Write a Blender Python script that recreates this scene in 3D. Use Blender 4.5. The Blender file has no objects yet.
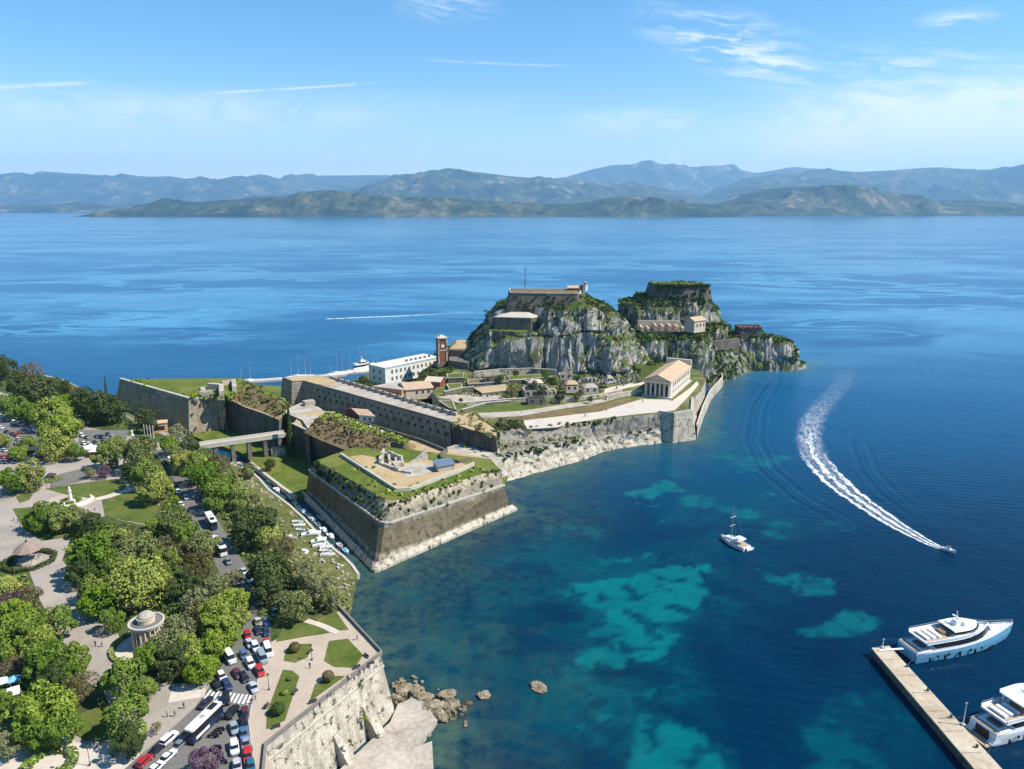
import bpy, bmesh, math, random
import numpy as np
from mathutils import Vector, Matrix
from mathutils.geometry import tessellate_polygon

S = bpy.context.scene
C = S.collection
# ------------------------------------------------------------------ camera, sky, sun, exposure
FPX, W, H = 731.0, 1024, 769
CAMZ, PITCH = 110.0, math.radians(13.72)
cam = bpy.data.cameras.new('camera'); camo = bpy.data.objects.new('camera', cam); C.objects.link(camo)
cam.sensor_width = 36; cam.lens = 36 * FPX / W
cam.clip_start = 1; cam.clip_end = 100000
camo.location = (0, 0, CAMZ); camo.rotation_euler = (math.pi / 2 - PITCH, 0, 0)
S.camera = camo
SUN_AZ, SUN_EL = math.radians(100), math.radians(49)       # azimuth clockwise from +Y
S.view_settings.view_transform = 'Standard'
S.view_settings.look = 'None'
S.view_settings.gamma = 1
S.view_settings.exposure = 0.60
S.render.engine = 'CYCLES'
S.cycles.use_denoising = True
S.cycles.max_bounces = 6
S.cycles.diffuse_bounces = 2
S.cycles.glossy_bounces = 2
S.cycles.transmission_bounces = 2
S.cycles.volume_bounces = 1
S.cycles.transparent_max_bounces = 16
S.cycles.caustics_reflective = False
S.cycles.caustics_refractive = False
S.cycles.sample_clamp_indirect = 6

sl = bpy.data.lights.new('sun', 'SUN'); sl.energy = 5.0; sl.angle = math.radians(0.53); sl.color = (1.0, 0.95, 0.87)
so = bpy.data.objects.new('sun', sl); C.objects.link(so); so.location = (300, 100, 400)
sd = Vector((math.sin(SUN_AZ) * math.cos(SUN_EL), math.cos(SUN_AZ) * math.cos(SUN_EL), math.sin(SUN_EL)))
so.rotation_euler = sd.to_track_quat('Z', 'Y').to_euler()

# ------------------------------------------------------------------ node helper
class NT:
    def __init__(s, nt): s.nt = nt
    def node(s, t, **kw):
        n = s.nt.nodes.new(t)
        for k, v in kw.items(): setattr(n, k, v)
        return n
    def put(s, inp, v):
        if v is None: return
        if isinstance(v, bpy.types.NodeSocket): s.nt.links.new(v, inp)
        else:
            if isinstance(v, (tuple, list)) and inp.type == 'RGBA' and len(v) == 3: v = (*v, 1)
            inp.default_value = v
    def m(s, op, a, b=None, c=None, clamp=False):
        n = s.node('ShaderNodeMath', operation=op, use_clamp=clamp)
        s.put(n.inputs[0], a); s.put(n.inputs[1], b); s.put(n.inputs[2], c)
        return n.outputs[0]
    def add(s, a, b): return s.m('ADD', a, b)
    def sub(s, a, b): return s.m('SUBTRACT', a, b)
    def mul(s, a, b): return s.m('MULTIPLY', a, b)
    def mx(s, a, b): return s.m('MAXIMUM', a, b)
    def v(s, op, a, b=None, scale=None):
        n = s.node('ShaderNodeVectorMath', operation=op)
        s.put(n.inputs[0], a); s.put(n.inputs[1], b)
        if scale is not None: s.put(n.inputs['Scale'], scale)
        return n.outputs['Value'] if op in ('DOT_PRODUCT', 'LENGTH', 'DISTANCE') else n.outputs[0]
    def xyz(s, v):
        n = s.node('ShaderNodeSeparateXYZ'); s.put(n.inputs[0], v); return n.outputs[0], n.outputs[1], n.outputs[2]
    def comb(s, x, y, z):
        n = s.node('ShaderNodeCombineXYZ'); s.put(n.inputs[0], x); s.put(n.inputs[1], y); s.put(n.inputs[2], z); return n.outputs[0]
    def noise(s, vec, scale, detail=4, rough=.55, dist=0, col=False):
        n = s.node('ShaderNodeTexNoise'); s.put(n.inputs['Vector'], vec); s.put(n.inputs['Scale'], scale)
        s.put(n.inputs['Detail'], detail); s.put(n.inputs['Roughness'], rough); s.put(n.inputs['Distortion'], dist)
        return n.outputs['Color' if col else 'Fac']
    def voro(s, vec, scale, feature='F1', out='Distance'):
        n = s.node('ShaderNodeTexVoronoi', feature=feature); s.put(n.inputs['Vector'], vec); s.put(n.inputs['Scale'], scale)
        return n.outputs[out]
    def map(s, x, a, b, c=0., d=1., smooth=True):
        n = s.node('ShaderNodeMapRange', interpolation_type='SMOOTHSTEP' if smooth else 'LINEAR')
        for i, v in enumerate((x, a, b, c, d)): s.put(n.inputs[i], v)
        return n.outputs[0]
    def mix(s, f, a, b, blend='MIX'):
        n = s.node('ShaderNodeMix', data_type='RGBA', blend_type=blend)
        s.put(n.inputs[0], f); s.put(n.inputs[6], a); s.put(n.inputs[7], b)
        return n.outputs[2]
    def ramp(s, f, stops):
        n = s.node('ShaderNodeValToRGB'); s.put(n.inputs[0], f)
        e = n.color_ramp.elements
        while len(e) < len(stops): e.new(0.5)
        for i, (p, c) in enumerate(stops): e[i].position = p; e[i].color = (*c, 1)
        return n.outputs[0]
    def pos(s): return s.node('ShaderNodeNewGeometry').outputs['Position']
    def nrm(s): return s.node('ShaderNodeNewGeometry').outputs['True Normal']
    def obj(s): return s.node('ShaderNodeTexCoord').outputs['Object']
    def attr(s, name, out='Fac'):
        n = s.node('ShaderNodeAttribute'); n.attribute_name = name; return n.outputs[out]
    def rnd(s): return s.node('ShaderNodeObjectInfo').outputs['Random']
    def ocol(s): return s.node('ShaderNodeObjectInfo').outputs['Color']
    def hsv(s, col, h=.5, sat=1., v=1.):
        n = s.node('ShaderNodeHueSaturation'); s.put(n.inputs['Hue'], h); s.put(n.inputs['Saturation'], sat); s.put(n.inputs['Value'], v)
        s.put(n.inputs['Color'], col); return n.outputs[0]

def material(name, fn):
    m = bpy.data.materials.new(name); m.use_nodes = True
    t = NT(m.node_tree); m.node_tree.nodes.clear()
    out = t.node('ShaderNodeOutputMaterial'); b = t.node('ShaderNodeBsdfPrincipled')
    t.nt.links.new(b.outputs[0], out.inputs[0])
    d = fn(t)
    t.put(b.inputs['Base Color'], d.get('color'))
    t.put(b.inputs['Roughness'], d.get('rough', .9))
    t.put(b.inputs['Metallic'], d.get('metal'))
    t.put(b.inputs['IOR'], d.get('ior'))
    t.put(b.inputs['Specular IOR Level'], d.get('spec', .3))
    t.put(b.inputs['Alpha'], d.get('alpha'))
    if 'bump' in d:
        h, st, di = d['bump']
        n = t.node('ShaderNodeBump'); t.put(n.inputs['Height'], h); t.put(n.inputs['Strength'], st); t.put(n.inputs['Distance'], di)
        t.nt.links.new(n.outputs[0], b.inputs['Normal'])
    return m

# ------------------------------------------------------------------ sky with high thin cloud
wd = bpy.data.worlds.new('World'); S.world = wd; wd.use_nodes = True
wt = NT(wd.node_tree); wd.node_tree.nodes.clear()
wo = wt.node('ShaderNodeOutputWorld'); bg = wt.node('ShaderNodeBackground'); wt.nt.links.new(bg.outputs[0], wo.inputs[0])
sky = wt.node('ShaderNodeTexSky', sky_type='NISHITA')
sky.sun_disc = False; sky.sun_elevation = SUN_EL; sky.sun_rotation = SUN_AZ
sky.altitude = 50; sky.air_density = 1.0; sky.dust_density = 0.0; sky.ozone_density = 3.0
gen = wt.node('ShaderNodeTexCoord').outputs['Generated']
dx, dy, dz = wt.xyz(gen)
DEG = 57.29578
az = wt.mul(wt.m('ARCTAN2', dx, dy), DEG)                 # degrees right of the sea axis
el = wt.mul(wt.m('ARCSINE', dz), DEG)
def blob(a, e, ra, re, tilt=0.0):
    """soft patch of sky centred on azimuth a, elevation e (degrees)"""
    u = wt.sub(az, a); w_ = wt.sub(el, e)
    if tilt: w_ = wt.sub(w_, wt.mul(u, tilt))
    r = wt.m('SQRT', wt.add(wt.m('POWER', wt.m('DIVIDE', u, ra), 2), wt.m('POWER', wt.m('DIVIDE', w_, re), 2)))
    return wt.map(r, 1.0, .15)
cv = wt.comb(wt.add(wt.mul(az, .55), wt.mul(el, .8)), wt.sub(wt.mul(el, 3.2), wt.mul(az, -.35)), 0)
warp = wt.noise(wt.comb(az, el, 3.), .22, 4, .6, col=True)
cvw = wt.v('ADD', cv, wt.v('SCALE', warp, scale=2.4))
wisps = wt.map(wt.noise(cvw, .55, 8, .64, .4), .38, .66)
soft = wt.map(wt.noise(wt.comb(wt.mul(az, .5), wt.mul(el, 1.2), 7.), .5, 6, .62, .6), .28, .64)
cirrus = wt.mul(wisps, wt.mx(blob(16.0, 10.6, 9.0, 2.9, -.30), wt.mx(wt.mul(blob(27, 8.2, 12, 2.6, -.1), .55), wt.mx(wt.mul(blob(-4.4, 13.6, 5, 1.6), .45), wt.mul(blob(29.3, 11.3, 3, .8), .6)))))
veil = wt.mul(soft, wt.mx(blob(30, 5.2, 19, 3.8), wt.mx(wt.mul(blob(9, 6.0, 7, 1.3), .6), wt.mul(blob(-24, 6.2, 30, 1.9, .04), .5))))
low = wt.sub(wt.noise(wt.comb(az, wt.mul(el, 1.5), 11.), .62, 6, .60), wt.mul(wt.m('ABSOLUTE', wt.sub(el, 3.15)), .17))
puffs = wt.mul(wt.map(low, .53, .60), .85)
bit = wt.mul(wt.map(wt.noise(wt.comb(az, wt.mul(el, 1.5), 31.), .9, 6, .6), .60, .68), wt.map(wt.m('ABSOLUTE', wt.sub(el, 3.7)), .8, 0.))
def trail(a0, e0, a1, e1, wid, amp):
    t_ = wt.m('DIVIDE', wt.sub(az, a0), a1 - a0)
    e_ = wt.add(wt.mul(t_, e1 - e0), e0)
    d_ = wt.m('ABSOLUTE', wt.sub(el, e_))
    inside = wt.mul(wt.map(t_, -.03, .2), wt.map(t_, 1.03, .7))
    return wt.mul(wt.mul(wt.map(d_, wid, 0.), inside), wt.mul(wt.map(wt.noise(wt.comb(az, el, 5.), .8, 3), .2, .6), amp))
lines = wt.mx(trail(-36, 6.7, -27.5, 7.8, .2, .75), wt.mx(trail(-22, 7.4, -8.7, 8.7, .13, .7), trail(-7, 10.2, 5.2, 9.75, .14, .35)))
white_air = wt.add(wt.mul(wt.map(el, 10., .5), .42), wt.mul(blob(31, 4.4, 21, 4.6), .34))
cm = wt.m('MINIMUM', wt.add(white_air, wt.add(wt.add(wt.mul(cirrus, 1.0), wt.mul(veil, 1.0)), wt.add(wt.mx(puffs, bit), lines))), 1.0)
wt.put(bg.inputs['Color'], wt.mix(wt.mul(cm, .9), wt.hsv(sky.outputs[0], .495, 1.30, 1.), (6.6, 6.9, 7.3)))
bg.inputs['Strength'].default_value = 0.112

# ------------------------------------------------------------------ photograph -> place
cp, sp = math.cos(PITCH), math.sin(PITCH)
def ray(px, py):
    u = (px - 512) / FPX; v = (py - 384.5) / FPX
    return Vector((u, cp - v * sp, -sp - v * cp))
def P(px, py, z=0.0):
    """the point of height z seen at a pixel"""
    d = ray(px, py); t = (z - CAMZ) / d.z
    return Vector((d.x * t, d.y * t, z))
def Q(px, py, Y):
    """the point at depth Y seen at a pixel"""
    d = ray(px, py); t = Y / d.y
    return Vector((d.x * t, Y, CAMZ + d.z * t))
def PP(pts, z=0.0): return [P(a, b, z) for a, b in pts]
def to_px(x, y, z):
    zz = z - CAMZ
    f = y * cp - zz * sp; u = y * sp + zz * cp
    return 512 + FPX * x / f, 384.5 - FPX * u / f

# ------------------------------------------------------------------ numpy noise
def _h(ix, iy, iz):
    n = (ix.astype(np.int64) * 374761393 + iy.astype(np.int64) * 668265263 + iz.astype(np.int64) * 2147483647 + 1013904223) & 0xffffffff
    n = ((n ^ (n >> 13)) * 1274126177) & 0xffffffff
    n = ((n ^ (n >> 16)) * 2246822519) & 0xffffffff
    return ((n ^ (n >> 15)) & 0xffffff) / float(0xffffff)
def vnoise(x, y, z):
    x0, y0, z0 = np.floor(x), np.floor(y), np.floor(z)
    fx, fy, fz = x - x0, y - y0, z - z0
    fx = fx * fx * (3 - 2 * fx); fy = fy * fy * (3 - 2 * fy); fz = fz * fz * (3 - 2 * fz)
    r = 0
    for i in (0, 1):
        for j in (0, 1):
            for k in (0, 1):
                r = r + _h(x0 + i, y0 + j, z0 + k) * (fx if i else 1 - fx) * (fy if j else 1 - fy) * (fz if k else 1 - fz)
    return r
def fbm(x, y, z=0., oct=5, gain=.5):
    x, y = np.asarray(x, float), np.asarray(y, float); z = np.asarray(z, float) + np.zeros_like(x)
    a, s, n = 1., 0., 0.
    for o in range(oct):
        s = s + a * vnoise(x + 17.3 * o, y - 9.1 * o, z + 5.7 * o); n += a; a *= gain; x, y, z = x * 2.03, y * 2.03, z * 2.03
    return s / n
def ridged(x, y, z=0., oct=5, gain=.5):
    x, y = np.asarray(x, float), np.asarray(y, float); z = np.asarray(z, float) + np.zeros_like(x)
    a, s, n = 1., 0., 0.
    for o in range(oct):
        s = s + a * (1 - np.abs(2 * vnoise(x + 7.3 * o, y + 3.1 * o, z) - 1)); n += a; a *= gain; x, y, z = x * 2.07, y * 2.07, z * 2.07
    return s / n
def sstep(a, b, x):
    t = np.clip((x - a) / (b - a), 0, 1); return t * t * (3 - 2 * t)
def polydist(X, Y, poly, closed=True):
    """distance to a polygon, positive inside when closed"""
    n = len(poly); d = np.full(X.shape, 1e9); ins = np.zeros(X.shape, bool)
    for i in range(n if closed else n - 1):
        ax, ay = poly[i][0], poly[i][1]; bx, by = poly[(i + 1) % n][0], poly[(i + 1) % n][1]
        ex, ey = bx - ax, by - ay; L = ex * ex + ey * ey + 1e-9
        t = np.clip(((X - ax) * ex + (Y - ay) * ey) / L, 0, 1)
        d = np.minimum(d, np.hypot(X - ax - t * ex, Y - ay - t * ey))
        if closed and ay != by:
            c = ((ay > Y) != (by > Y)) & (X < (bx - ax) * (Y - ay) / (by - ay) + ax); ins ^= c
    return np.where(ins, d, -d) if closed else d

# ------------------------------------------------------------------ mesh helper
class MB:
    def __init__(s): s.v = []; s.f = []; s.mi = []; s.cur = 0
    def add(s, vs, fs):
        o = len(s.v); s.v += [tuple(v) for v in vs]; s.f += [tuple(o + i for i in f) for f in fs]; s.mi += [s.cur] * len(fs); return s
    def box(s, c, size, rz=0., taper=1.0):
        hx, hy, hz = size[0] / 2, size[1] / 2, size[2]; vs = []
        ca, sa = math.cos(rz), math.sin(rz)
        for z, k in ((0, 1), (hz, taper)):
            for x, y in ((-hx, -hy), (hx, -hy), (hx, hy), (-hx, hy)):
                x *= k; y *= k; vs.append((c[0] + x * ca - y * sa, c[1] + x * sa + y * ca, c[2] + z))
        return s.add(vs, [(3, 2, 1, 0), (4, 5, 6, 7), (0, 1, 5, 4), (1, 2, 6, 5), (2, 3, 7, 6), (3, 0, 4, 7)])
    def loft(s, rings, cap=True, closed=True):
        n = len(rings[0]); vs = [p for r in rings for p in r]; fs = []
        for k in range(len(rings) - 1):
            for i in range(n if closed else n - 1):
                j = (i + 1) % n; fs.append((k * n + i, k * n + j, (k + 1) * n + j, (k + 1) * n + i))
        if cap and closed:
            for k, rev in ((0, True), (len(rings) - 1, False)):
                for t in tessellate_polygon([[Vector(p) for p in rings[k]]]):
                    t = [k * n + i for i in t]; fs.append(tuple(t))
        return s.add(vs, fs)
    def prism(s, poly, z0, z1, off=0.0):
        top = [(p[0], p[1], z1) for p in poly]
        bot = [(p[0], p[1], z0) for p in (offset(poly, off) if off else poly)]
        return s.loft([bot, top])
    def sheet(s, poly, z=None):
        vs = [(p[0], p[1], p[2] if z is None else z) for p in poly]
        return s.add(vs, [t for t in tessellate_polygon([[Vector((a, b, 0)) for a, b, c in vs]])])
    def tube(s, a, b, r0, r1=None, n=6, cap=True):
        a, b = Vector(a), Vector(b); r1 = r0 if r1 is None else r1
        d = (b - a).normalized(); u = d.cross(Vector((0, 0, 1)))
        u = Vector((1, 0, 0)) if u.length < 1e-4 else u.normalized(); w = d.cross(u)
        R = []
        for p, r in ((a, r0), (b, r1)):
            R.append([tuple(p + (u * math.cos(t) + w * math.sin(t)) * r) for t in [2 * math.pi * i / n for i in range(n)]])
        return s.loft(R, cap)
    def lathe(s, c, prof, n=16, a0=0.0):
        R = [[(c[0] + r * math.cos(a0 + 2 * math.pi * i / n), c[1] + r * math.sin(a0 + 2 * math.pi * i / n), c[2] + z) for i in range(n)] for r, z in prof]
        return s.loft(R)
    def strip(s, line, w0, z0, h, side=0.0):
        """a low wall of width w0 and height h along a polyline; side shifts it sideways"""
        n = len(line); L, R = [], []
        for i in range(n):
            a = Vector(line[max(0, i - 1)][:2]); b = Vector(line[min(n - 1, i + 1)][:2])
            d = (b - a).normalized(); nn = Vector((-d.y, d.x)); p = Vector(line[i][:2])
            L.append(p + nn * (side + w0 / 2)); R.append(p + nn * (side - w0 / 2))
        zz = [(z0 if z0 is not None else p[2]) for p in line]
        for i in range(n - 1):
            q = [R[i], R[i + 1], L[i + 1], L[i]]; za = [zz[i], zz[i + 1], zz[i + 1], zz[i]]
            s.loft([[(p.x, p.y, z) for p, z in zip(q, za)], [(p.x, p.y, z + h) for p, z in zip(q, za)]])
        return s
    def obj(s, name, mats, parent=None, smooth=False):
        me = bpy.data.meshes.new(name)
        vs = s.v
        if parent is not None and parent.type == 'EMPTY' and parent.get('_w'):
            l = parent.location; vs = [(a - l.x, b - l.y, c - l.z) for a, b, c in vs]
        elif parent is not None and parent.parent is not None and parent.parent.get('_w'):
            l = parent.parent.location; vs = [(a - l.x, b - l.y, c - l.z) for a, b, c in vs]
        me.from_pydata(vs, [], s.f)
        for m in (mats if isinstance(mats, (list, tuple)) else [mats]): me.materials.append(m)
        me.polygons.foreach_set('material_index', s.mi)
        if smooth: me.polygons.foreach_set('use_smooth', [True] * len(s.f))
        bm = bmesh.new(); bm.from_mesh(me); bmesh.ops.recalc_face_normals(bm, faces=bm.faces); bm.to_mesh(me); bm.free()
        o = bpy.data.objects.new(name, me); C.objects.link(o)
        if parent is not None: o.parent = parent
        return o
def area2(poly):
    return sum(poly[i][0] * poly[(i + 1) % len(poly)][1] - poly[(i + 1) % len(poly)][0] * poly[i][1] for i in range(len(poly)))
def offset(poly, d):
    """move every edge of a polygon outward by d"""
    n = len(poly); sg = 1 if area2(poly) > 0 else -1; out = []
    for i in range(n):
        a, b, c = Vector(poly[i - 1][:2]), Vector(poly[i][:2]), Vector(poly[(i + 1) % n][:2])
        e1 = (b - a).normalized(); e2 = (c - b).normalized()
        n1 = Vector((e1.y, -e1.x)) * sg; n2 = Vector((e2.y, -e2.x)) * sg
        k = n1 + n2; k = k / max(.35, k.length_squared) * 2
        out.append((b.x + k.x * d, b.y + k.y * d))
    return out
def grid_obj(name, X, Y, Z, mat, smooth=True, attrs=None, cull=None):
    ny, nx = X.shape
    me = bpy.data.meshes.new(name)
    idx = np.arange(nx * ny).reshape(ny, nx)
    f = np.stack([idx[:-1, :-1], idx[:-1, 1:], idx[1:, 1:], idx[1:, :-1]], -1).reshape(-1, 4)
    if cull is not None: f = f[~(cull.ravel()[f].all(1))]
    me.vertices.add(nx * ny); me.vertices.foreach_set('co', np.stack([X, Y, Z], -1).astype(np.float32).ravel())
    me.loops.add(f.size); me.loops.foreach_set('vertex_index', f.astype(np.int32).ravel())
    me.polygons.add(len(f)); me.polygons.foreach_set('loop_start', np.arange(0, f.size, 4, dtype=np.int32))
    me.update(calc_edges=True); me.validate()
    me.polygons.foreach_set('use_smooth', [smooth] * len(me.polygons))
    for k, a in (attrs or {}).items():
        at = me.attributes.new(k, 'FLOAT', 'POINT'); at.data.foreach_set('value', a.astype(np.float32).ravel())
    me.materials.append(mat)
    o = bpy.data.objects.new(name, me); C.objects.link(o); return o

def tag(o, label, cat=None, group=None, kind=None):
    if label: o['label'] = label
    if cat: o['category'] = cat
    if group: o['group'] = group
    if kind: o['kind'] = kind
    return o
def thing(name, label, cat, loc=(0, 0, 0), rz=0.0, group=None, world=False):
    o = bpy.data.objects.new(name, None); C.objects.link(o); o.empty_display_size = .5
    o.location = loc; o.rotation_euler = (0, 0, rz)
    if world: o['_w'] = 1
    return tag(o, label, cat, group)
def struct(o, label=None): o['kind'] = 'structure'; return tag(o, label) if label else o
def dup(root, loc, rz=0.0, label=None, scale=None, group=None, name=None):
    r = root.copy(); C.objects.link(r); r.location = loc; r.rotation_euler = (0, 0, rz)
    if label: r['label'] = label
    if group: r['group'] = group
    if scale is not None: r.scale = scale if hasattr(scale, '__len__') else (scale,) * 3
    for ch in root.children:
        c = ch.copy(); C.objects.link(c); c.parent = r
        for g in ch.children:
            d = g.copy(); C.objects.link(d); d.parent = c
    return r
rng = random.Random(11)
# ------------------------------------------------------------------ materials
def stone(name, c1, c2, stain=(.10, .09, .08), stain_amt=.5, bw=1.6, bh=.6, mortar=.6, bands=None, pits=.0):
    def fn(t):
        p = t.pos(); x, y, z = t.xyz(p)
        u = t.add(t.mul(x, .78), t.mul(y, .62))
        b = t.node('ShaderNodeTexBrick'); t.put(b.inputs['Vector'], t.comb(u, z, 0))
        t.put(b.inputs['Scale'], 1.0); t.put(b.inputs['Brick Width'], bw); t.put(b.inputs['Row Height'], bh)
        t.put(b.inputs['Mortar Size'], .05); t.put(b.inputs['Mortar Smooth'], .4); t.put(b.inputs['Bias'], 0.)
        t.put(b.inputs['Color1'], c1); t.put(b.inputs['Color2'], c2); t.put(b.inputs['Mortar'], tuple(i * mortar for i in c1))
        n1 = t.noise(p, .12, 6, .65); n2 = t.noise(p, .9, 5, .65)
        n3 = t.noise(t.comb(t.mul(x, .55), t.mul(y, .55), t.mul(z, .07)), 1., 7, .68)
        col = b.outputs[0]
        if bands:
            f = t.add(t.mul(z, 1 / 22.), t.mul(t.sub(n1, .5), .12))
            col = t.mix(1., col, t.ramp(f, bands), 'MULTIPLY')
        col = t.mix(t.mul(t.map(n3, .44, .64), stain_amt), col, stain)
        col = t.mix(t.mul(t.map(n2, .52, .70), stain_amt * .8), col, stain)
        col = t.mix(.75, col, t.mix(n1, (.48, .47, .46), (1.5, 1.44, 1.34)), 'MULTIPLY')
        if pits: col = t.mix(t.mul(t.map(t.noise(p, .55, 6, .75), .53, .62), pits), col, (.035, .045, .02))
        return dict(color=col, rough=.92, spec=.1, bump=(t.add(n2, t.mul(b.outputs[1], -.5)), .55, .35))
    return material(name, fn)
def ground(name, cols, sc=.15, fine=1.2, bump=.15, rough=.95, mid=(.35, .65)):
    def fn(t):
        p = t.pos()
        n1 = t.noise(p, sc, 5, .6, .5); n2 = t.noise(p, fine, 5, .65)
        f = t.add(t.mul(n1, .65), t.mul(n2, .35))
        k = len(cols); st = [(mid[0] + (mid[1] - mid[0]) * i / (k - 1), c) for i, c in enumerate(cols)]
        return dict(color=t.mix(.35, t.ramp(f, st), t.mix(n2, (.6, .6, .6), (1.4, 1.4, 1.4)), 'MULTIPLY'), rough=rough, spec=.15, bump=(n2, .5, bump))
    return material(name, fn)
def flat(name, c, rough=.6, spec=.3, var=.15, sc=.6, metal=None):
    def fn(t):
        n = t.noise(t.pos(), sc, 4, .6)
        return dict(color=t.mix(1., c, t.mix(n, (1 - var,) * 3, (1 + var,) * 3), 'MULTIPLY'), rough=rough, spec=spec, metal=metal)
    return material(name, fn)

M = {}
M['wall_pale'] = stone('pale limestone masonry', (.60, .54, .44), (.50, .45, .365), (.17, .155, .13), .5, 1.5, .55, .7, pits=.92)
M['wall_bastion'] = stone('weathered bastion masonry', (.46, .42, .34), (.36, .33, .27), (.09, .085, .075), .6, 1.5, .55, .7,
    bands=[(0.0, (1.25, 1.2, 1.15)), (.13, (1.25, 1.2, 1.12)), (.17, (.51, .455, .36)), (.46, (.46, .41, .325)), (.52, (.80, .78, .73)), (.62, (.66, .64, .60)), (.72, (1.2, 1.14, 1.02)), (1., (1.2, 1.12, 1.))], pits=.85)
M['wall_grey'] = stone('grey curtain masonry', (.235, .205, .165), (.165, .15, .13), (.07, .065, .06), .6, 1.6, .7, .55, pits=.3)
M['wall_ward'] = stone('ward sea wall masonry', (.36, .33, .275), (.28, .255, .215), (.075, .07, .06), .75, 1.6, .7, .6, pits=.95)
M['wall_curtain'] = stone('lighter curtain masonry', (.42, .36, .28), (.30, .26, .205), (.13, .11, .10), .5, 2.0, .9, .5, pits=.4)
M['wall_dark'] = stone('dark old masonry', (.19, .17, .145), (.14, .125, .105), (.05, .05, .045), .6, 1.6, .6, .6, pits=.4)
M['coping'] = flat('stone coping', (.46, .42, .35), .9, .1, .25)
M['grass'] = ground('meadow grass', [(.055, .082, .012), (.095, .128, .018), (.155, .16, .035), (.20, .165, .07)], .08, .8, .3, mid=(.36, .72))
M['lawn'] = ground('mown lawn', [(.058, .085, .014), (.085, .115, .02), (.12, .13, .032), (.165, .15, .055)], .14, 1.1, .2, mid=(.36, .70))
M['dry'] = ground('dry scrub bank', [(.05, .07, .016), (.15, .11, .05), (.21, .145, .075), (.10, .085, .03)], .16, .7, .8)
M['earth'] = ground('ochre earth', [(.34, .235, .11), (.43, .31, .165), (.42, .34, .22)], .12, .9, .1)
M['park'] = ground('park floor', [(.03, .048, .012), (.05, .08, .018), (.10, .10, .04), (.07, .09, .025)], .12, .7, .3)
M['bank'] = ground('grassy bank', [(.05, .08, .016), (.095, .115, .028), (.15, .14, .055), (.29, .23, .15)], .16, 1.0, .4, mid=(.36, .66))
M['plaza'] = ground('plaza paving', [(.23, .20, .165), (.31, .27, .225), (.36, .31, .255), (.40, .34, .275)], .09, 1.6, .02, mid=(.34, .68))
M['tanpave'] = ground('tan promenade paving', [(.38, .30, .225), (.43, .345, .26), (.46, .38, .30)], .14, 1.8, .02)
M['asphalt'] = ground('asphalt', [(.125, .12, .105), (.155, .145, .13), (.18, .17, .15)], .12, 2., .02)
M['whitepath'] = ground('pale gravel', [(.46, .40, .32), (.55, .48, .40), (.50, .42, .32)], .12, .8, .1)
M['concrete'] = ground('weathered concrete', [(.27, .225, .175), (.40, .345, .28), (.50, .44, .36)], .16, 1.0, .1)
M['pierdeck'] = ground('tan pier slabs', [(.36, .28, .19), (.47, .385, .275), (.54, .46, .34)], .2, 1.2, .1)
M['kerb'] = flat('kerb stone', (.42, .39, .34), .9, .1)
M['paint'] = flat('road paint', (.72, .71, .68), .7, .2)
M['white'] = flat('white plaster', (.66, .64, .60), .8, .2, .26, .5)
M['churchwall'] = flat('aged cream limestone', (.56, .50, .41), .85, .2, .25, .6)
M['cream'] = flat('cream plaster', (.56, .46, .34), .85, .2, .18, .4)
M['orange'] = flat('orange plaster', (.56, .30, .15), .85, .2, .16, .4)
M['red'] = flat('dull red plaster', (.22, .055, .04), .85, .2, .25, .5)
M['brick'] = stone('red brick', (.30, .115, .075), (.24, .09, .06), (.13, .07, .05), .3, .8, .3, 1.2)
M['dark'] = flat('dark opening', (.02, .022, .025), .4, .4, .1)
M['shutter'] = flat('grey green shutters', (.10, .11, .10), .6, .3)
M['black'] = flat('black trim', (.015, .015, .016), .5, .4)
M['metal'] = flat('grey painted metal', (.30, .30, .30), .45, .5)
M['iron'] = flat('dark iron', (.05, .05, .05), .5, .4)
M['wood'] = flat('weathered wood', (.22, .14, .08), .8, .2, .3, 2.)
M['trunk'] = flat('bark', (.10, .075, .05), .95, .1, .35, 2.5)
M['gel'] = flat('white gelcoat', (.78, .79, .80), .25, .5, .04)
M['bluehull'] = flat('sky blue hull paint', (.17, .44, .60), .25, .5, .04)
M['teak'] = flat('teak deck', (.42, .30, .19), .7, .2, .15, 2.)
M['glass'] = flat('dark tinted glass', (.015, .018, .022), .08, .6, .05)
M['rubber'] = flat('tyre rubber', (.02, .02, .02), .9, .1)
def tile(t):
    x, y, z = t.xyz(t.obj()); p = t.pos(); n = t.noise(p, .7, 5, .65); n2 = t.noise(p, 4., 3, .6)
    col = t.ramp(t.add(t.mul(n, .6), t.mul(n2, .4)), [(.3, (.34, .225, .14)), (.5, (.47, .33, .215)), (.7, (.58, .44, .31))])
    return dict(color=col, rough=.9, spec=.1, bump=(n2, .6, .1))
M['tile'] = material('clay roof tiles', tile)
M['paint_car'] = material('car paint', lambda t: dict(color=t.ocol(), rough=.34, spec=.5))
M['cloth'] = material('clothing', lambda t: dict(color=t.ocol(), rough=.9, spec=.1))
M['skin'] = flat('skin', (.42, .27, .19), .7, .2)
def leaf(name, a, b, hue=.03, lo=(.45, .5, .4)):
    def fn(t):
        n = t.noise(t.pos(), .55, 4, .7); n2 = t.noise(t.pos(), 2.2, 2, .6)
        f = t.add(t.mul(n, .55), t.mul(n2, .45))
        col = t.mix(t.map(f, .32, .68), a, b)
        col = t.hsv(col, t.map(t.rnd(), 0, 1, .5 - hue, .5 + hue, False), t.map(t.rnd(), 0, 1, .85, 1.08, False), t.map(t.rnd(), 1, 0, .8, 1.2, False))
        return dict(color=col, rough=.75, spec=.15)
    return material(name, fn)
M['l_bright'] = leaf('bright spring leaves', (.095, .145, .012), (.275, .335, .036))
M['l_mid'] = leaf('mid green leaves', (.066, .115, .012), (.205, .265, .036))
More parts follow.
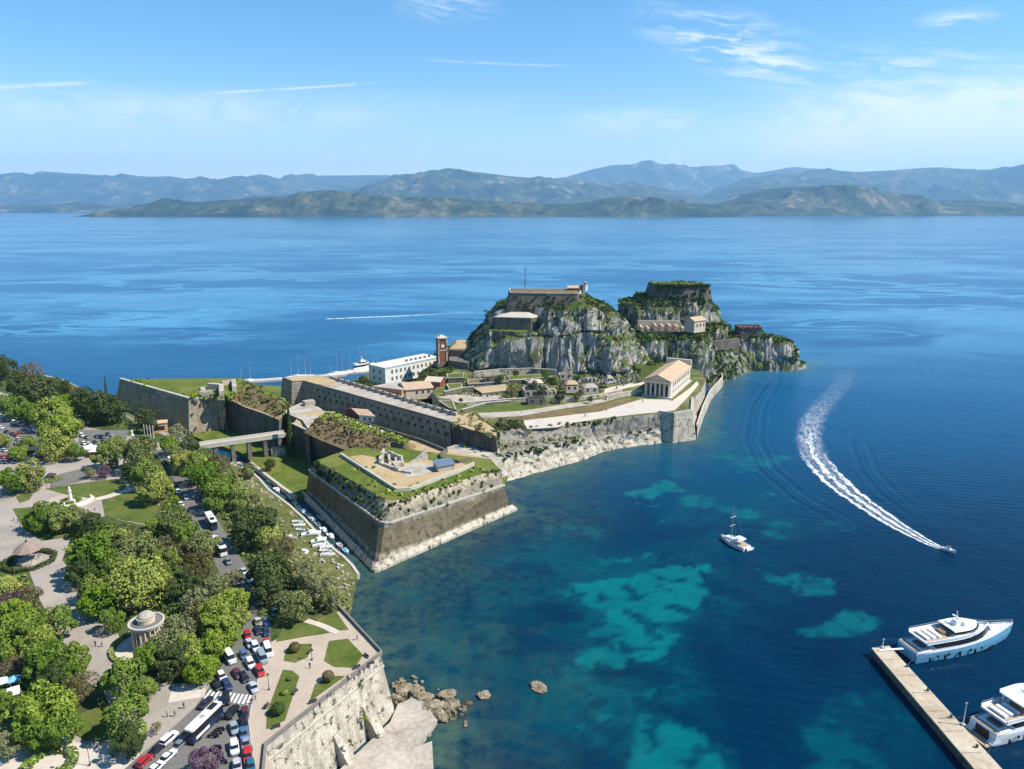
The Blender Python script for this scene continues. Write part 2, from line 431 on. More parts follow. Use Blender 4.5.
M['l_dark'] = leaf('dark evergreen leaves', (.026, .046, .011), (.09, .118, .028), .02)
M['l_olive'] = leaf('olive grey leaves', (.10, .12, .03), (.225, .24, .08), .02)
M['l_pale'] = leaf('pale blossoming leaves', (.11, .125, .04), (.25, .25, .11), .02)
M['l_brown'] = leaf('brown budding twigs', (.085, .07, .03), (.18, .15, .06), .02)
M['l_clip'] = leaf('clipped hedge leaves', (.06, .065, .018), (.15, .12, .04), .02)
M['l_purple'] = leaf('purple blossom', (.085, .045, .07), (.20, .11, .155), .02)
def rockfn(t, lush=0.):
    p = t.pos(); x, y, z = t.xyz(p); nx, ny, nz = t.xyz(t.nrm())
    n1 = t.noise(p, .10, 7, .68, .8); n2 = t.noise(p, .45, 6, .7, .5); n3 = t.noise(t.comb(x, y, t.mul(z, .35)), .30, 6, .7, 1.)
    rock = t.ramp(t.add(t.mul(n3, .6), t.mul(n2, .4)), [(.30, (.085, .08, .072)), (.42, (.25, .235, .21)), (.54, (.45, .42, .37)), (.68, (.68, .63, .55))])
    rock = t.mix(t.map(n1, .55, .70), rock, (.34, .25, .15))
    crack = t.map(t.noise(p, .8, 5, .75, 1.5), .40, .47)
    rock = t.mix(t.mul(t.sub(1., crack), .6), rock, (.05, .05, .05))
    green = t.mix(n2, (.035, .055, .012), (.12, .15, .03))
    gm = t.map(t.add(nz, t.mul(t.sub(n2, .5), .9)), .45, .66)
    moss = t.map(t.add(n1, t.mul(n2, .35)), .70 - lush, .80 - lush)
    return dict(color=t.mix(t.mx(gm, t.mul(moss, .85)), rock, green), rough=.95, spec=.1, bump=(t.add(n2, n3), .9, 1.2))
M['rock'] = material('limestone cliff', rockfn); M['rock_lush'] = material('overgrown limestone cliff', lambda t: rockfn(t, .075))
def boulder(t):
    p = t.pos(); n = t.noise(p, .5, 6, .7, .5)
    z = t.xyz(p)[2]
    col = t.ramp(n, [(.3, (.10, .08, .045)), (.5, (.24, .19, .12)), (.7, (.40, .34, .26))])
    return dict(color=t.mix(t.map(z, .5, .0), col, (.05, .05, .02)), rough=.9, spec=.2, bump=(n, .8, .6))
M['boulder'] = material('shore rock', boulder)
def hillfn(t):
    p = t.pos(); nx, ny, nz = t.xyz(t.nrm())
    n1 = t.noise(p, .0012, 8, .65, .6); n2 = t.noise(p, .006, 6, .7)
    f = t.add(t.mul(n1, .5), t.mul(n2, .5))
    return dict(color=t.ramp(f, [(.40, (.012, .026, .014)), (.50, (.040, .058, .026)), (.57, (.12, .11, .06)), (.64, (.30, .25, .165))]), rough=1., spec=.05)
M['hill'] = material('scrub covered hills', hillfn)

# ------------------------------------------------------------------ sea
def seafn(t):
    p = t.pos(); x, y, z = t.xyz(p)
    sh = t.attr('shallow'); rk = t.attr('reef'); sd_ = t.attr('shore'); kd = t.attr('wash'); km = t.attr('washmask')
    n = t.noise(p, .05, 6, .6, .8); nf = t.noise(p, .35, 5, .65)
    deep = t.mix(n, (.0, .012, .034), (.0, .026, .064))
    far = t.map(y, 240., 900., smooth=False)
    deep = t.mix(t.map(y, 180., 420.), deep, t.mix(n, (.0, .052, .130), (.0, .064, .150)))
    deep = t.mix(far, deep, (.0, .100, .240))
    teal = t.mix(nf, (.0, .085, .10), (.002, .15, .155))
    col = t.mix(sh, deep, teal)
    col = t.mix(t.mul(rk, t.map(nf, .35, .65)), col, (.016, .055, .06))
    col = t.mix(t.mul(sd_, t.map(t.noise(p, .18, 6, .7), .3, .65)), col, (.055, .095, .068))
    # slicks: long bands of smoother water
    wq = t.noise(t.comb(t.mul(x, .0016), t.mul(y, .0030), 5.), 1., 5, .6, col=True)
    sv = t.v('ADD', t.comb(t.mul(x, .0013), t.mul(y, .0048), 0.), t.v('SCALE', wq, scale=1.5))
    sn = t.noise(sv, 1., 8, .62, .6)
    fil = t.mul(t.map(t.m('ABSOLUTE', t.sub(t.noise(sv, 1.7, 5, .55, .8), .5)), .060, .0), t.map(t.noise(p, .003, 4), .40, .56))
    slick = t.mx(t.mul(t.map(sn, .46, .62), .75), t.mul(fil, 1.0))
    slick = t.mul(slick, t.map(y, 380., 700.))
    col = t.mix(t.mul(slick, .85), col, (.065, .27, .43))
    wv = t.node('ShaderNodeTexWave', wave_type='BANDS', bands_direction='Y')
    t.put(wv.inputs['Vector'], t.comb(t.mul(x, .25), t.add(y, t.mul(x, .22)), 0)); t.put(wv.inputs['Scale'], .085)
    t.put(wv.inputs['Distortion'], 2.2); t.put(wv.inputs['Detail'], 3.); t.put(wv.inputs['Detail Scale'], .25)
    patch = t.map(t.noise(p, .008, 3), .38, .62)
    ring = t.mul(t.m('SINE', t.mul(kd, 1.35)), km)
    rip = t.add(t.noise(t.comb(x, t.mul(y, 1.8), 0), .55, 5, .6), t.mul(t.mul(wv.outputs['Fac'], patch), .34))
    h = t.add(t.add(t.mul(rip, .42), t.mul(t.noise(p, .09, 3), .8)), t.mul(ring, .34))
    rough = t.add(t.mul(slick, -.05), .16)
    return dict(color=col, rough=rough, ior=1.33, spec=t.map(y, 200., 5000., .06, .13), bump=(h, t.map(slick, 0, 1, .5, .32), 1.0))
M['sea'] = material('sea water', seafn)

shore_px = [(434, 769), (437, 720), (424, 703), (396, 706), (384, 668), (345, 608), (357, 574), (345, 559), (319, 537), (303, 519), (268, 490), (246, 468)]
shore2_px = [(297, 496), (305, 497), (375, 569), (512, 511), (506, 482), (584, 457), (617, 447), (660, 442), (696, 440), (722, 389), (745, 371), (800, 369), (812, 362)]
SHORE = PP(shore_px), PP(shore2_px)
gx = np.arange(-150, 330.1, 1.5); gy = np.arange(110, 620.1, 1.5)
X, Y = np.meshgrid(gx, gy)
px, py = to_px(X, Y, 0.0)
patches = [(656, 498, 17, 5, .9), (722, 505, 32, 8, .75), (683, 523, 16, 6, .8), (770, 529, 34, 14, .5), (636, 556, 40, 12, .75), (600, 551, 22, 10, .5),
           (660, 596, 66, 24, .95), (640, 632, 30, 18, .9), (610, 625, 30, 8, .7), (783, 573, 34, 9, .7), (833, 622, 24, 9, .65), (625, 672, 46, 20, .45),
           (572, 718, 22, 9, .75), (650, 734, 34, 18, .85), (678, 766, 46, 20, .8), (862, 735, 50, 46, .35), (545, 533, 34, 9, .45), (737, 464, 26, 7, .7),
           (640, 685, 26, 10, .6), (600, 735, 16, 6, .5), (690, 470, 20, 6, .4), (560, 560, 60, 12, .3), (455, 645, 24, 10, .35), (450, 672, 12, 6, .5), (485, 640, 40, 10, .3), (575, 470, 40, 9, .4), (700, 440, 16, 8, .5), (520, 590, 50, 10, .25)]
nz1 = fbm(X / 22, Y / 22, 1.5, 5, .55); nz2 = fbm(X / 7, Y / 7, 4.5, 4)
nz3 = fbm(X / 30, Y / 30, 11.5, 6, .6); nz4 = fbm(X / 30, Y / 30, 21.5, 6, .6); pxw = px + (nz3 - .5) * 130; pyw = py + (nz4 - .5) * 60
sh = np.zeros_like(X)
for cx, cy, rx, ry, a in patches:
    r = np.hypot((pxw - cx) / (rx * 1.15), (pyw - cy) / (ry * 1.15))
    sh = np.maximum(sh, a * sstep(-.05, .30, 1 - r + (nz1 - .5) * 4.2 + (nz2 - .5) * 1.2))
broad = np.zeros_like(X)
for cx, cy, rx, ry, a in [(640, 600, 150, 80, .34), (600, 700, 160, 90, .36), (560, 560, 120, 40, .30), (470, 640, 110, 80, .26), (730, 520, 110, 60, .22), (640, 470, 120, 40, .22), (860, 740, 90, 60, .22), (700, 440, 60, 30, .25)]:
    r = np.hypot((pxw - cx) / rx, (pyw - cy) / ry); broad = np.maximum(broad, a * sstep(1.0, .25, r))
grain = fbm(X / 5, Y / 5, 41., 5, .6); weed = sstep(.52, .62, fbm(X / 13, Y / 13, 33., 6, .62)); spots = sstep(.60, .66, grain)
sh = np.maximum(sh * (.55 + .85 * nz2), broad * (.35 + 1.3 * grain))
sh *= 1 - .72 * weed * sstep(.95, .5, sh); sh *= 1 - .7 * spots
dS = np.minimum(polydist(X, Y, SHORE[0], False), polydist(X, Y, SHORE[1], False))
shore = np.exp(-dS / 11.) * sstep(.22, .55, nz1 + .15) * 1.1
reef = sstep(620, 480, px) * sstep(570, 640, py) * sstep(.40, .62, nz2 * .6 + nz1 * .4)
reef = np.maximum(reef, sstep(60, 10, dS) * 1. * sstep(.42, .6, nz1) * sstep(720, 560, px))
sh = np.maximum(sh, .35 * reef * sstep(.5, .7, nz2))
# bow wash of the motor boat: two fans of ripples, and rings from its turn
armL = PP([(946, 556), (900, 545), (850, 525), (800, 498), (765, 468), (752, 440), (758, 405), (775, 380)])
armR = PP([(958, 548), (925, 520), (890, 495), (868, 470), (858, 440), (872, 415), (905, 395), (928, 378), (918, 360), (880, 342), (840, 330)])
dL = polydist(X, Y, armL, False); dR = polydist(X, Y, armR, False)
kd = np.minimum(dL, dR)
km = np.exp(-(np.minimum(dL, dR) / 7.0) ** 2) * sstep(215, 300, Y) * (.5 + .8 * nz1)
edge = np.minimum(np.minimum(X + 150, 330 - X), np.minimum(Y - 110, 620 - Y))
for a in (sh, reef, shore, km): a *= sstep(0, 12, edge)
BIG = 29000.
sea_v = np.stack([X, Y, 0 * X], -1).reshape(-1, 3)
ny_, nx_ = X.shape; idx = np.arange(nx_ * ny_).reshape(ny_, nx_)
sf = np.stack([idx[:-1, :-1], idx[:-1, 1:], idx[1:, 1:], idx[1:, :-1]], -1).reshape(-1, 4).tolist()
x0, x1, y0, y1 = gx[0], gx[-1], gy[0], gy[-1]; nv = len(sea_v)
ev = [(-BIG, -BIG), (x0, -BIG), (x1, -BIG), (BIG, -BIG), (-BIG, y0), (BIG, y0), (-BIG, y1), (BIG, y1), (-BIG, BIG), (x0, BIG), (x1, BIG), (BIG, BIG)]
c00, c10, c01, c11 = int(idx[0, 0]), int(idx[0, -1]), int(idx[-1, 0]), int(idx[-1, -1])
e = [nv + i for i in range(12)]
sf += [[e[0], e[1], c00, e[4]], [e[1], e[2], c10, c00], [e[2], e[3], e[5], c10], [e[4], c00, c01, e[6]], [c10, e[5], e[7], c11],
       [e[6], c01, e[9], e[8]], [c01, c11, e[10], e[9]], [c11, e[7], e[11], e[10]]]
me = bpy.data.meshes.new('sea')
me.from_pydata(np.vstack([sea_v, [(a, b, 0) for a, b in ev]]).tolist(), [], sf)
for k, a in (('shallow', sh), ('reef', reef), ('shore', shore), ('wash', kd), ('washmask', km)):
    at = me.attributes.new(k, 'FLOAT', 'POINT'); at.data.foreach_set('value', np.concatenate([a.ravel(), np.zeros(12)]).astype(np.float32))
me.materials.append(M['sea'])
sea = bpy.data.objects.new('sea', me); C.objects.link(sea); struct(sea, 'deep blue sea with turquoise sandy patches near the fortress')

# ------------------------------------------------------------------ far mountains
def ridge(pts, D, front, back, seed, rough=1.0, label=None):
    a = np.array(pts, float)
    n = int(max(60, (a[-1, 0] - a[0, 0]) / 1.5)); m = 64
    pxs = np.linspace(a[0, 0], a[-1, 0], n)
    k = np.interp(pxs, a[:, 0], a[:, 1])
    k = np.convolve(np.pad(k, 2, mode='edge'), np.ones(5) / 5, 'valid')
    q = [Q(p_, y_, D) for p_, y_ in zip(pxs, k)]
    xs = np.array([v.x for v in q]); hs = np.array([max(0, v.z) for v in q])
    v = np.linspace(0, 1, m); rv = .55
    Yl = np.where(v < rv, D - front * (1 - v / rv), D + back * (v - rv) / (1 - rv))
    Xg, Yg = np.meshgrid(xs, Yl); Hg = np.tile(hs, (m, 1)); V = np.tile(v[:, None], (1, n))
    prof = np.where(V < rv, np.power(np.clip(V / rv, 0, 1), .85), 1 - np.power(np.clip((V - rv) / (1 - rv), 0, 1), 1.5))
    sc = D / 9.0
    rg = ridged(Xg / sc, Yg / sc * .7, seed, 5); fb = fbm(Xg / sc * 2.5, Yg / sc * 2.5, seed + 3, 5)
    amp = 4 * prof * (1 - prof)
    Z = Hg * np.clip(prof + rough * amp * ((rg - .62) * 1.5 + (fb - .5) * .9 + (fbm(Xg / sc * 9, Yg / sc * 9, seed + 5, 4) - .5) * .28), 0, 1.05) + Hg * .05 * (fb - .5) * prof
    Z[0, :] = -5; Z[-1, :] = -5
    endt = sstep(0, .03, np.linspace(0, 1, n)) * sstep(1, .97, np.linspace(0, 1, n))
    Z = np.where(Z > 0, Z * endt[None, :], Z)
    o = grid_obj('hills', Xg, Yg, Z, M['hill']); struct(o, label); return o
ridge([(118, 214), (130, 206), (150, 203), (165, 197.5), (180, 202), (200, 202), (220, 200), (250, 199), (275, 197), (300, 195), (325, 193.5), (340, 192), (360, 194), (380, 197), (420, 198), (450, 199), (512, 202), (562, 204), (590, 202), (607, 199), (627, 196), (662, 200), (690, 203), (712, 206), (725, 213)], 8900, 1100, 900, 3.1, 1.3, 'low brown coastal hills across the strait')
ridge([(690, 214), (705, 207), (727, 202), (750, 195), (772, 190), (800, 188), (832, 188), (862, 191), (892, 199), (922, 203), (962, 201), (1000, 203), (1060, 206), (1110, 213)], 9900, 1300, 1300, 5.7, 1.1, 'rounded green hill on the right of the far shore')
ridge([(355, 200), (370, 190), (385, 183), (400, 177), (425, 171.5), (450, 170), (480, 172), (512, 176), (552, 179), (590, 183), (612, 185), (632, 182), (662, 188), (690, 194), (720, 201), (760, 206)], 17500, 4200, 2500, 8.3, .7, 'broad blue mountain behind the coastal hills')
ridge([(680, 206), (707, 195), (737, 182), (772, 175), (800, 171), (827, 169), (857, 172), (892, 170), (942, 167), (982, 170), (1024, 173), (1080, 178), (1150, 190)], 18500, 4800, 2500, 12.9, .8, 'long mountain ridge on the right')
ridge([(-90, 212), (-60, 206), (0, 207), (50, 205), (75, 202), (100, 205), (140, 206), (180, 208), (230, 203), (250, 195), (270, 196), (300, 199), (350, 207)], 14000, 1500, 1500, 2.2, 1.0, 'low hazy foothills on the far left shore')
ridge([(-120, 180), (-60, 172), (0, 174), (20, 172), (40, 177), (70, 173), (100, 175), (130, 177), (170, 176), (200, 181), (240, 181), (280, 178), (300, 184), (340, 188), (370, 182), (400, 178), (440, 195)], 24500, 5500, 3000, 21.4, .8, 'hazy mountain range on the left')
ridge([(180, 200), (220, 186), (260, 182), (300, 177), (325, 175.5), (380, 175), (440, 178), (520, 182), (567, 177), (590, 170), (612, 165), (640, 164), (657, 165), (692, 167), (732, 168), (757, 173), (775, 170), (792, 167), (812, 169), (860, 178), (900, 190)], 27000, 3500, 1500, 31.4, .7, 'faint far mountains in the haze')

# ------------------------------------------------------------------ haze over the strait
hb = MB().box((0, 0, -5), (59900, 59900, 1830))
def hazemat():
    m = bpy.data.materials.new('sea haze'); m.use_nodes = True; t = NT(m.node_tree); m.node_tree.nodes.clear()
    out = t.node('ShaderNodeOutputMaterial'); v = t.node('ShaderNodeVolumePrincipled'); t.nt.links.new(v.outputs[0], out.inputs['Volume'])
    v.inputs['Color'].default_value = (.42, .71, .98, 1); v.inputs['Density'].default_value = 3.9e-5; v.inputs['Anisotropy'].default_value = .2
    return m
hz = hb.obj('haze', hazemat()); tag(hz, 'thin blue sea haze over the strait', None, None, 'stuff')
def resample(l, n, wob=0):
    out = []
    for i in range(n):
        t = i / (n - 1) * (len(l) - 1); k = min(int(t), len(l) - 2); out.append(l[k].lerp(l[k + 1], t - k))
    return out
def growth(root, pts, r0, r1, n, mat, name, seed, sz=(.3, .6)):
    rs = np.random.RandomState(seed); vs, fs = [], []
    for c in pts:
        c = np.array(c); r = rs.uniform(r0, r1)
        for k in range(n):
            d = rs.normal(size=3); d /= np.linalg.norm(d); p = c + d * r * np.array([1, 1, .75]) * rs.uniform(.6, 1)
            nrm = d + rs.normal(size=3) * .5 + np.array([0, 0, .3]); nrm /= np.linalg.norm(nrm); u = np.cross(nrm, [.3, .2, 1]); u /= np.linalg.norm(u) + 1e-6; w = np.cross(nrm, u); s = rs.uniform(*sz)
            o = len(vs); vs += [p - u * s - w * s * .7, p + u * s - w * s, p + u * s * .8 + w * s, p - u * s + w * s * .8]; fs.append((o, o + 1, o + 2, o + 3))
    o = MB().add(vs, fs).obj(name, mat, root); o['kind'] = 'stuff'; return o
# ================================================================== land on the town side
GZ = 15.0
edge = PP([(340, 610), (322, 596), (300, 575), (280, 552), (263, 530), (250, 508), (235, 488), (218, 470), (203, 455), (196, 446)], GZ)
foot = PP([(350, 606), (335, 585), (318, 565), (302, 548), (286, 530), (272, 512), (256, 494), (245, 480), (232, 466), (222, 458)], 2.2)
quay = PP([(357, 575), (351, 566), (342, 557), (333, 550), (319, 537), (302.7, 519), (288.6, 506), (267.5, 490), (258, 479), (246, 468)], 1.5)
north = PP([(196, 446), (186, 440), (165, 432), (140, 424), (118, 410), (100, 396), (60, 378), (0, 366), (-150, 362)], GZ)
north_foot = PP([(222, 458), (205, 445), (189, 436), (160, 425), (120, 408)], 1.6) + [Vector((p.x, p.y + 6, -2)) for p in PP([(96, 394), (60, 376), (0, 364), (-150, 360)], GZ)]
wall_top = PP([(276, 800), (271, 769), (265, 746), (381, 654), (340, 610)], GZ)
plateau = [Vector((-38, 40, GZ))] + wall_top[1:] + edge[1:] + north[1:] + [Vector((-620, 400, GZ)), Vector((-620, 40, GZ))]
g = MB().sheet(plateau, GZ); gr = g.obj('ground', M['plaza']); struct(gr, 'paved plateau of the town esplanade')
g = MB(); n = len(edge)
rows = [edge, [(a * .5 + b * .5) + Vector((0, 0, -1.5)) for a, b in zip(edge, foot)], foot, quay]
for r0, r1 in zip(rows, rows[1:]):
    for i in range(n - 1): g.add([r0[i], r0[i + 1], r1[i + 1], r1[i]], [(0, 1, 2, 3)])
for i in range(len(north) - 1): g.add([north[i], north[i + 1], north_foot[i + 1], north_foot[i]], [(0, 1, 2, 3)])
# cliff closing the bank under the promenade corner
e0, f0, q0 = edge[0], foot[0], quay[0]
g.add([e0, f0, (f0.x, f0.y, -2), (e0.x, e0.y, -2)], [(0, 1, 2, 3)]); g.add([f0, q0, (q0.x, q0.y, -2), (f0.x, f0.y, -2)], [(0, 1, 2, 3)])
o = g.obj('terrain', M['bank']); struct(o, 'grassy slope down from the esplanade to the moat quay')
# quay edge of the moat
qe = MB().strip(quay, .9, -2, 3.75, -.45); q = qe.obj('quay_wall', M['coping']); tag(q, 'low pale quay wall along the boat moat, on the town side', 'quay')

def lay(name, pts, mat, lift, label=None, z=GZ, kind='structure'):
    o = MB().sheet(PP(pts, z + lift)).obj(name, mat); tag(o, label, None, None, kind); return o
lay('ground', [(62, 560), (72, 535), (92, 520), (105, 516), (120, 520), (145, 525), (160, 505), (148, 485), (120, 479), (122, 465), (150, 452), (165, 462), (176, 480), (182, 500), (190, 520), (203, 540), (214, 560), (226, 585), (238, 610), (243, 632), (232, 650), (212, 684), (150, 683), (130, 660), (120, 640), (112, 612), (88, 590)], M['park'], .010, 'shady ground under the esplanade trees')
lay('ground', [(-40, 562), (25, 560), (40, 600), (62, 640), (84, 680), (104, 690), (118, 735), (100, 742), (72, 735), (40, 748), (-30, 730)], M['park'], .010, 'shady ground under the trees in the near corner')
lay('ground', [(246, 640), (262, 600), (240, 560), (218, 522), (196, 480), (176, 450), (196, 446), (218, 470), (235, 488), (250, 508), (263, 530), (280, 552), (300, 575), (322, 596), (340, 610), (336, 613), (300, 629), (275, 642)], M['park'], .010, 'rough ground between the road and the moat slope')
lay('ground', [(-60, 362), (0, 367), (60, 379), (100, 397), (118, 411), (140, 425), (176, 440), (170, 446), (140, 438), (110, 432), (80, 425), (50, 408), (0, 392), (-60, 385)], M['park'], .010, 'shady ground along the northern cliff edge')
road_pts = [(112, 780), (140, 755), (168, 732), (196, 706), (207, 690), (224, 662), (240, 634), (240, 615), (228, 588), (214, 562), (203, 542), (190, 520), (182, 500), (174, 480), (164, 462), (156, 450), (176, 448), (187, 462), (197, 480), (207, 500), (219, 522), (230, 540), (242, 560), (254, 580), (264, 600), (271, 620), (271, 642), (262, 666), (253, 700), (249, 722), (252, 745), (256, 780)]
lay('road', road_pts, M['asphalt'], .022, 'busy asphalt road running past the park')
lay('road', [(-60, 398), (5, 402), (50, 424), (80, 444), (72, 455), (40, 460), (-60, 466)], M['asphalt'], .022, 'asphalt car park at the far left')
lay('road', [(80, 430), (128, 430), (126, 444), (118, 452), (84, 452), (78, 442)], M['asphalt'], .024, 'small asphalt car park by the trees')
lay('road', [(48, 489), (60, 474), (92, 466), (108, 470), (118, 477), (90, 478), (74, 483)], M['asphalt'], .024, 'grey tarmac apron by the round lawn')
# promenade: raised by a kerb
prom = PP([(256, 785), (252, 745), (249, 722), (253, 700), (262, 666), (272, 642), (300, 629), (337, 613)], GZ)
prom_poly = prom + [wall_top[4], wall_top[3], wall_top[2], wall_top[1], Vector((-38.2, 95, GZ))]
o = MB().prism(prom_poly, GZ - .3, GZ + .14).obj('promenade', M['tanpave']); struct(o, 'tan paved promenade above the sea wall')
o = MB().strip(prom[:6], .35, GZ, .165).obj('kerb', M['kerb']); struct(o)
LW = [('lawn', [(284, 658), (288, 647), (299, 644), (311.7, 644), (307.5, 657.5), (295, 662.8), (284, 661)], 'small lawn with one round clipped bush by the kerb'),
      ('lawn', [(329, 641), (348, 638.8), (363, 655), (355, 668), (334, 667), (324, 661)], 'five sided lawn near the promenade corner'),
      ('lawn', [(345.6, 676), (309.3, 702), (315, 684.5), (323, 680), (334, 676)], 'narrow triangular lawn along the sea wall'),
      ('lawn', [(282.8, 669.8), (292.6, 670.8), (299.4, 676.6), (284.8, 720.6), (266.2, 729.4), (267, 712.8)], 'long lawn with clipped bushes beside the road'),
      ('lawn', [(276, 642), (284, 625), (305, 620), (330, 633), (303.5, 637)], 'shaded lawn under the trees at the head of the promenade'),
      ('lawn', [(349, 630), (340, 630.5), (327, 626), (314, 619), (337, 613)], 'corner lawn by the moat mouth')]
for nm, pts, lb in LW:
    pl = PP(pts, GZ + .14); o = MB().prism(pl, GZ + .1, GZ + .19).obj(nm, M['lawn']); struct(o, lb)
o = MB().strip(PP([(306, 620.5), (318, 624), (328, 628), (338, 633)], GZ + .20), 1.6, None, .03).obj('path', M['whitepath']); struct(o, 'pale footpath crossing the corner lawn')
for pts, lb in [([(47, 489), (75, 484), (117, 479), (128, 484), (122, 490), (97, 497.5), (87, 498), (65.6, 494.5)], 'wide lawn behind the column monument'),
                ([(102, 500), (120, 494.5), (150, 486), (160, 508), (146, 524), (122, 520), (105, 516)], 'lawn to the right of the column monument'),
                ([(13, 509), (35, 507), (53, 510), (76, 516), (95, 526), (88, 538), (62, 538), (42, 541), (24, 529)], 'lawn under trees beside the plaza'),
                ([(16, 497), (24, 493), (33, 494.5), (29, 500), (20, 503)], 'tiny lawn patch on the plaza'),
                ([(80, 715), (104, 705), (112, 738), (85, 741), (70, 730)], 'sunlit lawn between the near trees'),
                ([(112, 423), (128, 421), (132, 428), (114, 429)], 'small lawn below the north bastion')]:
    o = MB().prism(PP(pts, GZ), GZ - .2, GZ + .12).obj('lawn', M['lawn']); struct(o, lb)
o = MB().strip(PP([(96, 499.5), (110, 496), (122, 492), (138, 488)], GZ + .13), 3.0, None, .03).obj('path', M['whitepath']); struct(o, 'pale curved path between two lawns')
o = MB().strip(PP([(170, 695), (200, 690), (206, 689)], GZ + .03), 5., None, .02).obj('path', M['whitepath']); struct(o, 'sandy footpath leading to the zebra crossing')
lay('path', [(30, 742), (68, 735), (76, 742), (96, 746), (118, 742), (140, 754), (128, 769), (-10, 785), (-10, 765)], M['whitepath'], .012, 'pale path in the near corner')
# zebra crossing
zb = MB()
for i in range(11):
    t0 = i / 11.; t1 = (i + .52) / 11.
    a = lambda t: P(210 + t * 44, 690.0 + t * 5.5, GZ + .034); b = lambda t: P(203.5 + t * 46.5, 698.5 + t * 6.5, GZ + .034)
    zb.add([a(t0), a(t1), b(t1), b(t0)], [(0, 1, 2, 3)])
zo = zb.obj('zebra_crossing', M['paint']); struct(zo, 'white zebra crossing painted over the road')

# ------------------------------------------------------------------ sea wall below the promenade
def outward(line, d):
    out = []
    for i in range(len(line)):
        a = Vector(line[max(0, i - 1)][:2]); b = Vector(line[min(len(line) - 1, i + 1)][:2])
        t = (b - a).normalized(); k = Vector((t.y, -t.x)); out.append((line[i][0] + k.x * d, line[i][1] + k.y * d))
    return out
wl = [Vector((-38.2, 60, GZ)), Vector((-40, 95, GZ))] + wall_top[2:] + [edge[1]]
M['parapet'] = flat('dark weathered parapet', (.20, .18, .155), .9, .1, .25)
t_sw = thing('sea_wall', 'tall pale stone sea wall of the promenade with two buttresses', 'wall', tuple(wall_top[2]), world=True)
o4 = [(p[0], p[1], GZ + .15) for p in outward(wl, 0)]; sec = []
inn = [(p[0], p[1]) for p in outward(wl, -1.0)]
rings = [[(p[0], p[1], -2) for p in outward(wl, 2.9)], [(p[0], p[1], 1.5) for p in outward(wl, 2.3)], [(p[0], p[1], GZ - 3) for p in outward(wl, .35)], [(p[0], p[1], GZ + .1) for p in outward(wl, .1)]]
w = MB().loft(rings, False, False); w.obj('masonry', M['wall_pale'], t_sw)
w = MB().strip(wl, .45, GZ + .08, .8, -.15); w.obj('parapet', M['parapet'], t_sw)
w = MB().strip([Vector(p + (0,)) for p in outward(wl, .45)], .4, GZ - 3.1, .35); w.obj('cordon', M['coping'], t_sw)
sw_ = []
for (x_, y_) in [(369, 666), (371, 670), (366, 671), (361, 679), (360, 684), (362, 675), (365, 718), (352, 741), (372, 705), (358, 690)]:
    q_ = P(x_, y_, 12.5 if y_ < 690 else 6); sw_ += [(q_.x + rng.uniform(-.4, .4), q_.y + rng.uniform(-.4, .4), q_.z + rng.uniform(-.6, .6)) for k in range(3)]
growth(t_sw, sw_, .3, .7, 9, M['l_mid'], 'wall_plants', 14, (.12, .28))
def buttress(a, b, wd):
    d = Vector((b[0] - a[0], b[1] - a[1])); L = d.length; d.normalize(); n_ = Vector((-d.y, d.x)) * wd / 2
    m_ = MB(); A, B = Vector(a[:2]), Vector(b[:2])
    lo = [A - n_, B - n_, B + n_, A + n_]; hi = [A - n_, A + d * .25 - n_, A + d * .25 + n_, A + n_]
    m_.loft([[(p.x, p.y, -1) for p in lo], [(p.x, p.y, b[2]) for p in lo], [(p.x, p.y, a[2]) for p in hi]])
    return m_
for fr, up in (((-32.2, 135.2), 9.0), ((-36.8, 127.6), 8.2)):
    k = Vector((.87, -.5)); a = (fr[0] + k.x * .2, fr[1] + k.y * .2, up); b = (fr[0] + k.x * 5.4, fr[1] + k.y * 5.4, 1.3)
    buttress(a, b, 2.2).obj('buttress', M['wall_pale'], t_sw)
# concrete apron and shore rocks
ap = MB().prism(PP([(398, 704), (412, 698), (424.6, 702), (437, 720), (424, 738), (408, 750), (384, 769), (350, 790), (340, 769), (390, 722)], 1.2), -2, 1.2); o = ap.obj('concrete_apron', M['concrete']); tag(o, 'pale concrete bathing apron at the foot of the sea wall', 'apron')
ap = MB().prism(PP([(432, 741), (434.5, 790), (340, 805), (384, 768.5), (408, 749.5)], .75), -2, .75); o = ap.obj('concrete_slab', M['concrete']); tag(o, 'lower concrete slab by the water at the bottom of the picture', 'slab')

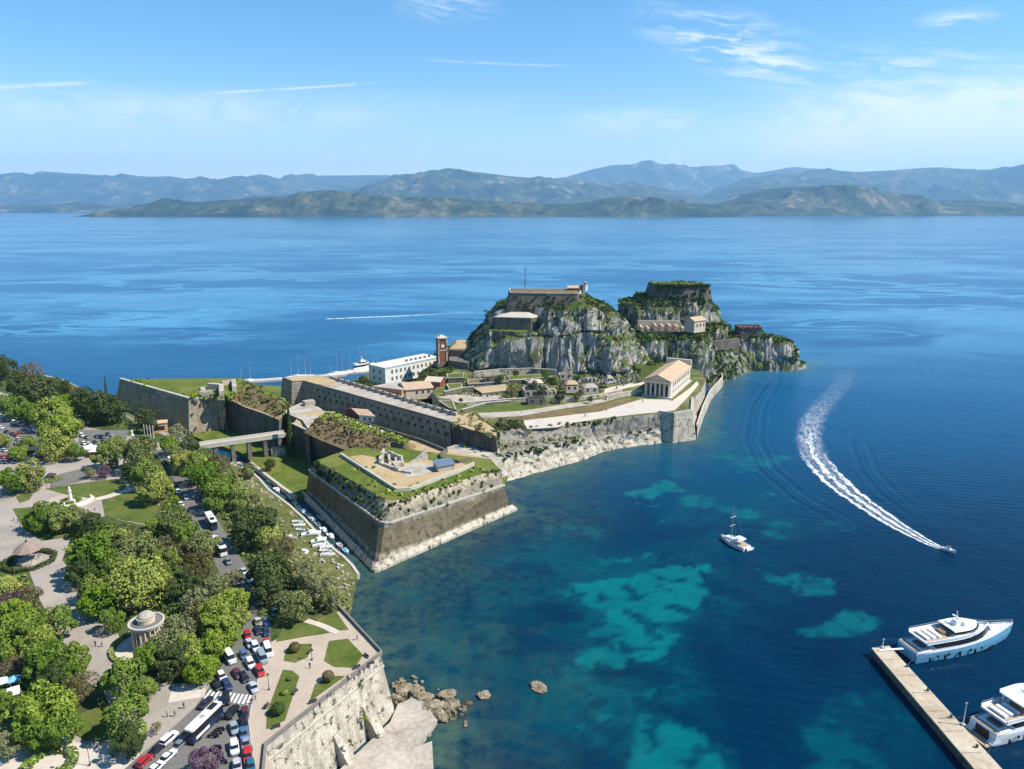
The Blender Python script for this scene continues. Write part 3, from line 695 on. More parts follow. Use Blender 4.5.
def boulder_mesh(seed, r, sq=.6):
    bm = bmesh.new(); bmesh.ops.create_icosphere(bm, subdivisions=4, radius=1.0)
    co = np.array([v.co[:] for v in bm.verts])
    d = .15 + 1.45 * ridged(co[:, 0] * 1.3 + seed * 3.1, co[:, 1] * 1.3, co[:, 2] * 1.3 + seed, 6, .62)
    for v, k in zip(bm.verts, d): v.co = v.co * k; v.co.z *= sq
    me = bpy.data.meshes.new('boulder'); bm.to_mesh(me); bm.free(); me.materials.append(M['boulder'])
    return me
bmesh_pool = [boulder_mesh(i, 1) for i in range(5)]
BL = [(404, 689, 4.2, 3.2, .8, 'rounded boulder against the foot of the sea wall'), (396, 697, 2.2, 2., .8, 'small boulder touching the foot of the sea wall'), (415, 691, 2.6, 2.2, 1.2, 'grassy topped boulder in the middle of the shore rocks'),
      (424, 697, 3.4, 3.8, 1., 'broad flat boulder beside the concrete apron'), (433, 706, 3.6, 4.6, 1., 'jagged boulder at the outer corner of the concrete apron'), (447, 694, 4.0, 2.8, .9, 'large brown boulder at the seaward end of the shore rocks'),
      (441, 715, 3., 4., .5, 'dark low boulder half in the water beside the apron'), (452, 704, 3.4, 4.2, .1, 'submerged brown boulder off the shore rocks'), (428, 734, 1.8, 1.3, .6, 'dark boulder lodged between the two concrete slabs'),
      (484, 695, 3.2, 2.6, .3, 'small tan rock standing alone in the water'), (539, 687.5, 4.6, 3.0, .3, 'tan rock farthest out in the water'), (468, 704, 3.0, 2., -.2, 'dim submerged rock between the shore and the small tan rock')]
for x_, y_, rx, ry, z_, lb in BL:
    p = P(x_, y_, z_); o = bpy.data.objects.new('boulder', bmesh_pool[BL.index((x_, y_, rx, ry, z_, lb)) % 5]); C.objects.link(o)
    o.location = p; k = .52; k *= .82; o.scale = (rx * k, ry * k, min(rx, ry) * .7 * k); o.rotation_euler = (0, 0, rng.uniform(0, 6)); tag(o, lb, 'rock', 'rocks on the shore below the sea wall')

sr = MB()
for i in range(240):
    x_ = rng.uniform(392, 466); y_ = 696 + (x_ - 392) * .12 + rng.gauss(0, 7) + (8 if x_ > 424 else -6); p = P(x_, y_, .3); k_ = rng.uniform(.4, 1.5); sr.box((p.x, p.y, -.6 - (.35 if x_ > 450 else 0)), (k_ * rng.uniform(.7, 1.5), k_, .9 + .5 * rng.random()), rng.uniform(0, 3), rng.uniform(.35, .8))
o = sr.obj('rubble', M['boulder']); tag(o, 'small broken rocks scattered between the shore boulders', None, None, 'stuff')
# ================================================================== fortress
# low ground of the fortress island
isl = PP([(297, 496), (284, 487), (268, 475), (252, 462), (240, 452), (205, 441), (189, 434), (150, 420), (113, 401), (122, 384)], 1.6) + PP([(240, 383), (300, 388), (330, 386), (352, 381), (368, 374), (420, 362), (452, 352)], 1.6) + [Vector((20, 520, 1.6)), Vector((60, 470, 1.6)), Vector((60, 400, 1.6)), Vector((0, 290, 1.6)), Vector((-10, 255, 1.6)), Vector((-45, 215, 1.6)), Vector((-76, 262, 1.6))]
o = MB().prism(isl, -2, 1.6).obj('ground', M['grass']); struct(o, 'grassy floor of the moat below the fortress walls')
o = MB().strip(PP([(297, 496), (284, 487), (268, 475), (252, 462)], 1.6), 1.2, -2, 3.8, .5).obj('quay_wall', M['coping']); tag(o, 'low pale quay wall along the boat moat, on the fortress side', 'quay')

def bastion(rings, mat, root, name='masonry'):
    return MB().loft(rings, False, True).obj(name, mat, root)
rs9 = np.random.RandomState(29); WEEDS = []
# ---- south bastion
A0, B0, C0 = P(304.7, 497), P(376, 570.5), P(511, 511)
Ac, Bc, Cc = P(309.4, 469.8, 12), P(384, 524.5, 12), P(503.9, 485, 12)
At, Bt, Ct = P(316.4, 460.5, 17), P(391.4, 502.7, 17), P(499, 468.7, 17)
D0, E0 = Vector((-8, 262, 0)), Vector((-60, 280, 0))
def rnd_corner(a, b, c, r):
    u = (a - b).normalized(); w_ = (c - b).normalized(); return [b + u * r, b + (u + w_) * r * .30, b + w_ * r]
def ring(a, b, c, z, r):
    a, b, c = (Vector((p.x, p.y, z)) for p in (a, b, c))
    return [a] + rnd_corner(a, b, c, r) + [c, Vector((D0.x, D0.y, z)), Vector((E0.x, E0.y, z))]
t_sb = thing('bastion', 'big sharp cornered bastion with a grass rim, beside the moat mouth', 'fortress bastion', (B0.x, B0.y, 0), world=True, group='bastions of the fortress')
def lerp(a, b, t): return a + (b - a) * t
A00, B00, C00 = [p + (p - Vector((-40, 245, 0))).normalized() * 2.4 for p in (A0, B0, C0)]
MB().loft([ring(A00, B00, C00, -2, 1.5), ring(A00, B00, C00, .9, 1.5), ring(lerp(A00, A0, .8), lerp(B00, B0, .8), lerp(C00, C0, .8), 2.6, 2.)], False).obj('plinth', M['wall_pale'], t_sb)
MB().loft([ring(A0, B0, C0, -1, 2.2), ring(Ac, Bc, Cc, 12, 3.0), ring(lerp(Ac, At, .15), lerp(Bc, Bt, .15), lerp(Cc, Ct, .15), 12.4, 3.4), ring(At, Bt, Ct, 17, 3.4)], False).obj('masonry', M['wall_bastion'], t_sb)
cr = ring(Ac, Bc, Cc, 12, 3.0)
cr_o = [Vector((p.x, p.y, 12)) + (Vector((p.x, p.y, 12)) - Vector((-40, 245, 12))).normalized() * .5 for p in cr]
MB().loft([[(p.x, p.y, 11.6) for p in cr_o[:5]], [(p.x, p.y, 12.25) for p in cr_o[:5]], [(p.x, p.y, 12.3) for p in cr[:5]]], False, False).obj('cordon', M['coping'], t_sb)
tr = ring(At, Bt, Ct, 17, 3.4)
gin = PP([(341, 455.5), (392, 488), (397, 491), (410, 490), (460, 471.5), (474, 464.5)], 17.2)
gb = MB()
outer = [Vector((p.x, p.y, 17)) for p in tr[:5]]; midl = [lerp(Vector(p), Vector((-40, 250, 17)), .07) + Vector((0, 0, .8)) for p in outer]
gb.sheet([Vector((p.x, p.y, 17.0)) for p in tr]); gb.obj('grass_rim', M['grass'], t_sb)
inner_w = MB().strip(gin, .8, 16.9, 1.3); inner_w.obj('inner_parapet', M['coping'], t_sb)
ef = PP([(349.4, 456.5), (362, 455), (380, 458), (405.6, 463), (428, 460), (446, 461), (462, 463), (470, 466), (458, 471), (411, 488.5), (397, 489.5), (393, 486.5)], 17.12)
MB().sheet(ef).obj('earth_floor', M['earth'], t_sb)
rim_ = []
for i in range(120):
    u_ = rs9.rand(); p = (At.lerp(Bt, u_) if rs9.rand() < .4 else Bt.lerp(Ct, u_)); rim_.append((p.x + rs9.uniform(-.6, .4), p.y + rs9.uniform(-.3, .6), 17 + rs9.uniform(-1.6, .2)))
sc_ = []
for i in range(110):
    u_, v_ = rs9.rand(), rs9.rand(); a_ = Ac.lerp(Bc, u_); b_ = At.lerp(Bt, u_); q_ = a_.lerp(b_, .1 + .9 * v_); sc_.append((q_.x - .15, q_.y - .1, q_.z))
WEEDS.append((t_sb, sc_, .15, .4, 4, 'l_dark', 8))
for u0 in range(26):
    u_ = rs9.rand(); q_ = Bc.lerp(Cc, u_).lerp(Bt.lerp(Ct, u_), rs9.rand()); rim_.append((q_.x + .1, q_.y - .1, q_.z))
WEEDS.append((t_sb, rim_, .2, .6, 8, 'l_olive', 3)); WEEDS.append((t_sb, [(p.x + rs9.normal() * 2, p.y + rs9.normal() * 2, 17.3) for p in PP([(360, 470), (380, 483), (391, 494), (420, 490), (450, 479), (480, 470)], 17) for k in range(6)], .3, .7, 8, 'l_bright', 4))
wp = PP([(401, 466), (414, 463), (428, 463.5), (440, 465), (436, 470), (420, 476), (406, 477), (400, 471)], 17.2)
MB().sheet(wp).obj('paved_floor', M['concrete'], t_sb)
M['ruinstone'] = stone('bleached ruin stone', (.62, .58, .50), (.52, .48, .41), (.25, .22, .18), .5, .9, .4, .8, pits=.5)
# ruined gun casemates on the bastion
t_ru = thing('ruin', 'roofless white ruin on the bastion with a dark triangular wall', 'ruin', tuple(P(395, 462, 17.1)), world=True)
m_ = MB()
for a, b, h in [((380, 464), (399, 471.5), 1.7), ((380, 464), (384, 455.5), 3.0), ((384, 455.5), (402, 461), 3.2), ((402, 461), (403, 467), 2.2), ((389, 458.5), (390, 467), 2.0), ((396, 460), (396, 469), 1.5), ((399, 471.5), (412, 474), 1.2)]:
    
    ln_ = resample(PP([a, b], 17.1), 5)
    for k_ in range(4): m_.strip(ln_[k_:k_ + 2], .8, 17.1, h * rng.uniform(.45, .95))
m_.obj('broken_wall', M['ruinstone'], t_ru)
MB().box(P(398, 466, 17.1), (4, 3, 1.6), .4).obj('rubble_block', M['concrete'], t_ru)
t_ra = thing('ramp_wall', 'white wedge shaped ramp wall sloping up beside the ruin', 'ramp wall', tuple(P(418, 461, 17.1)), world=True)
a, b = P(409.5, 462.5, 17.1), P(427.5, 459.5, 17.1)
dd = (b - a).normalized(); nn = Vector((-dd.y, dd.x, 0)) * .5
MB().add([a - nn, b - nn, b + nn, a + nn, b - nn + Vector((0, 0, 4.6)), b + nn + Vector((0, 0, 4.6)), lerp(a, b, .4) - nn + Vector((0, 0, 1.3)), lerp(a, b, .4) + nn + Vector((0, 0, 1.3))],
    [(3, 2, 1, 0), (0, 1, 4, 6), (3, 7, 5, 2), (1, 2, 5, 4), (0, 6, 7, 3), (6, 4, 5, 7)]).obj('wall', M['ruinstone'], t_ra)
t_sh = thing('shed', 'low shed with a dark blue grey sloping roof on the bastion', 'shed', tuple(P(444, 469, 17.1)), world=True)
p = P(444, 469, 17.1)
MB().box(p, (6.4, 4.4, 2.2), .5).obj('wall', M['concrete'], t_sh)
ms = MB(); ca, sa = math.cos(.5), math.sin(.5)
q_ = [(p.x + x * ca - y * sa, p.y + x * sa + y * ca, p.z + z) for x, y, z in [(-3.6, -2.6, 2.05), (3.6, -2.6, 2.05), (3.6, 2.6, 3.0), (-3.6, 2.6, 3.0)]]
ms.loft([q_, [(a, b, c + .18) for a, b, c in q_]]).obj('roof', flat('blue grey sheet roof', (.12, .16, .20), .5, .4), t_sh)

rs9 = np.random.RandomState(19)
# ---- rampart between the bastion and the gate: wall, ochre walk, scrub bank
wz = 15.0
ro = PP([(283.5, 427), (293, 424.5), (309.4, 432), (355, 452)], wz)
re = PP([(341, 456)], 16.)
t_rw = thing('rampart', 'long dark rampart with brown scrub bank and hedge above the gate moat', 'rampart', tuple(ro[2]), world=True)
wb = [ro[1], ro[2], ro[3], Vector((At.x, At.y, wz))]
bo = outward([Vector((p.x, p.y, 0)) for p in wb], -2.6)
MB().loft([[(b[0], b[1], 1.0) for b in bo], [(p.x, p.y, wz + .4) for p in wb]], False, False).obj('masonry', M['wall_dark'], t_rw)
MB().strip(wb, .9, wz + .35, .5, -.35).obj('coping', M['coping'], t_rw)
top = [wb[0], wb[1], wb[2], wb[3]] + PP([(330, 457), (341, 455), (362, 456), (404, 464), (430, 461), (448, 461), (474, 465), (492, 468.5), (487, 459), (447, 452.5)], 16.) + PP([(420, 441.5), (362, 424), (345, 417), (335, 413), (318, 412), (300, 416)], 16.0)
MB().sheet([(p.x, p.y, 15.2) for p in top[:4]] + [(p.x, p.y, 16.6) for p in top[4:]]).obj('earth_walk', M['earth'], t_rw)
# scrub bank as a long loft
fr = PP([(303, 432), (320, 440), (340, 448), (355, 453.5), (372, 455), (382, 456)], 15.6)
cr1 = PP([(312, 421), (328, 420), (345, 427), (362, 433), (382, 438), (392, 441)], 19.0)
cr2 = PP([(322, 415), (335, 415), (350, 421), (368, 427), (390, 434), (411, 445.5)], 19.2)
bk = PP([(326, 414), (338, 415.5), (354, 422), (373, 428), (395, 436), (418, 446.5)], 16.6)
nn_ = 40
L4 = [resample(l, nn_) for l in (fr, cr1, cr2, bk)]
mb_ = MB(); R_ = []
for i in range(nn_):
    prof = []
    for s_ in range(10):
        t = s_ / 9 * 3; k = min(int(t), 2); p = L4[k][i].lerp(L4[k + 1][i], t - k); p = p.copy()
        e_ = math.sin(math.pi * min(1, max(0, s_ / 9))); p.z += (float(fbm(np.array([p.x / 3]), np.array([p.y / 3]), 2.)[0]) - .5) * 3.0 * e_
        if i in (0, nn_ - 1): p.z = 15.2
        prof.append(p)
    R_.append(prof)
mb_.loft(R_, False, False).obj('scrub_bank', M['dry'], t_rw, True)
rs9 = np.random.RandomState(9)
def bankpts(k0, k1, n, lift=.2):
    out = []
    for i in range(n):
        a = rs9.randint(2, nn_ - 2); t = rs9.uniform(k0, k1); k = min(int(t), 2); p = L4[k][a].lerp(L4[k + 1][a], t - k); out.append((p.x, p.y, p.z + lift))
    return out
for w_ in WEEDS: growth(w_[0], w_[1], w_[2], w_[3], w_[4], M[w_[5]], 'weeds', w_[6])
growth(t_rw, bankpts(.15, 1.4, 190), .5, 1.1, 11, M['l_brown'], 'dry_scrub', 1); growth(t_rw, bankpts(1.1, 2.7, 150), .8, 1.5, 14, M['l_bright'], 'hedge', 2)
for x_, y_ in [(345.7, 424), (357.4, 427.4), (370.3, 431.), (382, 435.6)]:
    MB().box(P(x_, y_ + 2, 17), (.8, .8, 3.2), .7).obj('gate_post', M['white'], t_rw)
t_ip = PP([(345, 418), (362, 424), (420, 441.5), (447, 452.5)], 16.6)
MB().strip(t_ip, .7, 1.6, 16.2).obj('ditch_wall', M['wall_dark'], t_rw)
MB().strip(PP([(447, 452.5), (440, 457), (442, 461), (459, 464.5), (471, 461)], 16.6), .7, 16.3, 1.9).obj('low_wall', M['wall_grey'], t_rw)

# ---- gatehouse block
t_gh = thing('gatehouse', 'flat roofed gatehouse at the fortress end of the bridge', 'gatehouse', tuple(P(300, 418, 15)), world=True)
gp = PP([(282, 412), (303, 421), (309, 430.5), (329, 416), (318, 408), (301, 404)], 16.)
MB().prism(gp, 1.0, 16.2, .8).obj('wall', M['wall_grey'], t_gh)
MB().prism(offset(gp, .25), 16.2, 16.5).obj('roof_slab', M['concrete'], t_gh)
a, b = gp[0], gp[1]
for t_ in (.2, .5, .8):
    c = lerp(a, b, t_); d = (b - a).normalized(); MB().box((c.x + d.y * .9, c.y - d.x * .9, 10.3), (2.4, .6, 3.2), math.atan2(d.y, d.x)).obj('window', M['red'] if t_ == .8 else M['dark'], t_gh)
p = P(309, 405, 16.5); MB().box(p, (5, 4, 2.2), .6).obj('roof_hut', M['concrete'], t_gh)

# ---- stone bridge
t_br = thing('bridge', 'flat stone footbridge on tall piers crossing the moat to the gate', 'bridge', tuple(P(240, 440, 10)), world=True)
b0, b1 = P(192, 446.5, 10.6), P(285, 433.5, 10.6)
bd = (b1 - b0); bl = bd.length; bn = bd.normalized(); br = math.atan2(bn.y, bn.x)
c = (b0 + b1) / 2
MB().box((c.x, c.y, 9.6), (bl, 5.0, 1.0), br).obj('deck', M['coping'], t_br)
for s_ in (-1, 1):
    MB().box((c.x - bn.y * 2.35 * s_, c.y + bn.x * 2.35 * s_, 10.6), (bl, .4, .95), br).obj('parapet', M['coping'], t_br)
for t_ in (.06, .235, .415, .59, .765, .93):
    q_ = b0 + bd * t_; MB().box((q_.x, q_.y, -1.5), (1.7, 4.6, 11.1), br, .92).obj('pier', M['wall_grey'], t_br)
q_ = b0 + bd * .9; MB().box((q_.x + bn.y * 1.2, q_.y - bn.x * 1.2, 0), (6, 3, 5), br).obj('base_block', M['concrete'], t_br)

# ---- north bastion
t_nb = thing('bastion', 'north bastion with a flat green top and a long dark west wall', 'fortress bastion', tuple(P(189, 432, 2)), world=True, group='bastions of the fortress')
nt_ = PP([(119.5, 379), (188.5, 398.8)], 19) + PP([(212, 397.8)], 17.4) + PP([(216, 398.2), (224, 400)], 17.2) + PP([(232, 399), (244, 383), (241, 378)], 19)
nbp = [nt_[0], nt_[1], nt_[2], nt_[3], nt_[4]]
bo = [Vector(nt_[0]) + Vector((-4.5, -3.0, 0)), Vector((P(188.5, 433, 2).x, P(188.5, 433, 2).y, 0)), Vector((P(218, 429, 2).x, P(218, 429, 2).y, 0)), Vector(nt_[3]) + Vector((1.2, -1.2, 0)), nt_[4] + Vector((1., -1.6, 0))]
MB().loft([[(p.x, p.y, -1) for p in bo], [(p.x, p.y, p.z - .3) for p in nbp], [(p.x, p.y, p.z + .3) for p in nbp]], False, False).obj('masonry', M['wall_curtain'], t_nb)
MB().strip([p - Vector((0, 0, .1)) for p in nbp], 1.4, None, .6, .5).obj('coping', M['coping'], t_nb)
ng = [Vector((p.x, p.y, p.z)) for p in nt_]; ctr = sum(ng, Vector()) / len(ng)
m_ = MB()
for i in range(len(ng)):
    j = (i + 1) % len(ng)
    for k in range(6):
        def pt(p, t): v_ = p.lerp(ctr, t); return Vector((v_.x, v_.y, v_.z + 1.6 * math.sin(math.pi * .5 * min(1, t * 2.2))))
        m_.add([pt(ng[i], k / 6), pt(ng[j], k / 6), pt(ng[j], (k + 1) / 6), pt(ng[i], (k + 1) / 6)], [(0, 1, 2, 3)])
m_.obj('grass_top', M['grass'], t_nb, True)
for pts, h in [([(200, 396.5), (213, 395.5)], 2.6), ([(209, 390), (222, 391), (222, 398)], 3.6), ([(222, 388), (234, 386), (235, 393)], 3.6), ([(203, 391), (204, 396)], 2.2)]:
    MB().strip(PP(pts, 19), 2.2, 18, h + 1).obj('broken_parapet', M['concrete'], t_nb)
# curved flank and the slope behind it
t_cf = thing('curtain_wall', 'curved dark curtain wall below a brown weedy slope, left of the gatehouse', 'fortress wall', tuple(P(250, 420, 2)), world=True)
cw = PP([(224, 404), (226, 400), (235, 402), (247, 408), (262, 413), (279, 420), (284, 412.5)], 15.5)
cwb = [Vector((p.x, p.y, 0)) + Vector((-.8, -1.6, 0)) for p in cw]
MB().loft([[(p.x, p.y, -1) for p in cwb], [(p.x, p.y, 15.5) for p in cw], [(p.x, p.y, 15.9) for p in cw]], False, False).obj('masonry', M['wall_dark'], t_cf)
MB().strip(cw, .8, 15.5, .5, -.2).obj('coping', M['earth'], t_cf)
sl_f = resample(cw, 16); sl_b = resample(PP([(236, 384), (246, 381), (258, 386), (272, 393), (285, 400), (292, 406), (294, 408)], 15.5), 16); sl_m = [a.lerp(b, .55) + Vector((0, 0, 3.4)) for a, b in zip(sl_f, sl_b)]
m_ = MB()
for A_, B_, nm, mt in ((sl_f, sl_m, 'weedy_slope', M['dry']), (sl_m, sl_b, 'grass_slope', M['grass'])):
    m2 = MB(); rr = []
    for s_ in range(5):
        row = []
        for a, b in zip(A_, B_):
            p = a.lerp(b, s_ / 4); p = p + Vector((0, 0, (float(fbm(np.array([p.x / 4]), np.array([p.y / 4]), 1.)[0]) - .5) * (1.6 if 0 < s_ < 4 else 0))); row.append(p)
        rr.append(row)
    m2.loft(rr, False, False).obj(nm, mt, t_cf, True)
sl_pts = []
for i in range(260):
    k = rs9.randint(1, 14); u_, v_ = rs9.rand(), rs9.rand(); a_ = sl_f[k].lerp(sl_f[k + 1], u_); b_ = sl_m[k].lerp(sl_m[k + 1], u_); c_ = sl_b[k].lerp(sl_b[k + 1], u_); q_ = a_.lerp(b_, v_ * 2) if v_ < .5 else b_.lerp(c_, v_ * 2 - 1); sl_pts.append((q_.x, q_.y, q_.z + .2))
growth(t_cf, sl_pts[:170], .4, 1.1, 10, M['l_brown'], 'dry_scrub', 11); growth(t_cf, sl_pts[170:], .4, 1.2, 10, M['l_mid'], 'weeds', 12)
growth(t_nb, [(p.x + rs9.normal() * 4, p.y + rs9.normal() * 4, p.z + 1.2) for p in [ctr.lerp(ng[i], f_) for i in range(7) for f_ in (.15, .3, .5, .65, .78)] for k in range(5)], .3, .9, 8, M['l_bright'], 'weeds', 13)
MB().sheet([(p.x, p.y, 15.4) for p in sl_f] + [(p.x, p.y, 15.4) for p in reversed(sl_b)]).obj('fill', M['earth'], t_cf)
MB().loft([[(p.x, p.y, 0) for p in sl_b], [(p.x, p.y, 15.5) for p in sl_b]], False, False).obj('back_wall', M['wall_grey'], t_cf)

# ---- long inner curtain wall with merlons
t_lw = thing('curtain_wall', 'long straight inner curtain wall with a merloned roadway on top', 'fortress wall', tuple(P(380, 400, 8)), world=True)
lf = PP([(282.5, 377), (292, 381), (303, 380.3), (316.5, 384), (449.5, 421)], 17)
lbk = PP([(457, 414), (338, 379), (318, 374), (296, 374.5)], 17)
poly = lf + lbk
MB().loft([[(p[0], p[1], 1) for p in offset(poly, 2.0)], [(p[0], p[1], 15.8) for p in offset(poly, .2)], [(p.x, p.y, 16.2) for p in poly]], False).obj('masonry', M['wall_curtain'], t_lw)
MB().sheet([(p.x, p.y, 16.1) for p in poly]).obj('roadway', M['concrete'], t_lw)
MB().strip(lf, .8, 16.0, .8, .35).obj('front_parapet', M['wall_grey'], t_lw)
rp = [Vector((p.x, p.y, 16.1)) for p in PP([(330, 376.5), (338, 379), (457, 414)], 17)]
MB().strip(rp, .9, 16.1, 1.5).obj('rear_parapet', M['coping'], t_lw)
a, b = rp[1], rp[2]; dv = (b - a); ra = math.atan2(dv.y, dv.x)
for i in range(17):
    p = a + dv * ((i + .5) / 17); MB().box((p.x + math.sin(ra) * .9, p.y - math.cos(ra) * .9, 16.15), (1.3, 1.2, 2.2), ra).obj('merlon', M['dark'] if False else M['wall_grey'], t_lw)
MB().sheet([(p.x, p.y, 16.25) for p in PP([(284, 377.2), (292, 380), (303, 379.6), (316, 382.6), (336, 385), (334, 378), (318, 374.6), (297, 375)], 17)]).obj('earth_top', M['earth'], t_lw)
a, b = lf[3], lf[4]; dv = b - a; ra = math.atan2(dv.y, dv.x)
for r_, (z_, off_) in enumerate(((13.2, .45), (10.2, 1.05))):
    for i in range(20):
        q_ = a + dv * ((i + .3 + .4 * r_) / 20); MB().box((q_.x + math.sin(ra) * off_, q_.y - math.cos(ra) * off_, z_), (1.0, .5, 1.2), ra).obj('embrasure', M['dark'], t_lw)
t_lg = thing('ledge', 'pale stone ledge walk below the shaded end block', 'terrace', tuple(P(480, 455, 9)), world=True)
lg = PP([(447, 447), (470, 440), (499, 436), (502, 447), (502, 458), (493, 470), (476, 464), (450, 457)], 9)
MB().prism(lg, -1, 8.9).obj('wall', M['wall_pale'], t_lg); MB().sheet([(p.x, p.y, 8.92) for p in lg]).obj('walk', M['concrete'], t_lg)
MB().strip(PP([(450, 456), (476, 463), (492, 469)], 8.9), .7, 8.9, .9).obj('parapet', M['coping'], t_lg)
growth(t_lg, [(p.x + rs9.uniform(-3, 3), p.y + rs9.uniform(-3, 3), 9.2) for p in PP([(490, 440), (486, 446), (496, 448), (470, 446), (492, 462), (486, 461)], 9) for k in range(3)], .5, 1.4, 12, M['l_mid'], 'weeds', 5)
# end block beyond the long wall
t_eb = thing('curtain_wall', 'short shaded end block with ochre top at the right end of the long wall', 'fortress wall', tuple(P(470, 440, 8)), world=True)
eb = PP([(449.8, 421.5), (471, 429), (496, 435), (497, 430), (472, 412), (458, 414.2)], 16.5)
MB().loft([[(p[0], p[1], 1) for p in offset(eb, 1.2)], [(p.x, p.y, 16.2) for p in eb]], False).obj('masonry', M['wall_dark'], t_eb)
MB().sheet([(p.x, p.y, 16.2) for p in eb]).obj('earth_top', M['earth'], t_eb)
eb_ = [(p.x + rs9.normal() * 3, p.y + rs9.normal() * 3, 16.4) for p in PP([(476, 420), (484, 427), (490, 431), (470, 416), (462, 422), (492, 434)], 16.5) for k in range(6)]; growth(t_eb, eb_, .4, 1.2, 10, M['l_olive'], 'weeds', 15); growth(t_eb, [(p.x + rs9.uniform(-1, 1), p.y - 1.2, 12 + rs9.uniform(-3, 4)) for p in resample([Vector((q[0], q[1], 0)) for q in eb[:3]], 14)], .4, 1.1, 9, M['l_brown'], 'wall_plants', 16)
p = P(475, 446, 8); MB().box((p.x, p.y + 1, 4), (6, 5, 8), .5).obj('sentry_block', M['wall_pale'], t_eb)
# ditch floor
o = MB().sheet([(p.x, p.y, 6.0) for p in PP([(330, 408), (316, 404), (448, 445), (490, 446), (480, 452), (447, 453), (420, 442), (362, 424), (345, 417)], 10)]).obj('ground', M['earth']); struct(o, 'floor of the dry ditch behind the rampart')
t_gd = thing('guard_house', 'little house with a red gable end and orange tiled roof, in the ditch', 'house', tuple(P(360, 420, 14)), world=True)
h0, h1, h2 = P(359.5, 421.3, 16.7), P(374.5, 422.5, 16.7), P(346, 415.5, 16.7)
def gable_house(root, a, b, c, hw, hr, wm, gm, rm, ov=.5):
    """a-b: eaves side near the viewer; a-c: gable side"""
    d = b + (c - a); up = Vector((0, 0, 1))
    g0, g1 = (a + c) / 2 + up * (hw + hr), (b + d) / 2 + up * (hw + hr)
    m_ = MB(); m_.add([a, b, d, c, a + up * hw, b + up * hw, d + up * hw, c + up * hw], [(0, 1, 5, 4), (1, 2, 6, 5), (2, 3, 7, 6), (3, 0, 4, 7)]); m_.add([b + up * hw, d + up * hw, g1], [(0, 1, 2)]); m_.obj('wall', wm, root)
    e = (b - a).normalized() * .03
    m_ = MB(); m_.add([a - e, c - e, c + up * hw - e, g0 - e, a + up * hw - e], [(0, 1, 2, 3, 4)]); m_.obj('gable', gm, root)
    lx = (b - a).normalized() * ov; ly = (c - a).normalized() * ov; drop = up * (hr * ov / ((c - a).length / 2))
    m_ = MB(); r0 = [a + up * hw - lx - ly - drop, b + up * hw + lx - ly - drop, g1 + lx, g0 - lx]; r1 = [c + up * hw - lx + ly - drop, d + up * hw + lx + ly - drop, g1 + lx, g0 - lx]
    for r in (r0, r1): m_.loft([r, [p + up * .22 for p in r]])
    m_.obj('roof', rm, root)
gable_house(t_gd, h0, h1, h2, 2.9, 1.7, M['white'], M['red'], M['tile'])
for t_ in (.35, .7):
    q_ = lerp(h0, h1, t_); d = (h1 - h0).normalized(); MB().box((q_.x + d.y * .04, q_.y - d.x * .04, q_.z + .7), (.8, .1, 1.4), math.atan2(d.y, d.x)).obj('window', M['dark'], t_gd)
# ================================================================== lower ward of the fortress
WZ = 14.0
n_in = Vector((-.35, .94, 0))
base_l = PP([(502, 483), (540, 471.5), (583, 459.5), (600, 452.5), (617, 448), (661, 443)], 0)
l1 = PP([(500, 456), (540, 448.5), (580, 439)], 9) + [b + n_in * 1.2 + Vector((0, 0, 7)) for b in base_l[3:]]
l2 = PP([(500, 447), (540, 441.5), (581, 437)], 9.1) + [b + n_in * 1.5 + Vector((0, 0, 7.1)) for b in base_l[3:]]
l3 = PP([(500, 430), (540, 426.5), (583, 423.2)], WZ) + [b + n_in * 2.2 + Vector((0, 0, WZ)) for b in base_l[3:]]
t_ws = thing('sea_wall', 'long rubble sea wall along the white path of the lower fortress, below the temple', 'wall', tuple(base_l[2]), world=True)
def rough_wall(lines, n, jit, seed):
    L = [resample(l, n) for l in lines]; rr = []
    for k in range(len(L) - 1):
        m = 6 if k != len(L) - 1 else 1
        for s_ in range(m + (1 if k == len(L) - 2 else 0)):
            row = []
            for i in range(n):
                p = L[k][i].lerp(L[k + 1][i], s_ / m)
                f = np.array([p.x / 2.2]), np.array([p.y / 2.2]), np.array([p.z / 1.6])
                j = (float(fbm(*f, 4)[0]) - .5) * jit * (0 if (k == len(L) - 2 and s_ == m) else 1)
                row.append((p.x + n_in.x * j, p.y + n_in.y * j, p.z + j * .2))
            rr.append(row)
    return MB().loft(rr, False, False)
low = [Vector((p.x, p.y, -2)) - n_in * 1.5 for p in base_l]
mid0 = [a.lerp(b, .5) + Vector((0, 0, -.6)) for a, b in zip(base_l, l1)]
rough_wall([low, mid0, l1], 120, 2.2, 1).obj('rubble_base', M['wall_pale'], t_ws)
rough_wall([l1, l2, l3], 120, 1.0, 2).obj('masonry', M['wall_ward'], t_ws)
rw_ = [(q.x + rs9.normal() * .8, q.y + rs9.normal() * .8, q.z + rs9.uniform(-1.2, .6)) for q in resample(l1[:3], 46) + resample(l3[:5], 40) + resample(l1[3:], 10)]
growth(t_ws, rw_, .35, 1.0, 10, M['l_dark'], 'wall_plants', 31); growth(t_ws, [(q.x + rs9.normal(), q.y + rs9.normal(), q.z + .4) for q in resample(l2[:3], 30)], .4, 1.1, 10, M['l_olive'], 'weeds', 32)
tow = PP([(661, 414.5), (672, 414.8), (689.5, 414.5), (692, 409), (668, 407)], WZ)
tw_b = PP([(660, 442.5), (673, 443.5), (696.5, 440), (700, 428)], 0)
t_tw = thing('bastion', 'small corner bastion at the seaward end of the sea wall, below the temple', 'fortress bastion', tuple(tw_b[1]), world=True, group='bastions of the fortress')
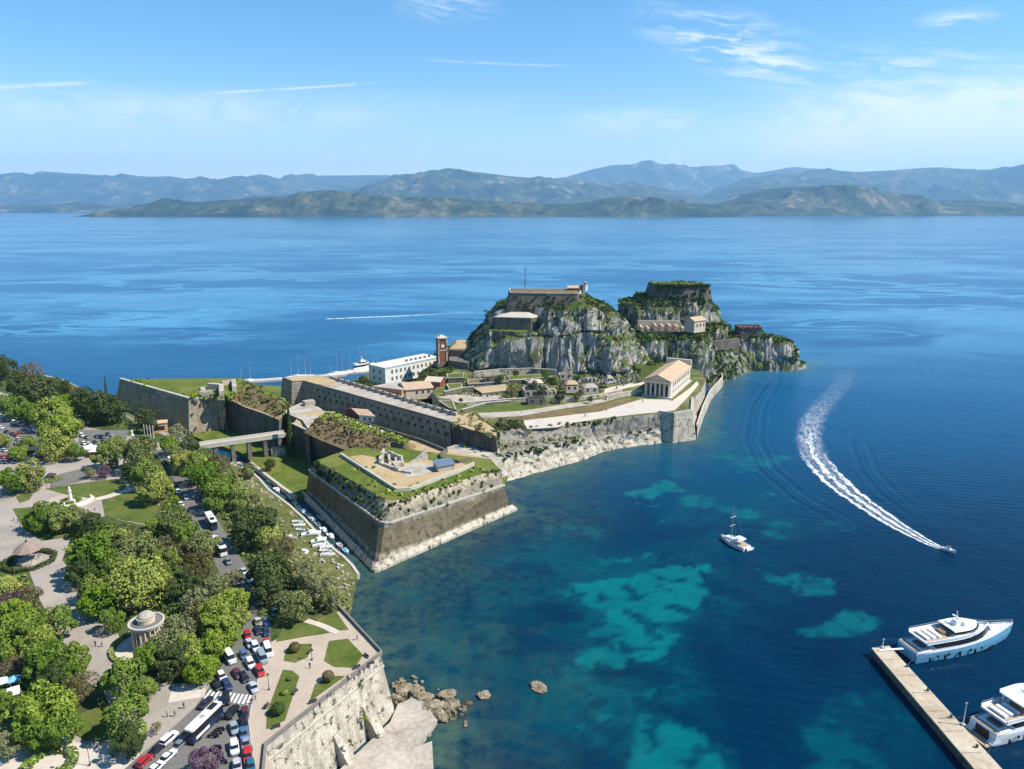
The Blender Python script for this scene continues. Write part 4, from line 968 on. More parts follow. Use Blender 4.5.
bo = [tw_b[0] + n_in * 3, tw_b[1], tw_b[2], tw_b[3] + Vector((1, 4, 0)), tow[4] - Vector((0, 0, WZ))]
tp = [Vector((tw_b[0].x, tw_b[0].y, 0)) + n_in * 3, tw_b[1] + Vector((.1, 1.2, 0)), tw_b[2] + Vector((-2.6, 1.5, 0)), tw_b[3] + Vector((-3.2, 5, 0)), tow[4]]
MB().loft([[(p.x, p.y, -2) for p in bo], [(p.x, p.y, WZ + .1) for p in tp]], False).obj('masonry', M['wall_pale'], t_tw)
MB().strip([Vector((p.x, p.y, 0)) for p in tp[:4]], .8, WZ, 1.0, .4).obj('parapet', M['coping'], t_tw)
# ward plateau
wp_ = l3 + [Vector((p.x, p.y, WZ)) for p in tp[1:4]] + PP([(700, 392), (706, 380), (700, 370), (660, 362)], WZ) + [Vector((60, 470, WZ)), Vector((-30, 470, WZ))] + PP([(440, 384), (432, 392), (440, 401), (458, 413.5), (474, 413), (497, 429)], WZ)
o = MB().prism(wp_, 0, WZ - .02).obj('ground', M['wall_pale']); struct(o, 'stone faced platform of the lower fortress ward')
o = MB().sheet([(p[0], p[1], WZ) for p in wp_]).obj('ground', M['bank']); struct(o, 'grassy ground of the lower fortress ward')
def layw(pts, mat, lift, name, lb, z=WZ):
    o = MB().prism(PP(pts, z + lift), z - .3, z + lift).obj(name, mat); struct(o, lb)
layw([(523, 420.5), (545, 418), (600, 411.5), (630, 402.5), (642, 399), (668, 399.5), (672, 401), (690, 388), (697, 381), (699, 384), (690, 395), (675, 410), (660, 412), (637, 414), (600, 418.5), (575, 422.5), (556, 427), (527, 428.8)], M['whitepath'], .05, 'path', 'broad white path in front of the temple')
layw([(478, 413), (520, 411), (560, 405), (600, 399.5), (620, 394), (642, 388.5), (642, 391.5), (620, 397.5), (600, 403), (560, 409), (520, 416), (482, 418)], M['concrete'], .04, 'path', 'grey lane behind the grass verge of the lower ward')
layw([(500, 419), (540, 413), (580, 407.5), (602, 404.5), (632, 399), (632, 401.5), (600, 410.5), (545, 417.3), (523, 420)], M['dry'], .03, 'grass', 'ochre grass verge beside the white path')
layw([(460, 413), (480, 405), (510, 401.5), (541, 403), (540, 408), (520, 410.5), (480, 412.5)], M['lawn'], .03, 'lawn', 'green lawn of the lower ward')
layw([(436, 397), (450, 395), (466, 393), (474, 394), (508, 396.5), (508, 399), (476, 402), (458, 403), (450, 399)], M['concrete'], .05, 'path', 'pale forecourt between the terraces')
layw([(605, 388.5), (625, 384), (644, 380.5), (645, 384), (620, 389.5), (604, 393)], M['whitepath'], .05, 'path', 'pale path climbing behind the temple')
# low quay terrace to the right of the temple
rq = PP([(697, 438), (704, 418), (711.5, 400), (723, 386), (721, 374), (708, 376), (696, 392), (686, 410)], 0)
t_rq = thing('sea_wall', 'low pale sea wall and terrace curving right of the temple towards the cliff', 'wall', tuple(rq[0]), world=True)
rt = [p + (Vector((100, 395, 0)) - p).normalized() * 1.6 for p in rq]
MB().loft([[(p.x, p.y, -2) for p in rq], [(p.x, p.y, 5.5) for p in rt]], False).obj('masonry', M['wall_pale'], t_rq)
MB().strip([Vector((p.x, p.y, 0)) for p in rt[:5]], .7, 5.4, .9, .3).obj('parapet', M['coping'], t_rq)
MB().sheet(PP([(689, 412), (697, 402), (702, 394), (698, 392), (686, 408)], 5.6), 5.6).obj('grass_patch', M['grass'], t_rq)
# terraces on the ward
def terrace(lb, pts, h, wm, tm, grp='garden terraces below the cliff'):
    pl = PP(pts, WZ + h); t = thing('terrace', lb, 'terrace', tuple(pl[0][:2]) + (WZ,), world=True, group=grp)
    MB().prism(pl, WZ - 1, WZ + h).obj('retaining_wall', wm, t)
    MB().prism(offset(pl, -.5), WZ + h - .3, WZ + h + .1).obj('planting', tm, t)
    MB().strip(pl + [pl[0]], .5, WZ + h - .2, .45).obj('coping', M['coping'], t)
terrace('dark walled square terrace with a green lawn, right below the clock tower', [(447, 374), (463, 373), (464, 377.5), (448, 378)], 3.4, M['wall_dark'], M['lawn'])
terrace('grey terrace with ochre earth top at the cliff foot', [(468, 380), (505, 377), (508, 381.5), (468, 384)], 1.9, M['wall_grey'], M['dry'])
terrace('ochre topped terrace below the grey one, beside the bushy tree', [(474, 388), (506, 384.5), (509, 390), (482, 393)], 1.3, M['wall_grey'], M['earth'])
terrace('small grass terrace to the right of the red house', [(447, 384), (461, 383), (462, 388.5), (449, 389)], 1.2, M['wall_grey'], M['grass'])
terrace('dark walled triangular terrace next to the long wall', [(439, 401), (452, 400.5), (456, 410), (450, 408)], 1.8, M['wall_dark'], M['bank'])
terrace('long hedge topped terrace under the white cliff face', [(508, 376), (545, 374), (552, 377), (510, 380)], 1.6, M['wall_grey'], M['grass'])

# ------------------------------------------------------------------ rock hills
def rock(name, xs, ys, hfun, lb, disp=3.2, seed=0., mt='rock'):
    X, Y = np.meshgrid(np.arange(*xs), np.arange(*ys)); Z = hfun(X, Y)
    gy_, gx_ = np.gradient(Z, ys[2], xs[2]); g_ = np.hypot(gx_, gy_); st = sstep(.5, 1.6, g_)
    r1 = ridged(X / 9, Y / 9, Z / 8 + seed, 5, .55); r2 = ridged(X / 4., Y / 4., Z / 3.5 + seed, 4); f1 = fbm(X / 3., Y / 3., Z / 3. + seed, 4)
    r0 = ridged(X / 19, Y / 19, Z / 17 + seed, 4); d = ((r0 - .6) * 6.5 + (r1 - .6) * 3.2 + (r2 - .6) * 1.5 + (f1 - .5) * 1.5) * disp * st
    nx_, ny_ = -gx_ / (g_ + 1e-6), -gy_ / (g_ + 1e-6)
    X2 = X + nx_ * d; Y2 = Y + ny_ * d; Z2 = Z + (f1 - .5) * 2.2 + (r2 - .6) * 1.5 * st
    return struct(grid_obj(name, X2, Y2, Z2, M[mt], False, None, Z < -2.5), lb), (X2, Y2, Z2, g_)
zx = [-62, -46, -38, -31, -22, -15, -10, -6, 0, 29, 40, 46, 50, 56, 62, 68, 74, 81, 88, 100]
zz_ = [8, 12, 15, 19, 27, 35, 42, 47, 48.5, 49.5, 53, 53, 51, 47, 45.5, 40.5, 33, 23, 15, 12]
fx_ = [-62, -25, 5, 28, 45, 60, 78, 100]; fy_ = [432, 424, 423, 420, 411, 411, 424, 440]
fw_ = [30, 22, 15, 15, 26, 34, 24, 24]
CARVE = Q(508, 331.5, 433).z - .3
def h_rock1(X, Y):
    n = (fbm(X / 14, Y / 14, .7, 4) - .5); n2 = (ridged(X / 13 + Y / 30, Y / 24 - X / 60, 3.3, 4) - .6)
    zs = np.interp(X, zx, zz_); yf = np.interp(X, fx_, fy_) + n * 15 + n2 * 13; w = np.interp(X, fx_, fw_)
    t = np.clip((Y - yf) / w, 0, 1)
    lv = (fbm(X / 20, Y / 20, 5.5, 3) - .5) * .35; s = .14 * sstep(0, .3, t) + .46 * sstep(.16 + lv, .40 + lv, t) + .40 * sstep(.50 + lv, .84, t)
    low = 13.0 + np.clip((Y - 398) / 30, 0, 1) * 4 * sstep(20, 50, X)
    hgt = low + (zs - low) * s
    back = sstep(545, 505, Y + n * 20)
    side = sstep(-62, -50, X)
    cut = polydist(X, Y, [(-20, 426), (17.5, 426), (17.5, 455), (-14, 456)]); hgt = np.where(cut > -2, np.minimum(hgt, CARVE + np.clip(-cut, 0, 2) * 6), hgt)
    return np.where(Y < 395, -3, hgt * back * (.25 + .75 * side) - 4 * (1 - back))
rk1, g1 = rock('terrain', (-62, 101, .8), (396, 548, .8), h_rock1, 'tall rugged limestone crag carrying the land citadel', 1.6)
def plat(X, Y, poly, h, w, nz, rag=8.):
    d = polydist(X, Y, poly) + nz * rag
    return h * sstep(-w, 0, d) if w else h * (d > 0)
def h_rock2(X, Y):
    n = fbm(X / 12, Y / 12, 9.7, 4) - .5; n2 = ridged(X / 6, Y / 6, 5.1, 3) - .6; k = n * 1.0 + n2 * .6
    H_ = np.maximum.reduce([
        plat(X, Y, [(70, 450), (98, 450), (117, 448), (124, 456), (130, 500), (66, 505)], 33, 9, k, 7),
        plat(X, Y, [(94, 490), (131, 490), (134, 522), (90, 524)], 52, 12, k, 4),
        plat(X, Y, [(86, 489), (104, 486), (104, 522), (82, 524)], 48, 12, k, 7),
        plat(X, Y, [(126, 488), (137, 491), (139, 514), (124, 518)], 46, 11, k, 7),
        plat(X, Y, [(78, 492), (100, 486), (100, 520), (74, 520)], 37, 12, k, 6),
        plat(X, Y, [(122, 482), (140, 488), (146, 512), (120, 516)], 36, 15, k, 6),
        plat(X, Y, [(140, 488), (160, 497), (176, 497), (176, 514), (140, 520)], 26, 7, k, 5),
        plat(X, Y, [(140, 488), (160, 497), (187, 497), (194, 501), (190, 516), (140, 520)], 22, 8, k, 6),
        plat(X, Y, [(116, 450), (126, 456), (150, 487), (152, 500), (118, 495)], 21, 12, k, 7),
        plat(X, Y, [(150, 495), (190, 494), (203, 500), (196, 514), (150, 514)], 7, 6, k, 6)])
    return H_ * 1.0 - 3.2
rk2, g2 = rock('terrain', (56, 214, .8), (428, 545, .8), h_rock2, 'sea crag with a square green top and a low rocky point', 1.3, 4., 'rock_lush')
# scrub on ledges
def scrub(name, lb, gs, thr, seed, count):
    rs = np.random.RandomState(seed); vs, fs = [], []
    X, Y, Z, g_ = gs; nz = fbm(X / 7, Y / 7, seed + .5, 4)
    ok = (Z > 3) & (nz > thr) & (g_ < 3.2); ii = np.argwhere(ok)
    ii = ii[rs.randint(0, len(ii), count)]
    for a, b in ii:
        c = np.array([X[a, b], Y[a, b], Z[a, b] + .3]); r = rs.uniform(.8, 1.9)
        for k in range(9):
            d = rs.normal(size=3); d /= np.linalg.norm(d); d[2] = abs(d[2]); p = c + d * r * np.array([1, 1, .8]) * rs.uniform(.6, 1)
            nrm = d + rs.normal(size=3) * .5; nrm /= np.linalg.norm(nrm); u = np.cross(nrm, [.3, .2, 1]); u /= np.linalg.norm(u) + 1e-6; w = np.cross(nrm, u); s = rs.uniform(.3, .6)
            o = len(vs); vs += [p - u * s - w * s, p + u * s - w * s, p + u * s + w * s, p - u * s + w * s]; fs.append((o, o + 1, o + 2, o + 3))
    me = bpy.data.meshes.new(name); me.from_pydata([tuple(v) for v in vs], [], fs); me.materials.append(M['l_mid'] if seed == 2 else M['l_dark'])
    o = bpy.data.objects.new(name, me); C.objects.link(o); return tag(o, lb, None, None, 'stuff')
scrub('scrub', 'green scrub growing over the sea crag', g2, .40, 1, 4600)
scrub('scrub', 'green scrub on the ledges of the land crag', g1, .54, 3, 1700)
scrub('scrub', 'bright scrub patches on the sea crag slopes', g2, .56, 2, 900)

# ------------------------------------------------------------------ citadel walls on the crags
t_cw = thing('citadel', 'dark battered citadel wall crowning the land crag', 'fortress', (10, 470, 48), world=True)
a, b = Q(511, 293, 454), Q(581, 294.5, 452)
zt = a.z
cp_ = [Vector((a.x, 455, 0)), Vector((a.x + 22, 451, 0)), Vector((b.x - 3, 450, 0)), Vector((b.x, 454, 0)), Vector((b.x + 1, 474, 0)), Vector((a.x - 1, 476, 0))]
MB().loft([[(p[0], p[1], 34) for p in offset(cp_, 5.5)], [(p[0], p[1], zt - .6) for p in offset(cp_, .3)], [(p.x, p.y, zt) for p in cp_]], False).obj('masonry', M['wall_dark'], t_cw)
MB().prism(offset(cp_, -1.2), zt - .2, zt + .12).obj('terreplein', M['dry'], t_cw)
MB().strip(cp_ + [cp_[0]], 1.0, zt - .3, .8).obj('parapet', M['coping'], t_cw)
t_bt = thing('battery', 'pale roofed gun battery on the ledge below the citadel wall', 'battery', tuple(Q(515, 322, 440)), world=True)
zt2 = Q(515, 318, 438).z
bp = [Vector((Q(495, 318, 440).x, 440, 0)), Vector((Q(531, 318, 436).x, 436, 0)), Vector((Q(537, 315, 441).x, 441, 0)), Vector((Q(536, 313, 453).x, 453, 0)), Vector((Q(503, 313, 453).x, 453, 0))]
MB().prism(bp, CARVE - 2, zt2, .6).obj('wall', M['wall_grey'], t_bt)
zc = sum(bp, Vector()) / 5
MB().loft([[(p[0], p[1], zt2) for p in offset(bp, .5)], [(p[0], p[1], zt2 + .5) for p in offset(bp, .5)], [((p.x + zc.x) / 2, (p.y + zc.y) / 2 + 2, zt2 + 1.9) for p in bp]]).obj('roof', M['coping'], t_bt)
t_ll = thing('retaining_wall', 'curved shaded retaining wall under the gun battery', 'wall', tuple(Q(508, 330, 433)), world=True)
lp = [Q(487, 331, 441), Q(497, 331, 434), Q(515, 331.5, 431), Q(530, 332, 432), Q(534, 331, 440)]
MB().prism([Vector((p.x, p.y, 0)) for p in lp], 12, lp[1].z, .8).obj('masonry', M['wall_grey'], t_ll)
MB().prism(offset([Vector((p.x, p.y, 0)) for p in lp], -.6), lp[1].z - .2, lp[1].z + .1).obj('grass', M['grass'], t_ll)
# lighthouse and mast
p = Q(585, 293.5, 468); p.z = zt
t_lh = thing('lighthouse', 'small white lighthouse beside a low hut on the right end of the citadel', 'lighthouse', tuple(p), world=True)
MB().lathe(p, [(1.6, 0), (1.4, 3.4), (1.7, 3.5), (1.7, 3.8)], 12).obj('tower', M['white'], t_lh)
MB().lathe((p.x, p.y, p.z + 3.8), [(.9, 0), (.9, 1.1)], 10).obj('lantern', M['glass'], t_lh); MB().lathe((p.x, p.y, p.z + 4.9), [(1.1, 0), (.1, .9)], 10).obj('lantern_roof', M['metal'], t_lh)
MB().box((p.x - 1.6, p.y + 1, p.z), (2.4, 2.4, 3.6)).obj('brick_base', M['brick'], t_lh)
p = Q(574, 294, 470); p.z = zt
t_hu = thing('house', 'low hut with a pale tiled roof on the citadel, left of the lighthouse', 'house', tuple(p), world=True)
gable_house(t_hu, p + Vector((-4, -2, 0)), p + Vector((4, -2, 0)), p + Vector((-4, 3, 0)), 1.6, 1.2, M['brick'], M['brick'], M['tile'])
p = Q(525, 293, 476); p.z = zt
t_ms = thing('mast', 'thin dark radio mast with crossbars on top of the citadel', 'mast', tuple(p), world=True)
MB().tube(p, p + Vector((0, 0, 14.5)), .28, .14).obj('pole', M['iron'], t_ms)
for h, l in ((11.8, 2.6), (13.2, 1.5)): MB().box((p.x, p.y, p.z + h), (l, .22, .22)).obj('crossbar', M['iron'], t_ms)
pts = []
for i in range(130):
    t = rs9.uniform(); e = rs9.choice(3, p=[.3, .45, .25]); p0, p1 = cp_[e], cp_[e + 1]; h = rs9.choice([rs9.uniform(43, 50), rs9.uniform(48, zt)], p=[.6, .4]); k = (zt - h) / (zt - 34) * 5.5 + .3; q_ = p0.lerp(p1, t); pts.append((q_.x, q_.y - k, h))
growth(t_cw, pts, .5, 1.4, 12, M['l_dark'], 'ivy', 21)
# second crag: blocky top, barracks ruin, point fort
t_c2 = thing('citadel', 'square dark weed covered citadel block on top of the sea crag', 'fortress', (112, 500, 40), world=True)
a, b = Q(655.5, 286, 492), Q(708, 286, 492)
sq = [Vector((a.x + 1, 495, 0)), Vector((a.x + 6, 491, 0)), Vector((a.x + 19, 490, 0)), Vector((b.x - 2, 491.5, 0)), Vector((b.x + 1.5, 494, 0)), Vector((b.x + 2.5, 500, 0)), Vector((b.x, 515, 0)), Vector((a.x, 517, 0))]
MB().loft([[(p[0], p[1], 36) for p in offset(sq, 5.5)], [(p[0], p[1], a.z - .4) for p in offset(sq, .2)], [(p.x, p.y, a.z) for p in sq]], False).obj('masonry', M['wall_dark'], t_c2)
MB().prism(offset(sq, -.3), a.z - .2, a.z + .5).obj('grass_top', M['grass'], t_c2)
def leafpatch(root, pts, r0, r1, n, mat, name, seed):
    rs = np.random.RandomState(seed); vs, fs = [], []
    for c in pts:
        c = np.array(c); r = rs.uniform(r0, r1)
        for k in range(n):
            d = rs.normal(size=3); d /= np.linalg.norm(d); p = c + d * r * np.array([1, 1, .75]) * rs.uniform(.6, 1)
            nrm = d + rs.normal(size=3) * .5; nrm /= np.linalg.norm(nrm); u = np.cross(nrm, [.3, .2, 1]); u /= np.linalg.norm(u) + 1e-6; w = np.cross(nrm, u); s = rs.uniform(.3, .6)
            o = len(vs); vs += [p - u * s - w * s, p + u * s - w * s, p + u * s + w * s, p - u * s + w * s]; fs.append((o, o + 1, o + 2, o + 3))
    return MB().add(vs, fs).obj(name, mat, root)
rs_ = np.random.RandomState(5)
pts = []
for i in range(300):
    t = rs_.uniform(); e = rs_.choice(4, p=[.45, .25, .2, .1]); h = rs_.choice([a.z + .4, rs_.uniform(40, a.z)], p=[.45, .55]); k = (a.z - h) / 18 * 4 + .4
    p0 = sq[[1, 2, 0, 3][e]]; p1 = sq[[2, 3, 1, 4][e]]; q_ = p0.lerp(p1, t); pts.append((q_.x, q_.y - k * (1 if e < 2 else .3), h))
leafpatch(t_c2, pts, .6, 1.7, 14, M['l_dark'], 'ivy', 6)
leafpatch(t_c2, [(rs_.uniform(a.x + 2, b.x - 2), rs_.uniform(492, 518), a.z + .5) for i in range(40)], .7, 1.5, 12, M['l_bright'], 'shrubs', 7)['kind'] = 'stuff'
# ochre barracks on the terrace
tz = 29.8
t_ob = thing('barracks', 'long roofless ochre barracks ruin on the terrace of the sea crag', 'barracks', tuple(Q(665, 322, 458)), world=True)
o0, o1 = Q(641, 322.5, 460), Q(690, 326, 456); bz = min(o0.z, o1.z, tz)
x0_, x1_ = o0.x, o1.x
MB().box(((x0_ + x1_) / 2, 461, bz - 3), (x1_ - x0_, 1.0, 5.6), -.06).obj('front_wall', M['wall_dark'], t_ob)
for i in range(7):
    xx = x0_ + 1.5 + i * (x1_ - x0_ - 3) / 6; MB().box((xx, 468, bz), (.9, 12, rs_.uniform(4.0, 6.6)), -.06).obj('cross_wall', M['cream'], t_ob)
MB().box(((x0_ + x1_) / 2 - 1, 474, bz), (x1_ - x0_ - 3, .9, 7.6), -.06).obj('rear_wall', M['cream'], t_ob)
MB().box(((x0_ + x1_) / 2, 467.5, bz - .5), (x1_ - x0_ - 2, 12, 2.2), -.06).obj('floor', M['whitepath'], t_ob)
t_oh = thing('house', 'ochre house with pale tiled roof at the right end of the ruined barracks', 'house', tuple(Q(697, 328, 456)), world=True)
h0 = Q(694, 331.5, 453); h1 = h0 + Vector((8.5, 6, 0)); h2 = h0 + Vector((-5, 5, 0))
h0.z -= 1; h1.z = h2.z = h0.z
gable_house(t_oh, h0, h1, h2, 7.5, 2.0, M['cream'], M['cream'], M['tile'])
for t_ in (.25, .55, .85):
    q_ = lerp(h0, h1, t_); d = (h1 - h0).normalized(); MB().box((q_.x + d.y * .05, q_.y - d.x * .05, q_.z + 3.6), (1.0, .12, 1.8), math.atan2(d.y, d.x)).obj('window', M['dark'], t_oh)
t_wl = thing('wall', 'ruined grey wall running out to the point, right of the ochre house', 'wall', tuple(Q(720, 333, 474)), world=True)
MB().strip([Q(710, 333, 468), Q(721, 334, 472), Q(739, 335, 480)], 2.0, 15.0, 9.6).obj('masonry', M['wall_grey'], t_wl)
a_ = Q(740, 336, 494); b_ = Q(762, 337, 494); zt3 = Q(750, 328, 496).z
t_pf = thing('fort', 'small square dark fort block on the rocky point', 'fort', tuple(a_), world=True)
fp = [Vector((a_.x, 494, 0)), Vector((b_.x, 495, 0)), Vector((b_.x + 1, 506, 0)), Vector((a_.x, 507, 0))]
MB().prism(fp, 12, zt3, .4).obj('wall', M['wall_dark'], t_pf); MB().strip(fp + [fp[0]], .9, zt3, .8).obj('parapet', M['wall_grey'], t_pf)
for i in range(4): MB().box((lerp(fp[0], fp[1], .14 + .24 * i).x, 494.3, zt3 - .1), (1.5, 1.2, 1.6)).obj('merlon', M['brick'], t_pf)

# ------------------------------------------------------------------ temple fronted church
t_ch = thing('church', 'pale temple fronted church with columns and an orange tiled roof', 'church', tuple(P(656, 397, WZ)), world=True)
f0, f1 = P(644.5, 396.5, WZ), P(669.7, 399, WZ)
fd = (f1 - f0); fw = fd.length * 1.05; fd.normalize()
sdv = Vector((.45, .893, 0)); fd = Vector((sdv.y, -sdv.x, 0)); f0 = f1 - fd * fw
LEN, HW, up = 44.0, 7.5, Vector((0, 0, 1)); crz = math.atan2(fd.y, fd.x)
def cpt(u, v, z): return f0 + fd * u + sdv * v + up * z
def cbox(mb, u, v, z, su, sv, sz): p = cpt(u, v, z); return mb.box(p, (su, sv, sz), crz)
m_ = MB(); cbox(m_, fw / 2, LEN / 2, -.5, fw + 1.6, LEN + 1.6, 1.1).obj('steps', M['coping'], t_ch)
m_ = MB(); cbox(m_, fw / 2, (LEN + 5) / 2, .6, fw - .6, LEN - 5, HW - .6).obj('wall', M['churchwall'], t_ch)
m_ = MB(); cbox(m_, fw / 2, LEN / 2, HW, fw + .5, LEN + .5, 1.3).obj('entablature', M['cream'], t_ch)
for i in range(6):
    u = .9 + (fw - 1.8) * i / 5; c = cpt(u, .9, .6)
    col = MB().lathe(c, [(.62, 0), (.56, 3), (.47, HW - 1.0), (.75, HW - .75), (.75, HW - .6)], 12).obj('column', M['churchwall'], t_ch)
for s_ in (0, 1):
    m_ = MB(); cbox(m_, .5 + (fw - 1) * s_, 3.2, .6, .9, 4.4, HW - .6).obj('porch_wall', M['churchwall'], t_ch)
m_ = MB(); cbox(m_, fw / 2, 4.95, .62, 2.4, .2, 5.2).obj('door', M['dark'], t_ch)
for s_ in (-1, 1): m_ = MB(); cbox(m_, fw / 2 + 3.6 * s_, 4.95, 1.2, 1.5, .2, 3.6).obj('window', M['dark'], t_ch)
rh = 2.7; zb_ = HW + 1.3
tri = lambda v, o=0: [cpt(-o, v, zb_), cpt(fw + o, v, zb_), cpt(fw / 2, v, zb_ + rh)]
MB().loft([tri(.15), tri(.9)]).obj('pediment', M['cream'], t_ch)
m_ = MB()
for s_ in (0, 1):
    e_ = cpt(-.5 + (fw + 1) * s_, -.2, zb_ - .05); ap_ = cpt(fw / 2, -.2, zb_ + rh + .25); dv = sdv * (LEN - 1.5)
    m_.loft([[e_, ap_, ap_ + dv, e_ + dv], [p + up * .25 for p in (e_, ap_, ap_ + dv, e_ + dv)]])
m_.obj('roof', M['tile'], t_ch)
m_ = MB(); cbox(m_, fw / 2, LEN - .6, HW + 1.3, fw + .3, 1.4, rh + .9).obj('rear_parapet', M['churchwall'], t_ch)
for r_ in range(9):
    v = 7.5 + r_ * 4.0
    m_ = MB(); cbox(m_, fw - .28, v, 4.9, .12, 1.5, 2.7).obj('window', M['dark'], t_ch)
    m_ = MB(); cbox(m_, fw - .28, v, 1.7, .12, 1.1, 1.3).obj('window', M['dark'], t_ch)

# ------------------------------------------------------------------ buildings behind the curtain wall
def face_windows(root, a, b, z, h, w, n, mat, t0=.08, t1=.92, out=.05, name='window'):
    d = (b - a); L = d.length; d = d.normalized(); r = math.atan2(d.y, d.x)
    for i in range(n):
        q_ = a + d * L * (t0 + (t1 - t0) * (i + .5) / n); w_ = MB().box((q_.x + d.y * out, q_.y - d.x * out, z), (w, .14, h), r).obj(name, mat, root); MB().box((q_.x + d.y * (out - .02), q_.y - d.x * (out - .02), z - .18), (w + .4, .12, h + .36), r).obj('frame', M['coping'], w_)
def block(name, lb, cat, pts, z0, z1, wm, rm, rt=.35, ov=.35):
    pl = [Vector((p.x, p.y, 0)) for p in pts]; t = thing(name, lb, cat, (pl[0].x, pl[0].y, z0), world=True)
    MB().prism(pl, z0, z1).obj('wall', wm, t); MB().prism(offset(pl, ov), z1, z1 + rt).obj('roof', rm, t); return t, pl
bz0 = 3.0
B1 = P(385, 368.5, 13.4); Bl = P(368.5, 364.8, 13.4); dirl = Vector((.66, .75, 0)); B2 = B1 + dirl * 46; B3 = Bl + dirl * 46
t_wb, pl = block('barracks', 'long white two storey barracks with a flat white roof, by the marina', 'barracks', [Bl, B1, B2, B3], bz0, 13.2, M['white'], M['white'])
for z in (5.0, 9.4): face_windows(t_wb, pl[1], pl[2], z, 2.1, 1.3, 11, M['shutter']); face_windows(t_wb, pl[0], pl[1], z, 2.1, 1.3, 2, M['shutter'], .15, .85)
MB().strip([pl[0], pl[1], pl[2]], .5, 13.5, .25).obj('eaves_band', M['shutter'], t_wb)
for i in range(6):
    q_ = lerp(lerp(pl[1], pl[2], .2 + .13 * i), pl[3], .35); MB().box((q_.x, q_.y, 13.5), (1.4, 1.4, 1.3)).obj('chimney', M['shutter'], t_wb)
# clock tower
p = Q(442, 362, 446); zt_ = Q(442, 336.5, 446).z
t_ct = thing('clock_tower', 'square red brick clock tower with pale corners on a stone base', 'tower', (p.x, p.y, 8), world=True)
MB().box((p.x, p.y, 2), (9.5, 9.5, p.z - 2), .35, .86).obj('base', M['wall_grey'], t_ct)
MB().box((p.x, p.y, p.z), (5.2, 5.2, zt_ - p.z - 1), .35).obj('shaft', M['brick'], t_ct)
for sx in (-1, 1):
    for sy in (-1, 1):
        ca, sa = math.cos(.35), math.sin(.35); ox, oy = sx * 2.5, sy * 2.5
        MB().box((p.x + ox * ca - oy * sa, p.y + ox * sa + oy * ca, p.z), (.9, .9, zt_ - p.z - 1), .35).obj('corner_pier', M['wall_pale'], t_ct)
MB().box((p.x, p.y, zt_ - 1), (6.4, 6.4, .7), .35).obj('cornice', M['coping'], t_ct); MB().box((p.x, p.y, zt_ - .3), (5.6, 5.6, 1.6), .35, .1).obj('roof', M['coping'], t_ct)
MB().box((p.x, p.y, (p.z + zt_) / 2 - .6), (5.9, 5.9, .6), .35).obj('band', M['coping'], t_ct)
d_ = Vector((math.sin(.35), -math.cos(.35), 0)) * 2.66
for s_ in (0, 1):
    dd_ = d_ if s_ == 0 else Vector((-d_.y, d_.x, 0)); q_ = p + dd_ + Vector((0, 0, (zt_ - p.z) * .66)); MB().tube(q_, q_ + dd_.normalized() * .15, 1.1, 1.1, 14).obj('clock_face', M['white'], t_ct)
# bastion mass right of the tower
q0, q1 = Q(449, 352, 455), Q(474, 350, 455)
t_ub = thing('bastion', 'stepped dark bastion with an ochre top, right of the clock tower', 'fortress bastion', (q0.x, 455, 8), world=True, group='bastions of the fortress')
zz1 = Q(455, 348, 458).z
MB().prism([Vector((q0.x, 452, 0)), Vector((q1.x, 449, 0)), Vector((q1.x + 6, 480, 0)), Vector((q0.x, 482, 0))], 2, zz1, 1.2).obj('masonry', M['wall_dark'], t_ub)
MB().box(((q0.x + q1.x) / 2, 466, zz1), (abs(q1.x - q0.x) - 1, 20, 2.8), 0, .55).obj('earth_top', M['earth'], t_ub)
t_lb2 = thing('wall', 'grey angular lower wall at the foot of the clock tower bastion', 'wall', tuple(Q(460, 372, 434)), world=True)
MB().prism([Vector((Q(449, 365, 436).x, 438, 0)), Vector((Q(468, 364, 430).x, 430, 0)), Vector((Q(472, 364, 445).x, 447, 0)), Vector((Q(449, 362, 446).x, 450, 0))], 5, Q(460, 361, 436).z, 1.5).obj('masonry', M['wall_grey'], t_lb2)
# orange house, cream house, red house
c0 = P(384, 399, 8.5); c1 = P(402, 402, 8.5); oz = Q(392, 387.5, c0.y).z
c2 = c1 + Vector((10, 12, 0)); c3 = c0 + Vector((7, 13, 0)); c0_ = c0 + Vector((-6, 1.5, 0))
t_or, pl = block('house', 'flat grey roofed house with bright orange walls behind the long wall', 'house', [c0_, c1, c2, c3], 3, oz, M['orange'], M['concrete'], .4, .3)
face_windows(t_or, pl[0], pl[1], oz - 2.8, 1.3, .9, 4, M['dark'], .3, .95)
t_cr = thing('house', 'cream gabled house with pale tiled roof, right of the orange house', 'house', tuple(P(415, 397, 8)), world=True)
h0 = P(406, 400.5, 9); h1 = P(422, 396, 9); h1 = h0 + Vector((14, 5, 0)); h2 = h0 + Vector((-6.0, 13, 0))
hz_ = Q(415, 389, h0.y + 2).z
gable_house(t_cr, h0, h1, h2, hz_ - 9, 2.2, M['cream'], M['cream'], M['tile'])
face_windows(t_cr, h0, h1, hz_ - 2.6, 1.5, 1.0, 3, M['dark'], .3, .95)
t_rd = thing('house', 'small dark red house with a pale pink roof below the clock tower', 'house', tuple(P(432, 390, 11)), world=True)
h0 = P(425.5, 391.5, 11); h1 = P(440, 392.5, 11); h2 = h0 + Vector((2.5, 8, 0)); hz_ = Q(432, 381, h0.y).z
h1.z = h2.z = h0.z
gable_house(t_rd, h0, h1, h2, hz_ - 11, 1.6, M['red'], M['red'], M['cream'])
face_windows(t_rd, h0, h1, hz_ - 2.4, 1.5, 1.1, 3, M['dark'])
